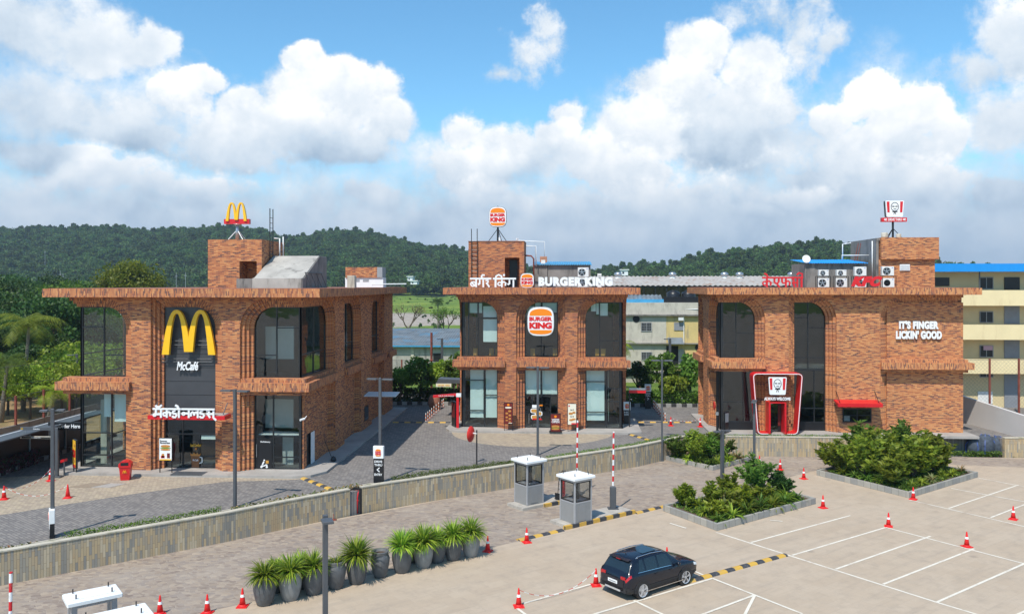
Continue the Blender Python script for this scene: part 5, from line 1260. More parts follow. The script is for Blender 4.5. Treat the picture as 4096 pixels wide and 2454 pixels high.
# cones
def cone_proto(label, x, y, z, s=1.0, banded=True, rz=0.0):
    t = thing('traffic_cone', label, 'cone', (x, y, z), rz, 'red traffic cones'); t.scale = (s, s, s)
    b = MB(); b.box(-.21, -.21, 0, .21, .21, .035); b.lathe([(.17, .035), (.16, .07), (.125, .1)], (0, 0, 0), 20); b.build('base', M_CONE, t)
    b = MB(); b.lathe([(.125, .1), (.087, .36), (.06, .5), (.03, .73), (.022, .75), (0, .75)], (0, 0, 0), 20); b.build('shell', M_CONE, t, smooth=True)
    if banded: b = MB(); b.lathe([(.087, .40), (.091, .40), (.069, .50), (.062, .50)], (0, 0, 0), 20); b.build('band', M_WHITE, t)
    return t
M_CONE = mat('cone_red', (.72, .018, .018), .45, .08, 4, spec=.4)
CONES = [(16, 1996, TZ, 'banded cone at the left edge of the tan forecourt', 1), (202, 1922, TZ, 'banded cone beside the left lamp pole by the drive-thru lane', 1),
         (640, 2454, 0, 'cone whose foot is cut by the bottom edge, left of another cone', 1), (829, 2450, 0, 'cone at the bottom edge, second from the potted plants', 1), (970, 2424, 0, 'cone just left of the first potted plant', 1),
         (1951, 2203, 0, 'cone at the right end of the row of potted plants', 1), (2107, 2168, 0, 'cone at the left end of the striped bump before the nearer booth', 1), (2075, 2424, 0, 'cone at the end of the bay line, lowest in the middle', 1),
         (2384, 2340, 0, 'cone standing just behind the dark car', 1), (3292, 2030, 0, 'cone right of the middle planter bed', 1), (3554, 2104, 0, 'cone at the corner of a bay line, right of centre', 1),
         (3867, 2185, 0, 'cone nearest the lower right, on the long bay line', 1), (4053, 2076, 0, 'cone near the right edge of the car park', 1), (3653, 1996, 0, 'cone at the front corner of the big planter bed', 1),
         (3215, 1914, 0, 'cone left of the big planter bed', 1), (3121, 1878, 0, 'cone behind the middle planter bed, before the right wall', 1), (3038, 1862, 0, 'cone beside the taller planter lamp near the slate wall', 1),
         (2683, 1702, TZ, 'left cone of the pair by the lane at the right restaurant', 1), (2801, 1706, TZ, 'right cone of the pair, against the right restaurant corner', 1), (2668, 2250, 0, 'cone mostly hidden behind the dark car', 1)]
c0 = None
for (px, py, z, lab, bd) in CONES:
    x, y = G(px, py, z)
    if c0 is None: c0 = cone_proto(lab, x, y, z, rz=.3)
    else: dup(c0, (x, y, z), rng.uniform(0, 1.5), lab)
x, y = G(271, 1990, TZ); cone_proto('plain cone without a band on the tan forecourt', x, y, TZ, banded=False, rz=.2)
def chain(name, label, a, b_, sag, z0, z1=None):
    z1 = z1 or z0; A, B = Vector((*a, z0)), Vector((*b_, z1)); b = MB(); P = []
    for i in range(17):
        t_ = i / 16; p = A.lerp(B, t_); p.z -= sag * 4 * t_ * (1 - t_); P.append(p)
    for i in range(16): b.tube([P[i], P[i + 1]], .012, 4, m=i % 2)
    o = b.build(name, [M_RED, M_WHITE]); return tag(o, label, 'chain')
chain('chain', 'red and white chain sagging between the two left forecourt cones', G(16, 1996, TZ), G(271, 1990, TZ), .55, TZ + .7)
chain('chain', 'red and white chain from the left edge cone to the cone by the lamp', G(16, 1996, TZ), G(202, 1922, TZ), .5, TZ + .7)
chain('chain', 'red and white chain between the cone pair by the right restaurant', G(2683, 1702, TZ), G(2801, 1706, TZ), .3, TZ + .7)
chain('chain', 'thin chain between the lowest bay line cone and the cone by the dark car', G(2075, 2424, 0), G(2384, 2340, 0), .6, .68)

# lane posts
def lane_posts(P, labf):
    root = None
    for i, (x, y) in enumerate(P):
        if root is None:
            root = thing('lane_post', labf(i), 'bollard', (x, y, TZ), 0, 'orange and white flexible lane posts')
            b = MB(); b.lathe([(.12, 0), (.12, .03), (.04, .06)], (0, 0, 0), 10); b.build('foot', M_RUST, root)
            b = MB(); b.tube([(0, 0, .05), (0, 0, .78)], .042, 8); o = b.build('tube', M_POST, root)
            ul = o.data.uv_layers[0].data
            for p in o.data.polygons:
                for li in p.loop_indices: cco = o.data.vertices[o.data.loops[li].vertex_index].co; ul[li].uv = (cco.x, cco.z)
        else: dup(root, (x, y, TZ), 0, labf(i))
orn = ['nearest', 'second', 'third', 'fourth', 'fifth', 'sixth', 'seventh', 'eighth', 'ninth', 'farthest']
lp = [G(1640 + a / 3.158, 1250 + b_ / 3.153, TZ) for a, b_ in ((200, 1380), (226, 1358), (250, 1336), (274, 1312), (302, 1288), (331, 1262), (362, 1235), (380, 1216), (405, 1200), (422, 1185))]
lane_posts(lp, lambda i: '%s flexible post in the lane row left of the middle restaurant' % orn[i])
orn2 = ['nearest', 'second', 'third', 'fourth', 'fifth', 'sixth', 'seventh', 'farthest']
lp = [G(2440 + a / 4.24, 1400 + b_ / 4.24, TZ) for a, b_ in ((935, 1212), (910, 1182), (852, 1112), (826, 1080), (800, 1048), (777, 1022), (758, 995), (740, 978))]
lane_posts(lp, lambda i: '%s flexible post in the lane row right of the middle restaurant' % orn2[i])

# potted plants
M_POT1 = mat('pot_dark', (.10, .102, .105), .55, .25, 3, bump=.15, stain=(4, (.13, .13, .13))); M_POT2 = mat('pot_pale', (.24, .245, .24), .55, .2, 3, bump=.15, stain=(4, (.30, .30, .29)))
def blades(name, n, L, wd, z0, parent, m, seed, spread=1.0, droop=1.0, segs=5, r0=.05):
    r = random.Random(seed); b = MB()
    for i in range(n):
        a = r.uniform(0, 2 * math.pi); el_ = (math.pi / 2) * (1 - spread * (r.random() ** .65) * .92); Li = L * r.uniform(.65, 1.1); w_ = wd * r.uniform(.7, 1.25)
        p = Vector((math.cos(a) * r0 * r.random(), math.sin(a) * r0 * r.random(), z0 + r.uniform(0, .12))); side = Vector((-math.sin(a), math.cos(a), r.uniform(-.3, .3))).normalized(); row = []
        e = el_
        for k in range(segs + 1):
            t = k / segs; ww = w_ * (.45 + 1.2 * t * (1 - t) * 2) * (1 - t ** 4) / 2
            row.append((p - side * ww, p + side * ww)); d = Vector((math.cos(a) * math.cos(e), math.sin(a) * math.cos(e), math.sin(e))); p = p + d * Li / segs; e -= droop * (.22 + .25 * r.random()) * (1.15 - el_ / 2.2)
        idx = [(b.pt(q[0]), b.pt(q[1])) for q in row]
        for k in range(segs):
            b.f.append([idx[k][0], idx[k][1], idx[k + 1][1], idx[k + 1][0]]); b.mi.append(0); b.uv.append([(0, 0)] * 4)
    return b.build(name, m, parent)
def potted(label, x, y, s=1.0, dark=True, plant=1.0, seed=1, urn=False):
    t = thing('potted_plant', label, 'potted plant', (x, y, 0), rng.uniform(0, 6), 'potted plants in a row'); h = 1.16 * s; r = .46 * s
    b = MB(); pr = [(r * .62, 0), (r * .66, .02), (r * .82, h * .2), (r * .97, h * .48), (r * 1.0, h * .66), (r * .95, h * .86), (r * .88, h * .97), (r * .92, h), (r * .84, h), (r * .8, h * .9), (0, h * .88)]
    if urn: pr = [(r * .55, 0), (r * .6, .02), (r * .75, h * .2), (r * .9, h * .5), (r * .97, h * .72), (r * .85, h * .85), (r * .78, h * .9), (r * .86, h * .98), (r * .88, h * 1.02), (r * .74, h * 1.02), (r * .7, h * .9), (0, h * .88)]
    b.lathe(pr, (0, 0, 0), 28); b.build('pot', M_POT1 if dark else M_POT2, t, smooth=True)
    b = MB(); b.lathe([(r * .8, h * .905), (r * .4, h * .93), (0, h * .92)], (0, 0, 0), 14); b.build('soil', M_SOIL, t)
    if plant > .3:
        blades('foliage', int(330 * plant), .90 * plant, .05, h * .92, t, L_BLADE, seed, 1.0, .62, 6, .14)
    elif plant > 0: blades('foliage', 60, .5, .045, h * .9, t, L_BLADE, seed, 1.25, 1.5, 5, .2)
    return t
def pz(a, b_): return G(900 + a / 2.2518, 1900 + (b_ + 6) / 2.2518)
POTS = [((345, 1165), 1.0, 1, .95, 'first pot of the row, smaller plant beside the cone', 0), ((578, 1120), 1.0, 0, 1.05, 'pale grey pot, second of the front row from the left', 0), ((785, 1068), .98, 1, .95, 'mid grey pot just left of the foreground lamp pole', 0),
        ((990, 1018), 1.0, 1, .2, 'dark pot with trailing stems just right of the foreground lamp pole', 1), ((1180, 972), 1.0, 1, 1.22, 'dark pot with the fullest plant of the row', 0), ((1390, 915), .98, 1, 0, 'bare ridged urn without a plant, middle of the row', 1),
        ((1588, 872), 1.0, 1, 1.05, 'dark pot just right of the bare urn', 0), ((1782, 828), .98, 0, 1.18, 'pale pot with a tall plant, right of centre in the row', 0), ((1905, 780), .95, 1, .85, 'dark pot half hidden behind two pots near the right end', 0),
        ((2050, 760), .96, 1, 1.05, 'dark pot, second from the right end', 0), ((2210, 728), .98, 0, 1.1, 'pale pot at the right end of the row', 0), ((445, 1050), .9, 1, .6, 'dark pot hidden behind the first two pots at the left', 0), ((672, 1015), .9, 1, .7, 'dark pot hidden behind the second and third pots', 0), ((1675, 778), .9, 1, .6, 'dark pot hidden behind the pale pot right of centre', 0)]
for i, (p, s, dk, pl, lab, urn) in enumerate(POTS):
    x, y = pz(*p); potted(lab, x, y + .15, s, bool(dk), pl, 11 + i, bool(urn))

# planter beds of the car park
def bed(label, pts, h=.34):
    c = Vector((sum(p[0] for p in pts) / len(pts), sum(p[1] for p in pts) / len(pts))); t = thing('planter_bed', label, 'planter', (c.x, c.y, 0))
    P = [(p[0] - c.x, p[1] - c.y) for p in pts]; o = kerb('kerb', P, .17, h, 0, M_KERB, closed=True); o.parent = t
    b = MB(); b.prism([(p[0] * .97, p[1] * .97) for p in P], 'z', .01, h - .1); b.build('soil', M_SOIL, t); return c
def quad4(a, b_, c): a, b_, c = Vector(a), Vector(b_), Vector(c); return [tuple(b_), tuple(c), tuple(a + c - b_), tuple(a)]
B1 = quad4((6.96, 61.2), (10.59, 58.5), (14.02, 61.9)); B1[2] = (10.8, 63.3); B1[3] = (7.6, 61.9)
B2 = quad4((5.83, 47.89), (8.21, 44.17), (15.07, 49.96)); B3 = quad4((17.4, 57.52), (21.16, 51.65), (28.12, 57.57))
cA = bed('low kerbed shrub bed before the slate wall corner', B1, .3); cB = bed('kerbed bed of mixed leafy plants in the middle of the car park', B2, .36); cC = bed('large kerbed bed of tall dense shrubs on the right', B3, .36)
def shrub(label, x, y, h, w_, m, seed, z=.25, leafy=.26, n=900, name='shrub', group='shrubs in the car park beds', fan=None):
    t = thing(name, label, 'shrub', (x, y, z), rng.uniform(0, 6), group); r = np.random.default_rng(seed); rr = random.Random(seed)
    b = MB(); C = []; Dv = []
    k = int(9 + 5 * w_)
    for i in range(k):
        a = rr.uniform(0, 6.28); rad = w_ * .5 * rr.random() ** .55; hh = h * rr.uniform(.5, 1.0) * (1 - .35 * (rad / (w_ * .5)) ** 2); tip = Vector((rad * math.cos(a), rad * math.sin(a), hh))
        b.tube([(0, 0, 0), (tip.x * .35, tip.y * .35, hh * .55), tuple(tip)], [.03, .022, .008], 5)
        m_ = int(n / k)
        # leaves leave the upper stem in tiers, pointing outwards
        tt = r.random(m_) ** .7; base = np.array([[tip.x * (.35 + .65 * q), tip.y * (.35 + .65 * q), hh * (.35 + .65 * q)] for q in tt])
        ph = r.random(m_) * 6.28; d = np.stack([np.cos(ph), np.sin(ph), .15 + .5 * r.random(m_) - .25 * (1 - tt)], 1); rd = (.08 + .34 * r.random(m_))[:, None] * (w_ * .26)
        C.append(base + d * rd); Dv.append(d + r.normal(size=d.shape) * .25)
    leaf_obj('foliage', np.concatenate(C), leafy, m, t, .42, 0, seed, .12, np.concatenate(Dv)); b.build('stem', M_BARK, t); return t
def agave(label, x, y, s, m, seed, z=.26, n=34, L=.7, w_=.10, h0=0.0):
    t = thing('leafy_plant', label, 'plant', (x, y, z), rng.uniform(0, 6), 'low leafy plants in the beds')
    if h0: b = MB(); b.tube([(0, 0, 0), (.03, 0, h0)], .05, 6); b.build('stem', M_BARK, t)
    blades('foliage', n, L * s, w_ * s, h0, t, m, seed, 1.0, .9, 5); return t
def lerp4(Q, u, v_):
    a, b_, c, d = [Vector(q) for q in Q]; return a.lerp(b_, u).lerp(d.lerp(c, u), v_)
k = 0
# (u along the front-right edge, v towards the back-left, height, width, leaf)
for (u, v_, h, w_, m, lab) in [(.2, .5, 2.0, 2.4, L_BRIGHT, 'yellow green shrub at the left of the bed before the wall corner'), (.45, .35, 1.9, 2.2, L_MID, 'green shrub at the front of the bed before the wall corner'), (.45, .75, 2.1, 2.2, L_BRIGHT, 'light green shrub at the back of the bed before the wall corner'), (.75, .45, 2.0, 2.3, L_MID, 'green shrub at the right of the bed before the wall corner'), (.12, .8, 1.9, 2.0, L_MID, 'green shrub at the left end of the bed, beside the lamp'), (.82, .75, 1.9, 2.0, L_BRIGHT, 'light shrub at the far right end of the bed before the wall corner')]:
    k += 1; p = lerp4(B1, u, v_); shrub(lab, p.x, p.y, h, w_, m, 40 + k, n=1500, leafy=.24)
for (u, v_, h, w_, m, lab) in [(.12, .25, 2.4, 2.6, L_BRIGHT, 'bright shrub at the front corner of the large right bed'), (.15, .6, 2.9, 3.0, L_BRIGHT, 'tall shrub on the left side of the large right bed'), (.12, .88, 2.4, 2.6, L_BRIGHT, 'shrub at the far left corner of the large right bed'),
                               (.45, .3, 3.0, 3.0, L_BRIGHT, 'shrub right of the front corner of the large right bed'), (.45, .65, 3.4, 3.2, L_BRIGHT, 'tallest light shrub in the middle of the large right bed'), (.5, .9, 3.2, 2.8, L_MID, 'tall dark shrub at the back of the large right bed'),
                               (.75, .3, 2.7, 2.8, L_BRIGHT, 'light shrub on the right side of the large right bed'), (.78, .65, 3.4, 3.0, L_MID, 'tall shrub at the back right of the large right bed'), (.9, .5, 2.6, 2.4, L_YEL, 'shrub at the right tip of the large right bed')]:
    k += 1; p = lerp4(B3, u, v_); shrub(lab, p.x, p.y, h, w_, m, 60 + k, n=1500, leafy=.42)
for (u, v_, h, w_, m, lab) in [(.78, .72, 2.7, 2.4, L_MID, 'tall dense shrub behind the lamps in the middle bed'), (.93, .5, 1.4, 1.6, L_DARK, 'dark round shrub near the right tip of the middle bed'), (.12, .80, 1.35, 1.5, L_BRIGHT, 'fan leaved shrub at the left end of the middle bed')]:
    k += 1; p = lerp4(B2, u, v_); shrub(lab, p.x, p.y, h, w_, m, 80 + k, n=1700, leafy=.28)
for (u, v_, h, w_, m, lab) in [(.12, .25, 1.0, 1.3, L_YEL, 'low yellowish shrub at the front corner of the middle bed'), (.30, .30, 1.2, 1.4, L_BRIGHT, 'bright shrub left of the lamps at the front of the middle bed'), (.34, .72, 1.3, 1.5, L_BRIGHT, 'bright shrub at the back of the middle bed, left of the lamps'), (.50, .45, 1.3, 1.5, L_YEL, 'yellow green shrub before the lamps in the middle bed'), (.66, .35, 1.2, 1.4, L_BRIGHT, 'bright shrub right of the lamps along the front kerb of the middle bed'), (.55, .82, 1.6, 1.6, L_BRIGHT, 'bright shrub behind the left lamp of the middle bed')]:
    k += 1; p = lerp4(B2, u, v_); shrub(lab, p.x, p.y, h, w_, m, 80 + k, n=600, leafy=.32)
ks = 0
for Q, cnt, nm, seed in ((B2, 26, 'middle bed', 3), (B3, 12, 'large right bed', 4), (B1, 7, 'bed before the wall corner', 5)):
    r = random.Random(seed)
    for i in range(cnt):
        ks += 1
        u = (i + .5) / cnt; v_ = [.12, .42, .2, .68][i % 4] if Q is B2 else (.10 if i % 2 else .14); u = u * .86 + .06
        if Q is not B2 and i % 2 == 0: u, v_ = .09, .1 + .8 * i / cnt
        p = lerp4(Q, u, v_); m = [L_MID, L_BRIGHT, L_YEL, L_DRY][[0, 1, 0, 2, 1, 3][i % 6]]; s = r.uniform(.75, 1.2) if Q is B2 else r.uniform(.7, .95)
        agave('%s low spiky plant counted along the kerb of the %s' % (['yellowish', 'bright', 'green', 'small', 'broad', 'reddish'][i % 6], nm), p.x, p.y, s, m, 200 + ks, n=44, L=.85, w_=.11)
for Q, nm, sd, d_ in ((B2, 'middle bed', 21, 5200), (B3, 'large right bed', 22, 9000), (B1, 'bed before the wall corner', 23, 3500)):
    r = np.random.default_rng(sd); uv_ = r.random((d_, 2)) * .88 + .06; P = np.array([[*lerp4(Q, a, b_), .25 + .20 * r.random() * (.3 + .7 * math.sin(9 * a) ** 2)] for a, b_ in uv_])
    tag(leaf_obj('ground_cover', P, .17, L_MID, None, .55, .3, sd), 'low leafy ground cover filling the %s' % nm, 'ground cover', kind='stuff')

# trash bin
M_BIN = mat('bin_red', (.60, .012, .015), .35, .04, 2, spec=.5)
x, y = G(503, 1917, TZ); t = thing('litter_bin', 'red swing top litter bin before the left brick pier', 'bin', (x, y, TZ + .0), .25)
b = MB(); b.M = None
for (z0, z1, a0, a1) in ((0, .05, .24, .25), (.05, .78, .25, .31), (.78, .86, .345, .345)):
    P0 = [(-a0, -a0 * .85, z0), (a0, -a0 * .85, z0), (a0, a0 * .85, z0), (-a0, a0 * .85, z0)]; P1 = [(-a1, -a1 * .85, z1), (a1, -a1 * .85, z1), (a1, a1 * .85, z1), (-a1, a1 * .85, z1)]
    for i in range(4): b.face([P0[i], P0[(i + 1) % 4], P1[(i + 1) % 4], P1[i]])
    b.face(P1); b.face(P0)
b.build('body', M_BIN, t); b = MB(); b.prism([(-.34, .86), (-.34, 1.0), (-.2, 1.14), (0, 1.19), (.2, 1.14), (.34, 1.0), (.34, .86)], 'y', -.29, .29); b.build('lid', M_BIN, t)
b = MB(); b.box(-.22, -.30, .9, .22, -.288, 1.08); b.build('flap', M_BLACK, t); b = MB(); m_arches(-.1, .1, .45, .62, -.295, .02, b); b.build('double_arch', M_YEL, t)

# boards, totems and menu frames
def frame_board(name, label, x, y, z, w_, h, leg, paint, cat='menu board', bw=.04, rz=0.0, back=M_BLACK, dep=.12):
    t = thing(name, label, cat, (x, y, z), rz); b = MB(); b.box(-w_ / 2, 0, leg, w_ / 2, dep, leg + h); b.build('case', back, t)
    if leg:
        for sx in (-w_ / 2 + .03, w_ / 2 - .07): b = MB(); b.box(sx, .02, 0, sx + .04, .08, leg + .003); b.build('leg', M_BLACK, t)
    b = MB(); b.box(-w_ / 2 + bw, -.008, leg + bw, w_ / 2 - bw, .0, leg + h - bw); b.build('panel', paint, t); return t
def pic(t, name, m, shapes):
    b = MB()
    for s_ in shapes:
        if s_[0] == 'o': b.prism(rounded(s_[1], s_[2], s_[3], s_[4], 2.2, 18), 'y', -.02 - .001 * len(b.f) / 50, -.009)
        elif s_[0] == 'r': b.box(s_[1], -.02, s_[2], s_[3], -.009, s_[4])
        elif s_[0] == 't': put_text(b, s_[1], s_[2], s_[3], s_[4], s_[5], -.022, .02, .012)
    b.build(name, m, t)
M_BUNC = mat('burger_brown', (.52, .22, .05), .5, .2, 20); M_LETT = mat('lettuce_green', (.15, .30, .04), .5, .2, 20); M_POSTER = mat('poster_yellow', (.85, .48, .03), .5, 0); M_BLUEP = mat('poster_blue', (.05, .12, .45), .5, 0)
px = V(840, 1885, 49.6)[0]; t = frame_board('menu_board', 'white menu board with a burger picture left of the left entrance', V(843, 1885, 49.4)[0] - 2.85, 49.4, TZ + .15, .86, 1.42, .72, M_WHITE)
pic(t, 'lettering', M_BLACK, [('t', 'Forever', -.34, .1, 1.9, 2.0), ('t', 'Favourites', -.34, .28, 1.78, 1.89)])
pic(t, 'burger_picture', M_BUNC, [('o', 0, 1.63, .6, .16), ('o', 0, 1.42, .62, .12), ('r', -.24, .92, -.08, 1.16)]); pic(t, 'filling', M_LETT, [('o', 0, 1.52, .68, .07)]); pic(t, 'fries_picture', M_RED, [('r', -.29, .9, -.05, 1.04)]); pic(t, 'cup_picture', M_MAROON, [('r', .1, .9, .28, 1.2)]); pic(t, 'yellow_stripe', M_POSTER, [('r', -.36, .765, .36, .84)])
M_MUG = mat('iced_coffee', (.22, .09, .035), .4, .5, 3)
t = thing('window_poster', 'iced coffee mug poster on the glass of the left entrance door', 'poster', (V(782, 1850, 50.72)[0], 50.72, TZ + .22))
b = MB(); b.prism([(-.24, 0), (.22, 0), (.28, .72), (-.3, .72)], 'y', 0, .015); b.build('mug', M_MUG, t); b = MB(); band(b, [(.26, .62), (.42, .6), (.42, .3), (.25, .24)], .06, .0, .014); b.build('handle', M_WHITE, t)
b = MB(); b.prism([(-.3, .7), (-.36, .86), (-.2, .8), (-.1, .92), (.0, .82), (.14, .9), (.2, .78), (.36, .88), (.28, .7)], 'y', -.003, .014); b.build('splash', M_BUNC, t)
b = MB(); put_text(b, 'McCafé', -.18, .18, .38, .5, -.008, .012, .01); b.build('mug_lettering', M_WHITEL, t); b = MB(); put_text(b, 'Iced Comfort', -.32, .36, 1.28, 1.48, -.004, .012, .01); b.build('lettering', M_POSTER, t)
b = MB(); b.prism([(-.05, 1.05), (.08, 1.1), (.1, 1.22), (-.04, 1.2)], 'y', 0, .012); b.build('ice_cube', M_BUNC, t)
t = frame_board('menu_board', 'yellow and red banner board at the left corner of the left restaurant', V(303, 1870, 49.3)[0] - .1, 49.3, TZ, .62, 1.75, .38, M_POSTER, rz=-.75)
pic(t, 'red_field', M_RED, [('r', -.26, 1.05, .26, 1.5), ('r', -.26, .43, .26, .6)]); pic(t, 'food_picture', M_BUNC, [('o', .1, 1.78, .26, .2), ('o', -.05, 1.3, .24, .18), ('o', .08, .85, .22, .22)])
# order canopy at the far left
t = thing('order_canopy', 'long dark drive-thru canopy with black wall panels at the left', 'canopy', (-35.4, 51.5, TZ))
b = MB(); b.box(.66, -6.5, 0, .76, 6.8, 2.3); b.build('wall_panel', M_BLACK, t)
b = MB(); b.prism([(.6, 2.3), (3.3, 2.64), (3.3, 2.72), (.6, 2.38)], 'y', -7.5, 7.2); b.build('roof', M_DARKMETAL, t)
for yy in (-3.0, .3, 4.2): b = MB(); b.box(.77, yy - .04, 0, .85, yy + .04, 2.3); b.build('post', M_GREY, t)
b = MB(); b.box(1.2, -7.52, 2.46, 1.28, 7.22, 2.49); b.build('ridge_strip', M_WHITE, t)
t = thing('order_sign', 'black fascia reading 1 Order Here beside the left restaurant', 'sign', (V(270, 1715, 51.5)[0], 51.5, 3.5)); b = MB(); b.box(-1.3, 0, .12, 1.2, .12, .62); b.build('fascia', M_BLACK, t)
b = MB(); put_text(b, '1', -1.02, -.9, .25, .5, -.02, .02, .02); put_text(b, 'Order Here', -.6, .85, .25, .5, -.02, .02, .02); b.build('lettering', M_WHITEL, t); b = MB(); b.box(1.0, .02, -2.2, 1.16, .1, .12); b.build('post', M_BLACK, t)
x, y = G(228, 1908, TZ); t = thing('clearance_bar', 'dark gantry with a drive-thru sign and a hanging clearance bar', 'gantry', (x, y, TZ)); b = MB(); b.bevbox(-.09, -.08, 0, .09, .08, 3.0, .01); b.build('post', M_DARKMETAL, t)
b = MB(); b.bevbox(-.28, -.2, 0, .3, .2, .1, .01); b.build('base_plate', M_DARKMETAL, t)
b = MB(); b.box(-2.3, -.06, 2.86, .09, .06, 3.04); b.build('arm', M_DARKMETAL, t)
b = MB(); put_text(b, 'Drive-thru', -1.45, -1.05, 2.9, 2.99, -.075, .01, .01); b.build('lettering', M_WHITEL, t); b = MB(); m_arches(-2.24, -2.1, 2.89, 3.01, -.075, .01, b); b.build('double_arch', M_YEL, t)
b = MB(); b.box(-2.3, -.04, 2.35, -.3, .04, 2.48); b.build('hanging_bar', M_CREAM, t)
b = MB(); b.box(-2.2, -.06, 2.37, -.4, -.045, 2.46); b.build('bar_face', M_BLACK, t); b = MB(); put_text(b, 'Clearance 2.7m', -1.6, -1.0, 2.385, 2.445, -.07, .01, .01); b.build('bar_lettering', M_WHITEL, t)
b = MB(); b.tube([(-2.0, 0, 2.48), (-2.0, 0, 2.86)], .01, 4); b.tube([(-.5, 0, 2.48), (-.5, 0, 2.86)], .01, 4); b.build('hanger', M_STEEL, t)
x, y = G(257, 1899, TZ); t = thing('small_sign', 'small red arrow sign on a short post beside the clearance gantry', 'sign', (x, y, TZ), .4); b = MB(); b.box(-.04, -.04, 0, .04, .04, .95); b.build('post', M_DARKMETAL, t); b = MB(); b.prism([(-.2, .78), (.18, .88), (.18, 1.05), (-.2, .95)], 'y', -.06, -.04); b.build('panel', M_RED, t)
# middle restaurant boards
t = frame_board('menu_board', 'maroon menu board with many burgers left of the middle entrance', -4.2, 65.2, TZ + .15, .72, 1.7, .52, M_MAROON)
pic(t, 'burger_picture', M_BUNC, [('o', .1, 1.55, .24, .16), ('o', -.12, 1.38, .22, .16), ('o', .12, 1.22, .22, .15), ('o', -.12, 1.07, .2, .15), ('o', .12, .95, .2, .15), ('o', -.12, .82, .2, .1), ('o', .12, .72, .18, .08)]); pic(t, 'banner', M_CREAM, [('o', 0, 1.83, .52, .14), ('r', .02, .585, .3, .63)]); pic(t, 'emblem', M_ORANGE, [('o', 0, 2.05, .2, .18)])
t = frame_board('menu_board', 'cream poster board with burgers right of the middle entrance', V(2288, 1700, 65.1)[0], 65.1, TZ + .15, .72, 1.7, .52, M_CREAM)
pic(t, 'burger_picture', M_BUNC, [('o', -.1, 1.42, .34, .18), ('o', .15, 1.5, .26, .16), ('o', -.05, .92, .36, .16), ('o', .14, .98, .3, .14)]); pic(t, 'lettering', M_BLACK, [('t', '2 for 79', -.14, .14, 1.66, 1.76), ('t', '2 for 99', -.14, .14, 1.14, 1.24)]); pic(t, 'stripe', M_RED, [('r', -.05, .57, .31, .68), ('r', -.28, 1.96, -.18, 2.08)])
t = frame_board('poster_stand', "maroon stand reading WE'RE OPEN beside the middle entrance", V(2222, 1708, 64.95)[0], 64.95, TZ + .15, .82, 1.42, 0.0, M_MAROON, cat='poster stand', dep=.3)
b = MB(); b.box(-.5, -.25, 0, .5, .45, .035); b.build('foot', M_BLACK, t)
pic(t, 'lettering', M_WHITEL, [('t', "WE'RE", -.3, .3, .88, 1.04), ('t', 'OPEN', -.3, .3, .7, .87)]); pic(t, 'burger_picture', M_BUNC, [('o', 0, .42, .62, .2), ('o', 0, .22, .6, .14)]); pic(t, 'filling', M_LETT, [('o', 0, .32, .66, .07)]); pic(t, 'emblem', M_ORANGE, [('o', 0, 1.2, .2, .18)])
def totem(label, x, y, z, w_, h, rz, lines, pw=.9, d=.22):
    t = thing('totem_sign', label, 'sign', (x, y, z), rz); hp = w_ * 1.15
    b = MB(); b.box(-w_ / 2 + .02, .01, 0, w_ / 2 - .02, d - .01, h - hp); b.build('plinth', M_BLACK, t); b = MB(); b.bevbox(-w_ / 2, -.02, h - hp + .002, w_ / 2, d, h, .015); b.build('head', M_WHITE, t)
    bun_logo(t, 0, h - hp * .52, w_ * .62, hp * .66, -.03, .012, text=w_ > .5, panel_name='emblem_ground', small=True)
    b = MB(); zz = h - hp - .12
    for s_ in lines:
        if s_ == '<': band(b, [(w_ * .12, zz - .02), (-w_ * .12, zz - .14), (w_ * .12, zz - .26)], .06, -.006, .012); zz -= .36; continue
        if s_ == '>': band(b, [(-w_ * .12, zz - .02), (w_ * .12, zz - .14), (-w_ * .12, zz - .26)], .06, -.006, .012); zz -= .36; continue
        put_text(b, s_, -w_ * .38, w_ * .38, zz - .13, zz, -.006, .02, .02); zz -= .2
    b.build('lettering', M_WHITEL, t); return t
x, y = G(1513, 1937, TZ); totem('tall black totem reading DRIVE THRU ENTRY at the gap in the slate wall', x, y, TZ, .62, 2.25, -.05, ['DRIVE', 'THRU', '<', 'ENTRY'])
x, y = G(203, 2146, TZ); totem('white headed logo totem turned away beside the far left lamp', x, y - .1, TZ, .55, 1.32, -1.0, ['DRIVE'])
x, y = G(2508, 1702, TZ); totem('black totem reading NO ENTRY at the right corner of the middle restaurant', x, y, TZ, .58, 1.98, 0, ['NO', 'ENTRY'])
x, y = V(2592, 1600, 78.5)[0], 78.5; totem('black drive-thru totem with an arrow among the trees behind the lane', x, y, TZ, .6, 2.3, 0, ['DRIVE', 'THRU', '>'])
# height bars of the middle restaurant's lane
t = thing('height_bar', 'red height bar on a red post left of the middle restaurant', 'gantry', (V(1831, 1708, 66.3)[0], 66.3, TZ + .15)); b = MB(); b.bevbox(-.1, -.1, 0, .1, .1, 2.5, .01); b.build('post', M_RED, t); b = MB(); b.prism([(-2.0, 2.42), (-.12, 2.58), (-.12, 2.78), (-2.0, 2.62)], 'y', -.07, .07); b.build('arm', M_RED, t)
b = MB(); b.box(-.12, -.12, 2.5, .28, .12, 2.78); b.build('bracket', M_WHITE, t); b = MB(); put_text(b, 'FUEL UP YOUR CRAVINGS', -1.55, -.3, 2.53, 2.62, -.085, .01, .01); b.build('lettering', M_WHITEL, t)
t = thing('menu_board', 'black drive-thru menu board behind the red post of the middle restaurant', 'menu board', (V(1818, 1700, 66.9)[0], 66.9, TZ + .1), -1.1); b = MB(); b.box(-.45, -.1, 0, .45, .1, 2.1); b.build('case', M_BLACK, t); b = MB(); b.box(-.38, -.12, .8, .38, -.101, 1.95); b.build('panel', M_MAROON, t)
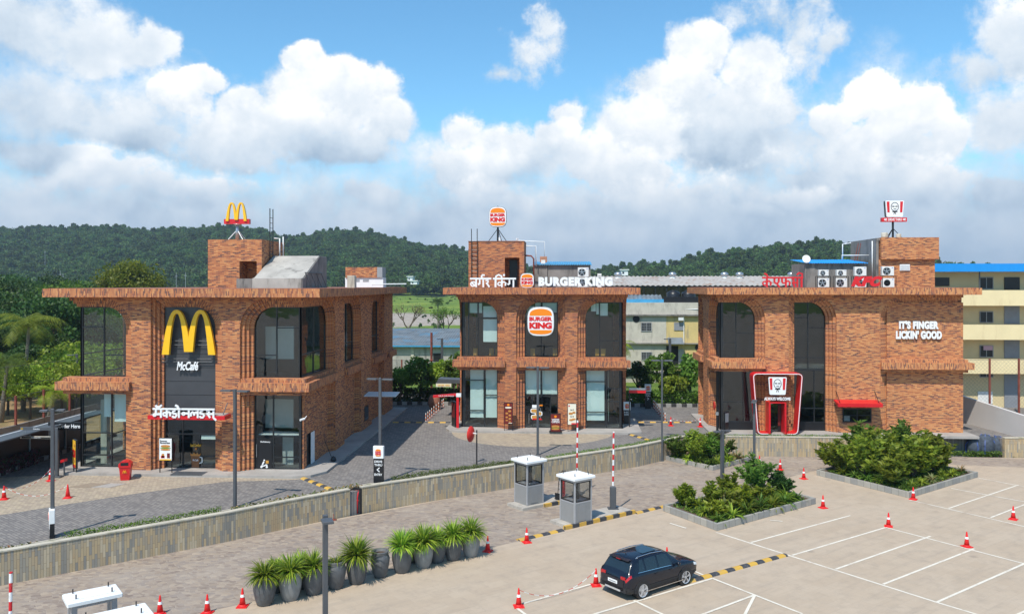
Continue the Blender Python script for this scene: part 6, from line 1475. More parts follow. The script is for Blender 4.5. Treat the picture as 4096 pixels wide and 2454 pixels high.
t = thing('order_canopy', 'dark sloping order canopy with a small white sign left of the middle restaurant', 'canopy', (V(1790, 1620, 72)[0], 72.5, TZ)); b = MB(); b.prism([(-1.0, 3.05), (2.4, 3.05), (2.4, 3.3), (-.8, 3.45)], 'y', -.6, .9); b.build('roof', M_DARKMETAL, t); b = MB(); b.box(1.6, 0, 0, 1.8, .2, 3.05); b.build('post', M_DARKMETAL, t)
b = MB(); b.box(-1.0, -.62, 2.75, .35, -.5, 3.04); b.build('sign', M_CREAM, t); b = MB(); put_text(b, 'ORDER HERE', -.85, .2, 2.82, 2.96, -.64, .01, .02); b.build('lettering', M_POSTER, t)
t = thing('height_bar', 'red and grey height bar sticking out right of the middle restaurant', 'gantry', (5.5, 67.6, TZ + .15)); b = MB(); b.box(.0, -.07, 2.75, 1.35, .07, 3.0); b.build('arm', M_RED, t); b = MB(); b.box(.0, -.1, 3.0, 1.3, .1, 3.14); b.build('top', M_STEEL, t); b = MB(); b.box(-.02, -.05, 0, .06, .05, 3.0); b.build('post', M_BLACK, t)
t = thing('terracotta_jar', 'ribbed terracotta jar by the striped kerb behind the lane', 'jar', (V(1738, 1600, 77)[0], 77, TZ)); b = MB(); b.lathe([(.3, 0)] + [(.3 + .28 * math.sin(math.pi * (.12 + .76 * i / 16)) + (.012 if i % 2 else 0), .08 * i) for i in range(1, 17)] + [(.3, 1.33), (0, 1.3)], (0, 0, 0), 20); b.build('body', mat('terracotta', (.30, .13, .08), .7, .2, 5), t, smooth=True)
t = thing('round_mirror', 'red backed convex mirror on a black post before the slate wall hedge', 'mirror', (*G(1907, 1857, TZ), TZ), -.55)
b = MB(); b.tube([(0, 0, 0), (0, 0, 2.25)], .045, 8); b.build('post', M_BLACK, t)
M_MIRR = mat('mirror_back', (.62, .03, .02), .4, .05, 3)
b = MB(); b.M = Matrix.Translation((-.42, -.05, 1.95)) @ Matrix.Rotation(1.75, 4, 'Z'); b.lathe([(.02, -.16), (.3, -.1), (.5, 0), (.52, .05), (.46, .05), (0, .07)], (0, 0, 0), 26, ax='y'); b.build('bowl', M_MIRR, t, smooth=True)
b = MB(); b.box(-.3, -.04, 2.0, .04, .02, 2.06); b.build('bracket', M_WHITE, t)
t = thing('round_mirror', 'red convex mirror on a black post at the left corner of the right restaurant', 'mirror', (*V(2872, 1700, 65.2)[:1], 65.2, TZ), .3); b = MB(); b.tube([(0, 0, 0), (0, 0, 2.3)], .045, 8); b.build('post', M_BLACK, t); b = MB(); b.M = Matrix.Translation((-.35, -.08, 2.3)) @ Matrix.Rotation(1.3, 4, 'Z'); b.lathe([(.02, -.1), (.2, -.07), (.33, 0), (.35, .04), (.3, .04), (0, .05)], (0, 0, 0), 22, ax='y'); b.build('bowl', M_MIRR, t, smooth=True)
t = thing('menu_board', 'narrow black menu stand before the dark glass left of the red portal', 'menu board', (V(2905, 1700, 65.2)[0], 65.2, TZ + .1), .9); b = MB(); b.box(-.3, -.06, 0, .3, .06, 1.7); b.build('case', M_BLACK, t); b = MB(); b.box(-.25, -.075, .9, .25, -.06, 1.6); b.build('panel', M_GREY, t)
t = thing('bollard_lamp', 'black lane post beside the mirror at the right restaurant corner', 'post', (V(2868, 1700, 64.8)[0], 64.8, TZ)); b = MB(); b.box(-.06, -.06, 0, .06, .06, 1.6); b.build('post', M_BLACK, t); b = MB(); b.box(-.1, -.1, 1.6, .1, .1, 1.85); b.build('head', M_STEEL, t)
t = thing('access_cover', 'two part tan access cover set in the forecourt paving', 'cover', (-27.3, 46.6, TZ + .012)); b = MB(); b.prism([(-1.2, -.55), (.15, -.5), (.75, .5), (-.45, .5)], 'z', -.004, .006); b.build('left_plate', mat('cover_tan', (.28, .22, .16), .7, .1, 3), t); b = MB(); b.prism([(.2, -.5), (1.3, -.45), (1.75, .5), (.8, .5)], 'z', -.004, .008); b.build('right_plate', M_PLINTH, t)
# door mat, drains
o = MB(); o.box(-1.0, -.45, 0, 1.0, .4, .012); o = o.build('door_mat', M_DARKMETAL); o.location = (V(755, 1885, 49.3)[0], 49.35, TZ + .149); tag(o, 'dark door mat before the left entrance', 'mat')
# security camera
t = thing('security_camera', 'white security camera on the right corner of the left restaurant', 'camera', (-15.9, 50.6, 4.6)); b = MB(); b.tube([(-.1, 0, .05), (-.3, -.25, .0)], .07, 8); b.build('body', M_WHITE, t); b = MB(); b.tube([(0, .1, .2), (-.1, 0, .05)], .025, 6); b.build('arm', M_WHITE, t)
t = thing('broom', 'black broom and bag leaning on the shaded side wall of the left restaurant', 'broom', (-14.95, 53.2, TZ + .15)); b = MB(); b.tube([(0, 0, .1), (-.55, -.1, 1.5)], .02, 5); b.build('stick', M_BLACK, t); b = MB(); b.lathe([(.16, 0), (.2, .12), (.12, .3), (0, .36)], (.05, 0, 0), 10); b.build('bag', M_BLACK, t)
# white pipe lying at the foot of the wall
t = thing('loose_pipe', 'white pipe and small post lying at the foot of the slate wall', 'pipe', (*G(1290, 2080), 0)); b = MB(); b.tube([(-.9, -.7, .05), (.55, .5, .05)], .035, 6); b.build('pipe', M_WHITE, t); b = MB(); b.box(.4, -.0, 0, .75, .2, .05); b.tube([(.6, .1, 0), (.6, .1, .35)], .02, 5); b.build('peg', M_RUST, t)

# air conditioning units
def ac(label, x, y, z, w_=.95, h=.82, fan=.3, dark=False):
    t = thing('condenser_unit', label, 'air conditioner', (x, y, z), 0, 'outdoor units on the roofs'); b = MB(); b.bevbox(-w_ / 2, 0, .03, w_ / 2, .34, h, .015); b.build('casing', M_AC, t)
    b = MB(); b.lathe([(fan, 0), (fan * 1.02, -.012), (fan * .94, -.02), (fan * .94, 0)], (-w_ * .12, 0, h * .5), 24, ax='y'); b.lathe([(0, -.004), (fan * .93, -.004)], (-w_ * .12, 0, h * .5), 24, ax='y'); g_ = b.build('fan_grille', M_BLACK if dark else M_GREY, t)
    b = MB(); b.lathe([(0, -.03), (fan * .22, -.028), (fan * .25, -.01)], (-w_ * .12, 0, h * .5), 12, ax='y')
    for k in range(5):
        a = k * 1.256; b.prism([(-w_ * .12 + fan * .2 * math.cos(a), h * .5 + fan * .2 * math.sin(a)), (-w_ * .12 + fan * .9 * math.cos(a + .1), h * .5 + fan * .9 * math.sin(a + .1)), (-w_ * .12 + fan * .85 * math.cos(a + .6), h * .5 + fan * .85 * math.sin(a + .6)), (-w_ * .12 + fan * .2 * math.cos(a + .9), h * .5 + fan * .2 * math.sin(a + .9))], 'y', -.014, -.007)
    b.build('fan', M_BLACK if dark else M_STEEL, g_)
    b = MB(); b.box(w_ * .3, -.008, h * .84, w_ * .42, .001, h * .9); b.build('badge', M_BLUEP, t)
    for sx in (-w_ * .35, w_ * .3): b = MB(); b.box(sx, .02, 0, sx + .08, .32, .031); b.build('foot', M_BLACK, t)
    return t
def acp(px, py, y): a = V(px, py, y); return a[0], y, a[1]
def rack(label, x, y, z, w_, h):
    t = thing('steel_rack', label, 'rack', (x, y, z), 0, 'black racks under the upper units')
    for sx in (-w_ / 2, w_ / 2 - .04):
        for sy in (0, .42): b = MB(); b.box(sx, sy, 0, sx + .04, sy + .04, h); b.build('leg', M_BLACK, t)
    b = MB(); b.box(-w_ / 2, 0, h, w_ / 2, .46, h + .03); b.build('shelf', M_BLACK, t); b = MB(); b.box(-w_ / 2 - .01, -.012, h * .8, -w_ / 2 + .05, .0, h * .84); b.box(w_ / 2 - .05, -.012, h * .8, w_ / 2 + .01, 0, h * .84); b.build('clip', M_BLACK, t)
zr = 12.78
for (pxc, w_, h, top, lab, wt, ht) in [(3295, .88, .74, 1, 'at the left of the right roof', .76, .5), (3366, .88, .74, 1, 'second from the left on the right roof', .76, .5), (3442, .95, .80, 1, 'behind the K and F letters', .92, .74)]:
    x = V(pxc, 1120, 67.6)[0]; ac('lower outdoor unit ' + lab, x, 67.6, zr, w_, h); rack('black rack of the outdoor units ' + lab, x, 67.55, zr, w_ + .2, .88); ac('upper outdoor unit on its rack ' + lab, x + .02, 67.62, zr + .91, wt, ht + (.0), .2 if wt < .8 else .25)
x = V(3554, 1120, 67.3)[0]; ac('lower outdoor unit with a dark fan before the right tower', x, 67.3, zr, .92, .74, .25, True); rack('black rack before the right brick tower', x + .05, 67.28, zr, 1.1, .9); ac('upper outdoor unit on its rack before the right tower', x - .02, 67.32, zr + .93, .92, .74)
x = V(2333, 1090, 69.5)[0]; ac('outdoor unit behind the G of the roof lettering, upper', x, 69.5, zr + .86, .9, .8); ac('outdoor unit behind the E R of the roof lettering, lower', x, 69.5, zr, .9, .8)
t = thing('tall_vent', 'slim pale vent box behind the N of the roof lettering', 'vent', (V(2398, 1110, 69.5)[0], 69.5, zr)); b = MB(); b.bevbox(-.17, 0, 0, .17, .3, 1.15, .01); b.build('casing', M_AC, t); b = MB()
for k in range(6): b.box(-.1, -.006, .25 + k * .13, .1, .001, .3 + k * .13)
b.build('slot', M_BLACK, t)
M_MIRR0 = mat('terracotta_box', (.42, .20, .12), .7, .15, 4)
t = thing('small_tank', 'small orange and grey box with pipes on the middle roof shed', 'tank', (V(2174, 1050, 70.5)[0], 70.5, V(2174, 1049, 70.5)[1] - .0)); b = MB(); b.bevbox(-.3, -.2, 0, .3, .2, .5, .02); b.build('body', M_MIRR0, t); b = MB(); b.box(-.2, -.22, -.1, .15, -.2, .2); b.build('label', M_AC, t)
t = thing('vent_pipe', 'white bent vent pipe on the left roof edge', 'pipe', (-15.3, 66, 12.78)); b = MB(); b.tube([(0, 0, 0), (0, 0, .25), (2.6, 1.0, .28)], .05, 6); b.build('pipe', M_WHITE, t)
# chairs seen through the upper glass of the middle restaurant
def seat(label, x, y, z, rz=0.0):
    t = thing('chair', label, 'chair', (x, y, z), rz, 'yellow seats behind the upper glass'); b = MB(); b.bevbox(-.4, -.25, .42, .4, .25, .52, .02); b.build('seat', M_TIMBER, t); b = MB(); b.bevbox(-.08, .2, .5, .3, .28, 1.15, .02); b.build('backrest', M_TIMBER, t)
    b = MB(); b.box(-.3, -.15, 0, .3, .15, .42); b.build('base', M_BLACK, t)
zf = TZ + 5.29
for i, (px, lab) in enumerate([(1895, 'yellow seat in the left upper bay, leftmost'), (1960, 'yellow seat in the left upper bay, at its middle'), (1985, 'yellow seat in the left upper bay, beside the pier'), (2125, 'yellow seat behind the big round logo window, left'), (2215, 'yellow seat behind the big round logo window, right'), (2385, 'yellow seat in the right upper bay, left of the mullion'), (2408, 'yellow seat in the right upper bay, right of the mullion')]):
    seat(lab, V(px, 1400, 67.9)[0], 67.9, zf, 0)
# ------------------------------------------------------------------ land behind: field, hills, woods
def ground_mat():
    m, n, b = new_mat('field_grass'); tcn = n.n.new('ShaderNodeTexCoord'); O = tcn.outputs['Object']
    f = n.noise(O, .05, 8, .65); f2 = n.noise(O, .6, 6, .7); y = n.sep(n.vm('ADD', O, n.vm('MULTIPLY', n.noise(O, .02, 5, .6, out=1), (0, 90, 0))))[1]
    grass = n.ramp(n.m('ADD', n.m('MULTIPLY', f, .6), n.m('MULTIPLY', f2, .4)), [(.32, (.05, .09, .02)), (.47, (.11, .175, .028)), (.57, (.20, .26, .04)), (.68, (.27, .27, .10))])
    rub = n.ramp(f2, [(.3, (.22, .17, .13)), (.5, (.34, .29, .24)), (.7, (.46, .42, .38))])
    band_ = n.m('MULTIPLY', n.step(y, 262, 272), n.step(y, 345, 325)); band2 = n.m('MULTIPLY', n.step(y, 180, 186), n.step(y, 205, 196))
    c = n.mix(n.m('MAXIMUM', band_, n.m('MULTIPLY', band2, n.step(f, .42, .55))), grass, rub)
    n.put(b.inputs['Base Color'], c); b.inputs['Roughness'].default_value = .95; b.inputs['Specular IOR Level'].default_value = .1; return m
M_FIELD = ground_mat(); M_FLOOR = mat('forest_floor', (.022, .04, .016), .95, .3, .05, spec=.1)
RIDGE = [(-1500, 940), (-400, 935), (0, 928), (194, 923), (388, 918), (485, 923), (582, 930), (679, 925), (897, 918), (994, 925), (1110, 947), (1159, 965), (1237, 953), (1334, 932), (1406, 933), (1479, 940), (1576, 962), (1697, 990), (1771, 996), (1868, 1016), (2000, 1048), (2140, 1082),
         (2250, 1095), (2368, 1088), (2500, 1083), (2597, 1073), (2700, 1072), (2791, 1040), (2898, 1028), (2985, 1018), (3082, 1003), (3179, 995), (3276, 983), (3373, 990), (3480, 1000), (3650, 1035), (3800, 1075), (4100, 1100), (5600, 1100)]
def ridge_y(px):
    for i in range(len(RIDGE) - 1):
        a, b_ = RIDGE[i], RIDGE[i + 1]
        if a[0] <= px <= b_[0]: t = (px - a[0]) / (b_[0] - a[0]); t = t * t * (3 - 2 * t); return a[1] + (b_[1] - a[1]) * t
    return 1100
def ridge_d(px): return 930 if px < 2140 else (930 - 230 * min(1, (px - 2140) / 500))
from mathutils import noise as mnoise
def terr(px, d):
    if d < 150: return 1.24
    zb = 1.24 + 4.6 * min(1, (d - 150) / 400) ** 1.2
    Dr = ridge_d(px); zr_ = HC + (HY - (ridge_y(px) + 20)) / FOC * Dr
    foot = 560 if px < 2140 else 460
    if d > foot:
        if d <= Dr: t = (d - foot) / (Dr - foot); t = t * t * (3 - 2 * t) * .55 + t * .45; z = zb + (zr_ - zb) * t
        else: z = zr_ - (d - Dr) * .10
        z += 3.5 * mnoise.noise(Vector((px * .004, d * .012, 0))) * min(1, (d - foot) / 120) * (0.35 if abs(d - Dr) < 30 else 1)
        return z
    return zb + .5 * mnoise.noise(Vector((px * .01, d * .03, 3)))
def terrain(name, pxs, ds, m, low=0.0):
    v = []; f = []
    for d in ds:
        for p in pxs:
            xn = (p - CX) / FOC; X_, Y_ = (xn * _c - _s) * d, (_c + xn * _s) * d; v.append((X_, Y_, terr(p, d) - low))
    W_ = len(pxs)
    for i in range(len(ds) - 1):
        for j in range(W_ - 1): f.append([i * W_ + j, i * W_ + j + 1, (i + 1) * W_ + j + 1, (i + 1) * W_ + j])
    me = bpy.data.meshes.new(name); me.from_pydata(v, [], f); me.materials.append(m)
    for p in me.polygons: p.use_smooth = True
    o = bpy.data.objects.new(name, me); COL.objects.link(o); return o
pxs = [-1500 + 7000 * i / 140 for i in range(141)]
structure(terrain('field', pxs, [86, 100, 120, 150, 180, 210, 250, 300, 350, 400, 450, 500, 560, 600], M_FIELD))
structure(terrain('hill', pxs, [455 + 20 * i for i in range(0, 44)], M_FLOOR, .15))
poly_sheet('ground', [(-2500, -2500), (2500, -2500), (2500, 2500), (-2500, 2500)], -1.2, M_FIELD)
# crowns used by the forest (kept out of the scene; the forest object instances them)
def crown_template(seed, n, w_, h, leaf, m, k=16):
    r = np.random.default_rng(seed); C, K = clumps(r, n, w_ * .5, w_ * .5, h * .45, h * .5, k, w_ * .2); o = leaf_obj('crown_shape', C, leaf, m, None, .8, .3, seed); COL.objects.unlink(o); return o
fc = bpy.data.collections.new('forest_crowns')
for i, (w_, h) in enumerate([(8, 8), (10, 8.5), (7, 9.5), (9, 7), (5.5, 11)]): fc.objects.link(crown_template(500 + i, 620, w_, h, 1.15, L_HILL, 14))
def forest(name, label, px0, px1, d0, d1, dens, sc=(.75, 1.35), npx=60, nd=18, col_=None):
    o = terrain(name, [px0 + (px1 - px0) * i / npx for i in range(npx + 1)], [d0 + (d1 - d0) * i / nd for i in range(nd + 1)], M_FLOOR, .3)
    ng = bpy.data.node_groups.new('scatter', 'GeometryNodeTree'); ng.interface.new_socket('Geometry', in_out='INPUT', socket_type='NodeSocketGeometry'); ng.interface.new_socket('Geometry', in_out='OUTPUT', socket_type='NodeSocketGeometry')
    N = ng.nodes; a = N.new('NodeGroupInput'); z = N.new('NodeGroupOutput'); dp = N.new('GeometryNodeDistributePointsOnFaces'); dp.distribute_method = 'RANDOM'; dp.inputs['Density'].default_value = dens
    ip = N.new('GeometryNodeInstanceOnPoints'); ci = N.new('GeometryNodeCollectionInfo'); ci.inputs['Collection'].default_value = col_ or fc; ci.inputs['Separate Children'].default_value = True; ci.inputs['Reset Children'].default_value = True
    ip.inputs['Pick Instance'].default_value = True; rv = N.new('FunctionNodeRandomValue'); rv.data_type = 'FLOAT_VECTOR'; rv.inputs[0].default_value = (-.08, -.08, 0); rv.inputs[1].default_value = (.08, .08, 6.28)
    rs = N.new('FunctionNodeRandomValue'); rs.data_type = 'FLOAT'; rs.inputs[2].default_value = sc[0]; rs.inputs[3].default_value = sc[1]
    L = ng.links; L.new(a.outputs[0], dp.inputs['Mesh']); L.new(dp.outputs['Points'], ip.inputs['Points']); L.new(ci.outputs[0], ip.inputs['Instance']); L.new(rv.outputs[0], ip.inputs['Rotation']); L.new(rs.outputs[1], ip.inputs['Scale'])
    jn = N.new('GeometryNodeJoinGeometry'); L.new(ip.outputs[0], jn.inputs[0]); L.new(jn.outputs[0], z.inputs[0])
    md = o.modifiers.new('scatter', 'NODES'); md.node_group = ng
    return tag(o, label, 'forest', kind='stuff')
forest('forest', 'dark wooded ridge behind the left and middle restaurants', -500, 2160, 540, 960, .028)
forest('forest', 'wooded low hill behind the right restaurant and the long rusty roof', 2160, 4300, 455, 740, .026, (.7, 1.25))

forest('field_bushes', 'low bushes and tufts scattered over the field behind the buildings', -300, 4200, 150, 520, .004, (.06, .20), 60, 20)
# ------------------------------------------------------------------ trees and palms one can tell apart
T_D = tree('broadleaf_tree', 'dark tree in the wood left of the left restaurant', (-58, 92, 1.2), 11, 10, L_DARK, 5200, 34, .42, 301, group='trees of the wood at the left')
T_M = tree('broadleaf_tree', 'mid green tree in the wood left of the left restaurant', (-66, 84, 1.2), 10, 9.5, L_MID, 5200, 34, .40, 302, group='trees of the wood at the left')
T_B = tree('broadleaf_tree', 'bright low feathery tree in the wood left of the left restaurant', (-48, 78, 1.2), 6, 7, L_BRIGHT, 4200, 30, .34, 303, group='trees of the wood at the left', crown_z=.58)
rt = random.Random(12)
def at_px(px, d): xn = (px - CX) / FOC; return ((xn * _c - _s) * d, (_c + xn * _s) * d)
WOOD = [(T_D, 20, 130, 1.1), (T_D, 130, 150, 1.15), (T_M, 230, 140, 1.15), (T_D, 330, 155, 1.1), (T_M, -60, 120, 1.1), (T_D, 80, 108, .95), (T_M, 180, 112, .85), (T_D, 270, 118, .8), (T_D, -40, 95, .85), (T_D, 40, 88, .72), (T_M, 300, 100, .62), (T_D, 230, 92, .62),
        (T_D, 150, 92, .6), (T_M, 310, 84, .5), (T_D, 90, 80, .55), (T_D, -80, 82, .7), (T_M, 420, 190, 1.0), (T_D, 350, 170, 1.1), (T_D, 60, 175, 1.3), (T_D, 200, 185, 1.25), (T_M, -120, 165, 1.3), (T_D, 480, 230, 1.0), (T_D, 700, 250, .9), (T_M, 760, 260, .9), (T_B, 290, 78, .95), (T_B, 250, 74, .8), (T_B, 180, 76, .85), (T_B, 120, 72, .75), (T_B, 330, 82, .9), (T_B, 30, 74, .8), (T_B, -60, 72, .9)]
WOOD += [(T_D, 380, 98, .7), (T_M, 440, 105, .75), (T_D, 350, 90, .55), (T_B, 395, 88, .9), (T_B, 450, 92, .8), (T_M, 500, 120, .8)]
lab_ = {id(T_D): T_D['label'], id(T_M): T_M['label'], id(T_B): T_B['label']}
for (T_, px, d, s) in WOOD:
    x, y = at_px(px, d); dup(T_, (x, y, 1.2), rt.uniform(0, 6), None, None, s * rt.uniform(.92, 1.1), s * rt.uniform(.9, 1.08))
x, y = at_px(525, 150); tree('broadleaf_tree', 'broad yellow green tree rising behind the left restaurant roof', (x, y, 1.2), 14.6, 13.5, L_YEL, 9000, 46, .5, 310, crown_h=.30, crown_z=.72)
x, y = at_px(250, 120); tree('broadleaf_tree', 'tall green tree above the wood at the left edge of the left roof', (x, y, 1.2), 12.0, 11, L_MID, 6500, 40, .42, 311)
def palm(label, x, y, h, L=3.4, n=22, seed=1, sp=1.0, name='palm_tree', group=None, m=L_MID, tr=.17, straight=False):
    t = thing(name, label, 'palm', (x, y, 1.2), 0, group); r = random.Random(seed); b = MB(); lean = 0 if straight else .6
    b.tube([(-lean, 0, -.2), (-lean * .6, 0, h * .4), (0, 0, h)], [tr * 1.3, tr, tr * .75], 8); b.build('trunk', M_SPEAR, t, smooth=True)
    b = MB()
    for i in range(n):
        a = 2 * math.pi * i / n + r.uniform(-.2, .2); e = r.uniform(-.1, 1.2) * sp; p = Vector((0, 0, h)); prev = None; Li = L * r.uniform(.8, 1.1); K_ = 9
        for k in range(K_):
            d = Vector((math.cos(a) * math.cos(e), math.sin(a) * math.cos(e), math.sin(e))); q = p + d * Li / K_; side = Vector((-math.sin(a), math.cos(a), 0)); wl = Li * .26 * math.sin(math.pi * min(1, (k + 1.2) / K_)) ** .6
            for sg in (-1, 1):
                for jj in range(3):
                    s0 = p.lerp(q, jj / 3); tip = s0 + side * sg * wl + d * wl * .45 + Vector((0, 0, -wl * .5)); b.face([s0, p.lerp(q, (jj + .55) / 3), tip])
            p = q; e -= .24
    b.build('fronds', m, t); return t
x, y = at_px(116, 76); palm('coconut palm with arching fronds before the wood at the left', x, y, 8.0, 3.9, 20, 5, m=L_BRIGHT)
x, y = at_px(215, 68); palm('small pale palm behind the fence at the left', x, y, 3.0, 2.2, 14, 6, m=L_YEL)
x, y = at_px(30, 70); palm('palm with drooping fronds at the far left edge', x, y, 5.2, 3.2, 14, 8)
x, y = at_px(1752, 190); palm('tall fan palm standing in the field left of the middle restaurant', x, y, 8.0, 2.2, 34, 7, 1.1, m=L_DARK, straight=True)
x, y = at_px(1856, 90); palm('palm whose fronds show left of the middle restaurant', x, y, 3.7, 2.8, 18, 9)
x, y = at_px(2478, 92); palm('pale palm whose fronds show right of the middle restaurant', x, y, 5.0, 2.4, 18, 10, m=L_YEL)
def bare(label, px, d, h, seed, m=L_DRY, lf=500):
    x, y = at_px(px, d); t = thing('bare_tree', label, 'tree', (x, y, terr(px, d) - .1)); r = random.Random(seed); b = MB(); tips = []
    def br(p, d_, L, rad, k):
        q = p + d_ * L; b.tube([p, p.lerp(q, .5) + Vector((r.uniform(-.1, .1), 0, 0)) * L, q], [rad, rad * .85, rad * .65], 5)
        if k == 0: tips.append(q); return
        for _ in range(3 if k > 1 else 2): nd = (d_ + Vector((r.uniform(-.8, .8), r.uniform(-.8, .8), r.uniform(-.1, .5)))).normalized(); br(q, nd, L * .68, rad * .62, k - 1)
    br(Vector((0, 0, 0)), Vector((.05, 0, 1)), h * .34, h * .028, 4); b.build('trunk', M_BARK, t)
    if lf: rr = np.random.default_rng(seed); T_ = np.array([tuple(q) for q in tips]); leaf_obj('crown', T_[rr.integers(0, len(T_), lf)] + rr.normal(size=(lf, 3)) * h * .05, .22, m, t, .6, 0, seed)
bare('thin crooked tree in the field beside the left restaurant', 1632, 165, 9, 4)
bare('slender tree in the field left of the middle restaurant', 1778, 150, 8, 9, L_MID, 1200)
# small trees and hedges behind the striped kerb
def small(label, px, d, h, w_, m, seed, n=2600): x, y = at_px(px, d); return tree('small_tree', label, (x, y, TZ - .05), h, w_, m, n, 22, .30, seed, group='small trees behind the striped kerbs', crown_z=.6, crown_h=.40)
small('small dark tree beside the left restaurant, behind the striped kerb', 1600, 81, 3.6, 3.2, L_MID, 321); small('bushy tree left of the terracotta jar behind the lane', 1680, 81.5, 4.4, 3.6, L_MID, 322); small('drooping leafed tree above the dark order canopy', 1765, 82, 4.5, 3.4, L_BRIGHT, 323); small('dense tree right against the left side of the middle restaurant', 1815, 81, 4.6, 3.4, L_MID, 324)
small('dense dark tree right against the right side of the middle restaurant', 2548, 80.8, 4.3, 3.0, L_DARK, 325); small('tall thin tree before the grey balcony door', 2640, 81, 5.4, 3.2, L_MID, 326); small('tall tree left of the right restaurant behind the cones', 2760, 81, 5.0, 3.2, L_MID, 327); small('leafy bush between the two trees behind the right lane', 2700, 80.5, 3.2, 3.4, L_BRIGHT, 328)
def hedge_row(label, x0, x1, y, h, m, n, sz, seed): r = np.random.default_rng(seed); P = np.stack([x0 + (x1 - x0) * r.random(n), y + r.normal(size=n) * .35, TZ + h * r.random(n) ** .8], 1); return tag(leaf_obj('hedge', P, sz, m, None, .5, .5, seed), label, 'hedge', kind='stuff')
hedge_row('dark hedge behind the striped kerb between the left and middle restaurants', -19, -9, 80.9, 1.5, L_DARK, 5000, .28, 41); hedge_row('hedge behind the striped kerb between the middle and right restaurants', 5.2, 13.5, 80.9, 1.4, L_MID, 5000, .26, 42)
r = np.random.default_rng(44); n_ = 4200; P = np.stack([-34.72 + .62 * r.random(n_), 42 + 10.2 * r.random(n_), TZ + .95 * r.random(n_) ** .8], 1)
tag(leaf_obj('hedge', P, .17, L_PURPLE, None, .6, .5, 44), 'purple leaved planting beside the striped kerb at the far left', 'planting', kind='stuff')
o = kerb('striped_kerb', [(-17.5, 79.5), (-9.0, 79.7)], .3, .3, TZ, M_KERBBW); tag(o, 'black and white kerb behind the lane between the left and middle restaurants', 'kerb')
o = kerb('striped_kerb', [(5.0, 79.5), (14.0, 79.9)], .3, .3, TZ, M_KERBBW); tag(o, 'black and white kerb behind the lane between the middle and right restaurants', 'kerb')
o = kerb('striped_kerb', [(-33.6, 36), (-34.0, 44), (-34.4, 52), (-34.4, 62)], .28, .28, TZ, M_KERBBW); tag(o, 'black and white kerb along the drive-thru lane at the far left', 'kerb')
poly_sheet('ground', [(-300, 38), (-34.8, 38), (-34.8, 90), (-300, 90)], TZ + .006, mat('ochre_soil', (.36, .23, .11), .95, .22, .4, bump=.3, stain=(.5, (.20, .17, .06))))

# fences
def fence(name, label, pts, h, ph, posts, m=M_RUST, wire=True, zb=TZ, base=0.0, cell=.16):
    t = thing(name, label, 'fence', (pts[0][0], pts[0][1], zb)); P = [Vector((p[0] - pts[0][0], p[1] - pts[0][1])) for p in pts]
    if base:
        for i in range(len(P) - 1):
            d = (P[i + 1] - P[i]).normalized(); n_ = Vector((-d.y, d.x)) * .1; b = MB(); b.prism([tuple(P[i] - n_), tuple(P[i + 1] - n_), tuple(P[i + 1] + n_), tuple(P[i] + n_)], 'z', 0, base); b.build('low_wall', M_CONC_D, t)
    for q in posts:
        s = q * (len(P) - 1); i = min(int(s), len(P) - 2); p = P[i].lerp(P[i + 1], s - i); b = MB(); b.box(p.x - .07, p.y - .07, 0, p.x + .07, p.y + .07, ph); b.build('post', m, t)
    b = MB()
    for i in range(len(P) - 1):
        a, c = P[i], P[i + 1]; L = (c - a).length; k = int(L / cell); H_ = h - base; r_ = .007
        for j in range(-int(H_ / cell), k):
            for sg in (1, -1):
                s0, s1 = j * cell, j * cell + H_; z0, z1 = 0, H_
                if s0 < 0: z0 = -s0; s0 = 0
                if s1 > L: z1 = H_ - (s1 - L); s1 = L
                if s1 <= s0: continue
                if sg < 0: z0, z1 = H_ - z0, H_ - z1
                p, q = a.lerp(c, s0 / L), a.lerp(c, s1 / L); b.face([(p.x, p.y, base + z0 - r_), (q.x, q.y, base + z1 - r_), (q.x, q.y, base + z1 + r_), (p.x, p.y, base + z0 + r_)])
        b.tube([(*a, h), (*c, h)], .02, 4)
    b.build('wire_mesh', M_DARKMETAL, t); return t
fence('wire_fence', 'rust posted wire fence on a low wall at the far left', [(-42.5, 54), (-41.8, 60.5), (-42.0, 66), (-42.2, 80)], 3.1, 3.2, [.0, .26, .36, .58, .72, .9], base=.95)
fence('wire_fence', 'wire fence with red posts before the blue roofed shed', [(-24, 86), (-8, 86.2)], 3.75, 3.8, [.1, .28, .45, .62, .82, .97])
fence('wire_fence', 'wire fence with rusty posts before the pale factory house', [(5, 86), (15, 86.3)], 3.75, 3.8, [.05, .31, .62, .95])
fence('wire_fence', 'red posted fence above the white ramp wall at the right', [(31.5, 77), (46, 77.5)], 4.9, 5.0, [.02, .15, .32, .50, .68, .9], cell=.35)
t = thing('rusty_mast', 'tall rusty pipe mast before the blue roofed shed', 'mast', (*at_px(1726, 84.5), TZ)); b = MB(); b.tube([(0, 0, 0), (0, 0, 6.8)], .12, 8); b.lathe([(.12, 3.9), (.2, 3.92), (.2, 4.0), (.12, 4.02)], (0, 0, 0), 10); b.build('pipe', M_RUST, t)

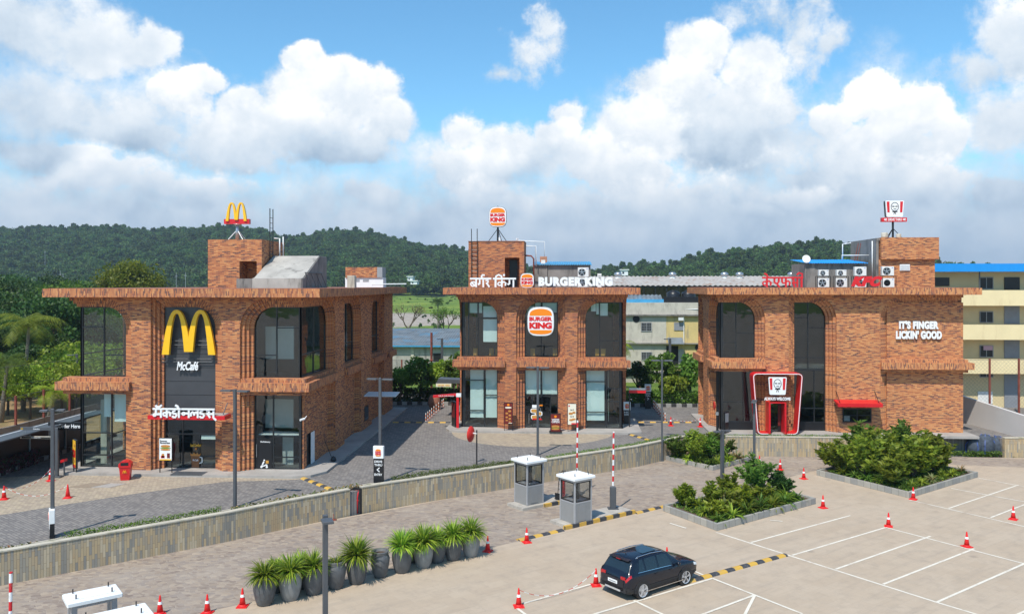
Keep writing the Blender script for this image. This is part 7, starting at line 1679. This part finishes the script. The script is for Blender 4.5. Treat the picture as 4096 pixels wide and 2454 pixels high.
# ------------------------------------------------------------------ buildings behind
def corr_roof(name, x0, x1, y0, y1, z0, z1, m, parent, pitch=.35, amp=.045):
    b = corrugated(x0, x1, y0, y1, z0, z1, pitch, amp); return b.build(name, m, parent)
M_ROOFOLD = mat('roof_old_blue', (.15, .17, .185), .7, .3, .6, stain=(.35, (.10, .22, .32))); M_RUSTROOF = mat('rusty_sheet', (.40, .365, .33), .75, .2, 1.0, stain=(.5, (.27, .15, .09)))
t = thing('shed_building', 'long grey shed with a weathered blue corrugated roof left of the middle restaurant', 'building', (-16, 110, 1.2))
b = MB(); b.box(-20, 0, 0, 14, 10, 3.6); b.build('wall', M_CONC, t); corr_roof('roof', -20.4, 14.4, -.7, 12, 3.72, 5.3, M_ROOFOLD, t); b = MB(); b.box(-20.4, -.78, 3.5, 14.4, -.71, 3.68); b.build('gutter', M_BLUE, t)
for x in (-15, -9.5, -1.2, 6, 11): b = MB(); b.box(x, -.06, 1.5, x + 1.25, .02, 2.6); w_ = b.build('window', M_BLACK, t)
b = MB(); b.box(-4.2, -.12, 0, -3.8, .0, 3.55); b.build('pilaster', M_PLASTER, t)
x0 = V(2400, 1200, 100)[0]
M_YWALL = mat('yellow_wall', (.62, .47, .20), .85, .08, 1, stain=(.9, (.34, .28, .18))); M_SHUT = mat('shutter_grey', (.24, .25, .27), .6, .08, 2)
zc = lambda py: V(2600, py, 100)[1] - 1.2
xc = lambda px: V(px, 1300, 100)[0]
t = thing('factory_house', 'stained pale and yellow factory house seen between the middle and right restaurants', 'building', (0, 100, 1.2))
b = MB(); b.box(xc(2380), 0, 0, xc(2665), 9, zc(1262)); b.build('wall', M_PLASTER, t); b = MB(); b.box(xc(2665) + .01, .01, 0, xc(2900), 9, zc(1262)); b.build('yellow_wall', M_YWALL, t)
b = MB(); b.box(xc(2375), -.15, zc(1256), xc(2905), 9, zc(1210)); b.build('parapet', M_PLASTER, t)
for a, c in ((1262, 1256), (1374, 1370), (1490, 1485)): b = MB(); b.box(xc(2375), -.45, zc(a), xc(2905), .0, zc(c)); b.build('slab', M_CONC_D, t)
def win(parent, x0, x1, z0, z1, y=-.05, grid=True, m=M_BLACK):
    b = MB(); b.box(x0, y, z0, x1, y + .04, z1); w_ = b.build('window', m, parent); b = MB(); e = .07
    b.box(x0 - e, y - .03, z0 - e, x1 + e, y - .002, z0); b.box(x0 - e, y - .03, z1, x1 + e, y - .002, z1 + e); b.box(x0 - e, y - .03, z0, x0, y - .002, z1); b.box(x1, y - .03, z0, x1 + e, y - .002, z1); b.box((x0 + x1) / 2 - .03, y - .028, z0, (x0 + x1) / 2 + .03, y - .003, z1)
    if grid:
        for k in range(1, 5): b.box(x0, y - .026, z0 + (z1 - z0) * k / 5 - .012, x1, y - .004, z0 + (z1 - z0) * k / 5 + .012)
        for k in range(1, 6):
            if k != 3: b.box(x0 + (x1 - x0) * k / 6 - .01, y - .024, z0, x0 + (x1 - x0) * k / 6 + .01, y - .005, z1)
    b.build('frame', M_GREY, w_)
win(t, xc(2566), xc(2604), zc(1322), zc(1291)); win(t, xc(2567), xc(2606), zc(1436), zc(1409)); win(t, xc(2698), xc(2733), zc(1317), zc(1291), grid=False, m=M_SHUT); win(t, xc(2820), xc(2850), zc(1317), zc(1291)); win(t, xc(2450), xc(2490), zc(1322), zc(1291))
b = MB(); b.box(xc(2665), -.03, zc(1462), xc(2713), .0, zc(1382)); b.build('doorway', M_BLACK, t); b = MB(); b.box(xc(2713), -.06, zc(1462), xc(2735), -.001, zc(1395)); b.build('door_panel', M_CONC, t)
b = MB(); b.box(xc(2660), -1.3, zc(1464), xc(2735), -.46, zc(1461)); b.build('balcony', M_CONC_D, t)
b = MB(); b.prism([(-1.5, zc(1372)), (-.3, zc(1350)), (-.3, zc(1350) + .06), (-1.5, zc(1372) + .06)], 'x', xc(2668), xc(2728)); b.build('porch_sheet', M_ROOFOLD, t)
b = MB(); b.lathe([(0, -.03), (.42, -.03), (.42, .0)], (xc(2545), -.02, zc(1275)), 14, ax='y'); b.build('fan_opening', M_BLACK, t)
b = MB(); b.lathe([(0, -.03), (.42, -.03), (.42, .0)], (xc(2794), -.05, zc(1388)), 14, ax='y'); b.build('fan_opening', M_BLACK, t)
b = MB(); b.box(xc(2712), -.5, zc(1280), xc(2732), -.02, zc(1268)); b.build('window_unit', M_AC, t); b = MB(); b.tube([(xc(2735), -.1, zc(1380)), (xc(2735), -.1, zc(1236)), (xc(2800), -.22, zc(1235))], .05, 5); b.build('pipe', M_WHITE, t)
corr_roof('blue_sheet', xc(2500), xc(2658), 1.0, 4.0, zc(1209), zc(1180), M_ROOFOLD, t, .5, .06); b = MB(); b.box(xc(2500), .8, zc(1211), xc(2658), .9, zc(1180) - .5); b.build('blue_fascia', M_BLUE, t)
for px, lab in ((2712, 'left black water tank on the factory house roof'), (2774, 'right black water tank on the factory house roof')):
    tk = thing('water_tank', lab, 'tank', (xc(px), 104, 1.2 + zc(1210)), 0, 'black water tanks'); b = MB(); b.lathe([(.85, 0), (.88, .5), (.85, .55), (.88, 1.0), (.85, 1.05), (.8, 1.2), (.3, 1.45), (.28, 1.5), (0, 1.5)], (0, 0, 0), 18); b.build('body', M_BLACK, tk, smooth=True)
b = MB(); b.box(xc(2660), 1, zc(1215), xc(2900), 1.2, zc(1187)); b.build('back_wall', M_BLACK, t)
# long open shed with the rusty roof
t = thing('long_shed', 'long open sided shed with a rusty pale corrugated roof behind', 'building', (0, 130, 1.2)); x0, x1 = V(2380, 1120, 130)[0], V(3560, 1120, 130)[0]
corr_roof('roof', x0, x1, 0, 26, V(2800, 1141, 130)[1] - 1.2, V(2800, 1104, 156)[1] - 1.2, M_RUSTROOF, t, .8, .08)
for i in range(26): x = x0 + .5 + (x1 - x0 - 1) * i / 25; b = MB(); b.box(x, .2, 0, x + .16, .36, V(2800, 1141, 130)[1] - 1.35); b.build('column', M_BLACK, t)
b = MB(); b.box(x0, .15, V(2800, 1143, 130)[1] - 1.4, x1, .3, V(2800, 1141, 130)[1] - 1.25); b.build('beam', M_BLACK, t); b = MB(); b.box(x0, 25.5, 0, x1, 26, V(2800, 1106, 156)[1] - 1.4); b.build('back_wall', L_DARK and M_CONC_D, t)
for px, lab in ((2472, 'roof ventilator right of the middle restaurant'), (2690, 'first roof ventilator on the long rusty roof'), (2898, 'second roof ventilator on the long rusty roof, smaller'), (2958, 'third roof ventilator on the long rusty roof'), (3166, 'roof ventilator behind the red Devanagari letters')):
    p = V(px, 1106, 150); v_ = thing('roof_ventilator', lab, 'ventilator', (p[0], 150, V(px, 1112, 150)[1]), 0, 'turbine ventilators on the long roof'); b = MB(); b.lathe([(.75, -.3), (.45, .1), (.45, .3)], (0, 0, 0), 12); b.build('neck', M_AC, v_); b = MB(); b.lathe([(.45, .3), (.62, .45), (.72, .7), (.62, .95), (.3, 1.1), (0, 1.12)], (0, 0, 0), 16); b.build('turbine', M_STEEL, v_, smooth=True)
# yellow apartment block on the right
YB = 80.0; zy = lambda py: V(3960, py, YB)[1] - 1.2; xy = lambda px: V(px, 1300, YB)[0]
M_CREAMW = mat('cream_wall', (.80, .66, .38), .85, .05, .6, stain=(.6, (.66, .52, .29))); M_TANW = mat('tan_wall', (.66, .53, .30), .85, .06, .6)
t = thing('apartment_block', 'yellow four storey block with a blue sheet roof at the right edge', 'building', (xy(3960), YB, 1.2)); ox = xy(3960); x0, x1 = xy(3690) - ox, xy(4330) - ox
b = MB(); b.box(x0, 1.4, 0, x1, 10, zy(1086)); b.build('wall', M_TANW, t)
for a, c in ((1222, 1160), (1358, 1298), (1494, 1436)): b = MB(); b.box(x0, 0, zy(a), x1, .2, zy(c)); b.build('balcony_parapet', M_CREAMW, t); b = MB(); b.box(x0, .2, zy(a), x1, 1.4, zy(a) + .15); b.build('balcony_floor', M_TANW, t)
b = MB(); b.box(x0, -.4, zy(1086), x1, -.3, zy(1054)); b.box(x0, -.3, zy(1058), x1, 10.4, zy(1054)); b.build('roof', M_BLUEB, t)
for (a, c) in ((1160, 1089), (1298, 1224), (1436, 1360), (1690, 1496)):
    for px0, px1, m_ in ((3822, 3868, M_SHUT), (4048, 4110, M_SHUT)):
        if a > 1200: b = MB(); b.box(xy(px0) - ox, 1.33, zy(a), xy(px1) - ox, 1.41, zy(c)); b.build('shutter', m_, t)
for (z0_, z1_) in ((1153, 1110), (1290, 1249), (1430, 1387), (1512, 1494)): win(t, xy(3950) - ox, xy(4000) - ox, zy(z0_) if z0_ != 1512 else zy(1512), zy(z1_) if z1_ != 1494 else zy(1496), 1.34, False)
b = MB(); b.box(xy(3764) - ox, 1.3, zy(1144), xy(3824) - ox, 1.41, zy(1109)); b.build('window', M_BLACK, t); b = MB(); b.box(xy(4048) - ox, 1.3, zy(1158), xy(4110) - ox, 1.41, zy(1108)); b.build('doorway', M_BLACK, t)
b = MB(); b.box(xy(3940) - ox, 1.32, zy(1622), xy(4000) - ox, 1.4, zy(1572)); b.build('door', M_AC, t); b = MB(); b.box(xy(3822) - ox, 1.3, zy(1430), xy(3862) - ox, 1.4, zy(1395)); b.build('dark_opening', M_BLACK, t)
b = MB(); b.box(xy(3962) - ox, 1.28, zy(1404), xy(3999) - ox, 1.30, zy(1386)); b.build('pink_notice', mat('pink_notice', (.55, .35, .42), .7, 0), t)
b = MB(); b.tube([(xy(3920) - ox, .1, zy(1086)), (xy(3920) - ox, .1, zy(1160))], .06, 6); b.build('drain_pipe', M_DARKMETAL, t)
# white ramp wall
t = thing('ramp_wall', 'smooth white parapet wall of the ramp right of the right restaurant', 'wall', (33.4, 77, 1.3)); b = MB(); M_RAMP = mat('ramp_white', (.60, .56, .53), .7, .04, .5)
A_, B_ = (0, 0), (2.1, -15.0)
for (p, q, z0_, z1_) in (((0, 0), (2.1, -15.0), 2.55, 1.55),):
    b.face([(p[0], p[1], -.3), (q[0], q[1], -.3), (q[0], q[1], z1_), (p[0], p[1], z0_)]); b.face([(p[0] + .25, p[1], -.3), (q[0] + .25, q[1], -.3), (q[0] + .25, q[1], z1_), (p[0] + .25, p[1], z0_)]); b.face([(p[0], p[1], z0_), (q[0], q[1], z1_), (q[0] + .25, q[1], z1_), (p[0] + .25, p[1], z0_)]); b.face([(q[0], q[1], -.3), (q[0] + .25, q[1], -.3), (q[0] + .25, q[1], z1_), (q[0], q[1], z1_)])
b.build('parapet', M_RAMP, t)
# netted bundles in the gap of the wall
M_NET = mat('net_dark', (.06, .075, .10), .8, .4, 6, bump=.8)
for i, (px, s, lab) in enumerate([(3905, 1.0, 'leftmost dark netted bundle in the gap of the right wall'), (3950, 1.15, 'middle dark netted bundle in the gap of the right wall'), (4000, 1.05, 'rightmost dark netted bundle in the gap of the right wall')]):
    x, y = G(px, 1812, .1); t = thing('netted_bundle', lab, 'bundle', (x, y + .35, 0), i * 1.1, 'bundles in the wall gap'); b = MB(); b.lathe([(.45 * s, 0), (.58 * s, .3 * s), (.55 * s, .8 * s), (.4 * s, 1.15 * s), (.15 * s, 1.3 * s), (0, 1.32 * s)], (0, 0, 0), 9); b.build('net', M_NET, t, smooth=True); b = MB()
    for k in range(4): a = k * 1.57; b.tube([(.6 * s * math.cos(a), .6 * s * math.sin(a), .1), (.62 * s * math.cos(a), .62 * s * math.sin(a), .7 * s), (.2 * s * math.cos(a), .2 * s * math.sin(a), 1.33 * s)], .02, 4)
    b.build('cord', M_BLUEP, t)
x, y = G(3960, 1822, 0); r = np.random.default_rng(77); P = np.stack([x - 3 + 6 * r.random(900), y + .2 * r.normal(size=900), .35 * r.random(900)], 1); tag(leaf_obj('weeds', P, .16, L_MID, None, .5, .4, 77), 'weeds at the foot of the wall gap at the right', 'weeds', kind='stuff')
# motorbike before the right wall
t = thing('motorbike', 'parked motorbike before the slate wall below the right restaurant', 'motorbike', (*G(3095, 1822, 0), 0), .15)
for dx in (-.62, .62): b = MB(); b.lathe([(.22, -.04), (.29, -.05), (.31, 0), (.29, .05), (.22, .04), (.22, -.04)], (dx, 0, .31), 20, ax='y'); b.build('wheel', M_BLACK, t)
b = MB(); b.tube([(-.62, 0, .31), (-.3, 0, .55), (.3, 0, .6), (.62, 0, .31)], .04, 6); b.prism([(-.35, .4), (-.4, .62), (.1, .66), (.35, .85), (.42, .7), (.2, .35)], 'y', -.12, .12); b.build('body', M_GREY, t); b = MB(); b.prism([(-.7, .78), (-.65, .72), (-.05, .68), (.0, .76), (-.3, .8)], 'y', -.13, .13); b.build('saddle', M_BLACK, t)
b = MB(); b.tube([(.62, 0, .31), (.42, 0, .95)], .03, 6); b.tube([(.38, -.34, 1.02), (.42, 0, .96), (.38, .34, 1.02)], .02, 5); b.build('handlebar', M_BLACK, t)
# far things
def house_far(label, px, py, d, w_, h): p = V(px, py, d); t = thing('white_house', label, 'house', (p[0], d, p[1])); b = MB(); b.box(-w_ / 2, 0, -h, w_ / 2, 8, 0); b.build('wall', M_WHITE, t); b = MB(); b.box(-w_ / 2 - .6, -.6, 0, w_ / 2 + .6, 8.6, .5); b.build('roof', M_AC, t); b = MB(); b.box(-w_ * .3, -.05, -h * .7, -w_ * .05, .02, -h * .3); b.build('window', M_BLACK, t)
house_far('upper white house among the trees at the foot of the ridge', 1640, 1107, 520, 3.2, 2.5); house_far('lower white house among the trees at the foot of the ridge', 1655, 1124, 505, 4, 2); house_far('white house on the skyline right of the middle restaurant', 2498, 1080, 470, 4, 3)
for px, py, h, lab in ((180, 1008, 14, 'lattice mast on the wooded hillside at the far left'), (241, 1098, 12, 'left pole of the pair beyond the left wood'), (252, 1108, 12, 'right pole of the pair beyond the left wood'), (705, 1105, 12, 'pole beyond the left roof, before the ridge'), (742, 1103, 13, 'farther pole beyond the left roof, before the ridge')):
    d = 640 if py < 1050 else 420; p = V(px, py, d); t = thing('distant_mast', lab, 'mast', (p[0], d, p[1] - h + 6)); b = MB(); b.tube([(0, 0, -6), (0, 0, h - 4)], .13, 5); b.build('pole', M_GREY, t); b = MB(); b.box(-.7, -.1, h - 6, .7, .1, h - 5.8); b.build('crossarm', M_GREY, t)
# wires over the left wood
for i, (a, c, lab) in enumerate([((0, 1470), (325, 1435), 'thin overhead wire, upper, left of the left restaurant'), ((0, 1545), (325, 1500), 'thin overhead wire, lower, left of the left restaurant')]):
    p, q = V(a[0], a[1], 64), V(c[0], c[1], 70); b = MB(); b.tube([(p[0] - 8, 62, p[1] + .3), (p[0], 64, p[1]), (q[0], 70, q[1]), (q[0] + 4, 74, q[1])], .02, 4); tag(b.build('wire', M_DARKMETAL), lab, 'wire')
# ------------------------------------------------------------------ the car
M_CAR = mat('car_paint', (.006, .009, .018), .2, 0, spec=.3, coat=.55); M_CARGL = mat('car_glass', (.012, .02, .026), .04, 0, spec=.8); M_TYRE = mat('tyre', (.02, .02, .02), .8, .1, 8); M_CLADB = mat('car_cladding', (.025, .025, .027), .6, .1, 8); M_RIM = mat('alloy', (.62, .62, .63), .35, 0, metal=.5); M_CHROME = mat('chrome_trim', (.7, .7, .72), .15, 0, metal=1.0); M_TAIL = mat('tail_lamp', (.45, .008, .012), .12, 0, spec=.8)
ST = [(0.0, .70, .40, .60, .80, .62, .84, .86), (.05, .82, .33, .63, .93, .70, .97, .985), (.14, .88, .29, .66, 1.03, .72, 1.08, 1.10), (.30, .90, .27, .70, 1.07, .70, 1.29, 1.33), (.46, .91, .26, .72, 1.08, .67, 1.47, 1.52), (.62, .915, .25, .73, 1.08, .655, 1.54, 1.60), (1.0, .92, .24, .74, 1.07, .645, 1.565, 1.63), (1.6, .92, .24, .74, 1.05, .64, 1.575, 1.645), (2.2, .92, .24, .74, 1.03, .635, 1.555, 1.62),
      (2.6, .915, .24, .735, 1.01, .635, 1.47, 1.54), (2.95, .91, .24, .73, 1.0, .68, 1.26, 1.31), (3.25, .905, .25, .72, .995, .74, 1.06, 1.085), (3.5, .90, .26, .715, .98, .74, 1.02, 1.05), (3.9, .885, .28, .70, .94, .70, .97, .995), (4.2, .84, .30, .66, .87, .64, .895, .91), (4.36, .76, .33, .62, .80, .56, .82, .83), (4.43, .60, .38, .58, .70, .42, .72, .725)]
def cr(a, b_, c, d, t): return .5 * ((2 * b_) + (-a + c) * t + (2 * a - 5 * b_ + 4 * c - d) * t * t + (-a + 3 * b_ - 3 * c + d) * t ** 3)
def sec(x):
    i = 0
    while i < len(ST) - 2 and ST[i + 1][0] < x: i += 1
    t = min(1, max(0, (x - ST[i][0]) / (ST[i + 1][0] - ST[i][0]))); a, b_, c, d = ST[max(0, i - 1)], ST[i], ST[i + 1], ST[min(len(ST) - 1, i + 2)]
    w_, z0, zm, zb, wg, zg, zt = [b_[k] + (c[k] - b_[k]) * t if i in (0, len(ST) - 2) else cr(a[k], b_[k], c[k], d[k], t) for k in range(1, 8)]
    return [(0, z0), (w_ * .86, z0), (w_ * .965, z0 + .10), (w_ * 1.0, zm), (w_ * .985, zb - .10), (w_ * .93, zb), (wg + (w_ * .93 - wg) * .5, zb + (zg - zb) * .52), (wg, zg), (wg * .86, zg + (zt - zg) * .72), (wg * .45, zt + .012), (0, zt + .02)]
def S(x, k, off=0.0, sg=1):
    P = sec(x); i = min(int(k), len(P) - 2); t = k - i; y = P[i][0] + (P[i + 1][0] - P[i][0]) * t; z = P[i][1] + (P[i + 1][1] - P[i][1]) * t
    dy, dz = P[i + 1][0] - P[i][0], P[i + 1][1] - P[i][1]; L = math.hypot(dy, dz) or 1; P2 = sec(x + .02); z2 = P2[i][1] + (P2[i + 1][1] - P2[i][1]) * t; sl = (z2 - z) / .02 if off else 0
    n = Vector((-sl * abs(dy) / L, dz / L, -dy / L)); n.normalize(); return Vector((x + n.x * off, sg * (y + n.y * off), z + n.z * off))
car = thing('parked_car', 'dark navy SUV with silver roof rails parked across the bay line', 'car', (3.76, 35.98, 0), ANG)
cx0 = 2.12
def cp(v): return (v.x - cx0, v.y, v.z)
def patch3(name, m, xs, ks, off, sides=(1, -1), parent=car, shape=None):
    out = []
    for sg in sides:
        b = MB(); g_ = [[cp(S(x + (shape(x, k) if shape else 0), k, off, sg)) for k in ks] for x in xs]; idx = [[b.pt(p) for p in row] for row in g_]
        for i in range(len(xs) - 1):
            for j in range(len(ks) - 1): b.f.append([idx[i][j], idx[i + 1][j], idx[i + 1][j + 1], idx[i][j + 1]]); b.mi.append(0); b.uv.append([(0, 0)] * 4)
        out.append(b.build(name, m, parent, smooth=True))
    return out
def lin(a, b_, n): return [a + (b_ - a) * i / n for i in range(n + 1)]
b = MB(); xs = sorted(set([round(v_, 3) for v_ in lin(0, .6, 14) + lin(.6, 4.2, 40) + lin(4.2, 4.43, 8)])); kk = [0, 1, 1.5, 2, 2.5, 3, 3.5, 4, 4.5, 5, 5.5, 6, 6.5, 7, 7.5, 8, 8.5, 9, 9.5, 10]
ring = [[S(x, k, 0, 1) for k in kk] + [S(x, k, 0, -1) for k in kk[-2:0:-1]] for x in xs]; idx = [[b.pt(cp(p)) for p in row] for row in ring]; R_ = len(ring[0])
for i in range(len(xs) - 1):
    for j in range(R_): b.f.append([idx[i][j], idx[i + 1][j], idx[i + 1][(j + 1) % R_], idx[i][(j + 1) % R_]]); b.mi.append(0); b.uv.append([(0, 0)] * 4)
for e in (0, -1): b.f.append(idx[e]); b.mi.append(0); b.uv.append([(0, 0)] * R_)
b.build('body', M_CAR, car, smooth=True)
for a, c, nm in ((.66, 1.02, 'quarter_window'), (1.12, 1.78, 'rear_window'), (1.88, 2.72, 'front_window')):
    patch3('side_window', M_CARGL, lin(a, c, 8), [5.12, 5.5, 6, 6.5, 6.85], .006, shape=lambda x, k, a=a, c=c: (.10 * (k - 5.1) * ((c - x) / (c - a)) if a < 1 else 0) + (-.28 * (k - 5.1) * ((x - a) / (c - a)) * .5 if c > 2.5 else 0))
patch3('window_trim', M_CHROME, lin(.62, 2.9, 20), [5.0, 5.07], .009)
patch3('windscreen', M_CARGL, lin(2.66, 3.16, 8), [7.25, 8, 9, 10], .006)
patch3('rear_glass', M_CARGL, lin(.17, .43, 8), [7.3, 8, 9, 10], .006)
patch3('sill_cladding', M_CLADB, lin(.1, 4.3, 30), [1.0, 1.6, 2.0, 2.4], .012)
patch3('bumper_cladding', M_CLADB, lin(.004, .11, 4), [1.0, 1.6, 2.1, 2.6], .014)
b = MB(); b.box(-cx0 - .012, -.76, .34, -cx0 + .06, .76, .54); b.build('rear_bumper', M_CLADB, car); b = MB(); b.box(-cx0 - .03, -.45, .35, -cx0, .45, .42); b.build('skid_plate', M_RIM, car)
b = MB(); b.box(-cx0 - .012, -.62, .40, -cx0 + .2, .62, .86); b.build('tailgate', M_CAR, car)
b = MB(); b.box(-cx0 - .03, -.27, .62, -cx0 - .013, .27, .75); pl = b.build('number_plate', M_WHITE, car); b = MB()
b.box(-cx0 - .036, -.2, .66, -cx0 - .031, .2, .70); b.build('plate_text', M_GREY, pl)
patch3('tail_lamp', M_TAIL, lin(.02, .24, 5), [4.1, 4.6, 5.0], .010); b = MB()
for sg in (-1, 1): b.box(-cx0 - .0, sg * .45, .86, -cx0 + .08, sg * .70, .97)
b.build('tail_lamp_inner', M_TAIL, car); b = MB(); b.box(-cx0 + .32, -.55, 1.535, -cx0 + .58, .55, 1.57); b.build('spoiler', M_CAR, car); b = MB(); b.box(-cx0 + .30, -.12, 1.53, -cx0 + .318, .12, 1.55); b.build('brake_light', M_TAIL, car)
for sg in (-1, 1):
    b = MB(); b.tube([(-cx0 + .75, sg * .57, 1.575), (-cx0 + .85, sg * .575, 1.635), (-cx0 + 1.6, sg * .575, 1.66), (-cx0 + 2.35, sg * .57, 1.61), (-cx0 + 2.45, sg * .57, 1.54)], .018, 6); b.build('roof_rail', M_CHROME, car, smooth=True)
    b = MB(); b.M = Matrix.Translation((3.02 - cx0 - .1, sg * 1.0, 1.06)); b.lathe([(0, -.08), (.07, -.06), (.09, 0), (.07, .06), (0, .07)], (0, 0, 0), 12, ax='x'); b.box(-.03, -sg * .14, -.04, .02, -sg * .02, 0); b.build('mirror', M_CAR, car, smooth=True)
    patch3('headlight', M_WHITE, lin(4.05, 4.33, 5), [3.6, 4.1, 4.6], .008, (sg,))
    b = MB(); b.box(1.55 - cx0, sg * .925, .88, 1.73 - cx0, sg * .95, .91); b.build('door_handle', M_CAR, car); b = MB(); b.box(2.45 - cx0, sg * .925, .87, 2.63 - cx0, sg * .95, .90); b.build('door_handle', M_CAR, car)
    b = MB(); b.box(1.0 - cx0, sg * .93, .27, 3.3 - cx0, sg * .955, .30); b.build('sill_trim', M_CHROME, car)
    for x in (.83, 3.46):
        b = MB()
        arc = [(x - cx0 + .44 * math.cos(a), .35 + .44 * math.sin(a)) for a in lin(-.12, math.pi + .12, 18)]; y0 = sg * .80; y1 = sg * .925
        b.prism(arc, 'y', y0, y1); b.build('wheel_arch', M_CLADB, car)
        b = MB(); b.prism([(x - cx0 + .375 * math.cos(a), .34 + .375 * math.sin(a)) for a in lin(0, 2 * math.pi * .98, 24)], 'y', sg * .6, sg * .930); b.build('arch_liner', M_BLACK, car)
        wh = MB(); wh.lathe([(.25, sg * .10), (.30, sg * .115), (.335, sg * .09), (.345, 0), (.335, -sg * .10), (.2, -sg * .11)], (x - cx0, sg * .835, .345), 28, ax='y'); w_ = wh.build('wheel', M_TYRE, car, smooth=True)
        rm = MB(); rm.lathe([(.235, sg * .10), (.265, sg * .118), (.265, sg * .08), (.22, sg * .05)], (x - cx0, sg * .835, .345), 28, ax='y'); rm.lathe([(0, sg * .112), (.05, sg * .11), (.06, sg * .08)], (x - cx0, sg * .835, .345), 12, ax='y')
        for k in range(5):
            for dd in (-.13, .13):
                a = 2 * math.pi * k / 5 + .3; p0 = (x - cx0 + .05 * math.cos(a), .345 + .05 * math.sin(a)); p1 = (x - cx0 + .245 * math.cos(a + dd), .345 + .245 * math.sin(a + dd)); dx, dz = p1[0] - p0[0], p1[1] - p0[1]; L = math.hypot(dx, dz); nx, nz = -dz / L * .014, dx / L * .014
                rm.prism([(p0[0] - nx, p0[1] - nz), (p1[0] - nx * 1.3, p1[1] - nz * 1.3), (p1[0] + nx * 1.3, p1[1] + nz * 1.3), (p0[0] + nx, p0[1] + nz)], 'y', sg * (.835 + .085), sg * (.835 + .108))
        rm.build('rim', M_RIM, w_); dk = MB(); dk.lathe([(0, sg * .045), (.2, sg * .045)], (x - cx0, sg * .835, .345), 16, ax='y'); dk.build('brake_disc', M_BLACK, w_)
b = MB(); b.lathe([(.03, 0), (.02, .05), (0, .06)], (.75 - cx0, 0, 1.63), 8); b.build('antenna', M_BLACK, car)
b = MB(); b.tube([(.16 - cx0, .0, 1.07), (.22 - cx0, -.35, 1.12)], .012, 5); b.build('rear_wiper', M_BLACK, car)
b = MB(); b.box(1.3 - cx0, -.42, 1.658, 2.15 - cx0, .42, 1.664); b.build('sunroof', M_CARGL, car)
# ------------------------------------------------------------------ thin daylight haze over everything
hm = bpy.data.materials.new('haze_air'); hm.use_nodes = True; hm.node_tree.nodes.clear(); hn = NT(hm.node_tree)
hv = hn.n.new('ShaderNodeVolumePrincipled'); hv.inputs['Color'].default_value = (.72, .85, 1.0, 1); hv.inputs['Density'].default_value = .00019; hv.inputs['Anisotropy'].default_value = .25
ho = hn.n.new('ShaderNodeOutputMaterial'); hn.l.new(hv.outputs[0], ho.inputs['Volume'])
b = MB(); b.box(-2600, -2600, -2.4, 2600, 2600, 95); o = b.build('haze', hm); tag(o, 'thin blue daylight haze over the whole scene', 'haze', kind='stuff')
SC.cycles.volume_bounces = 0
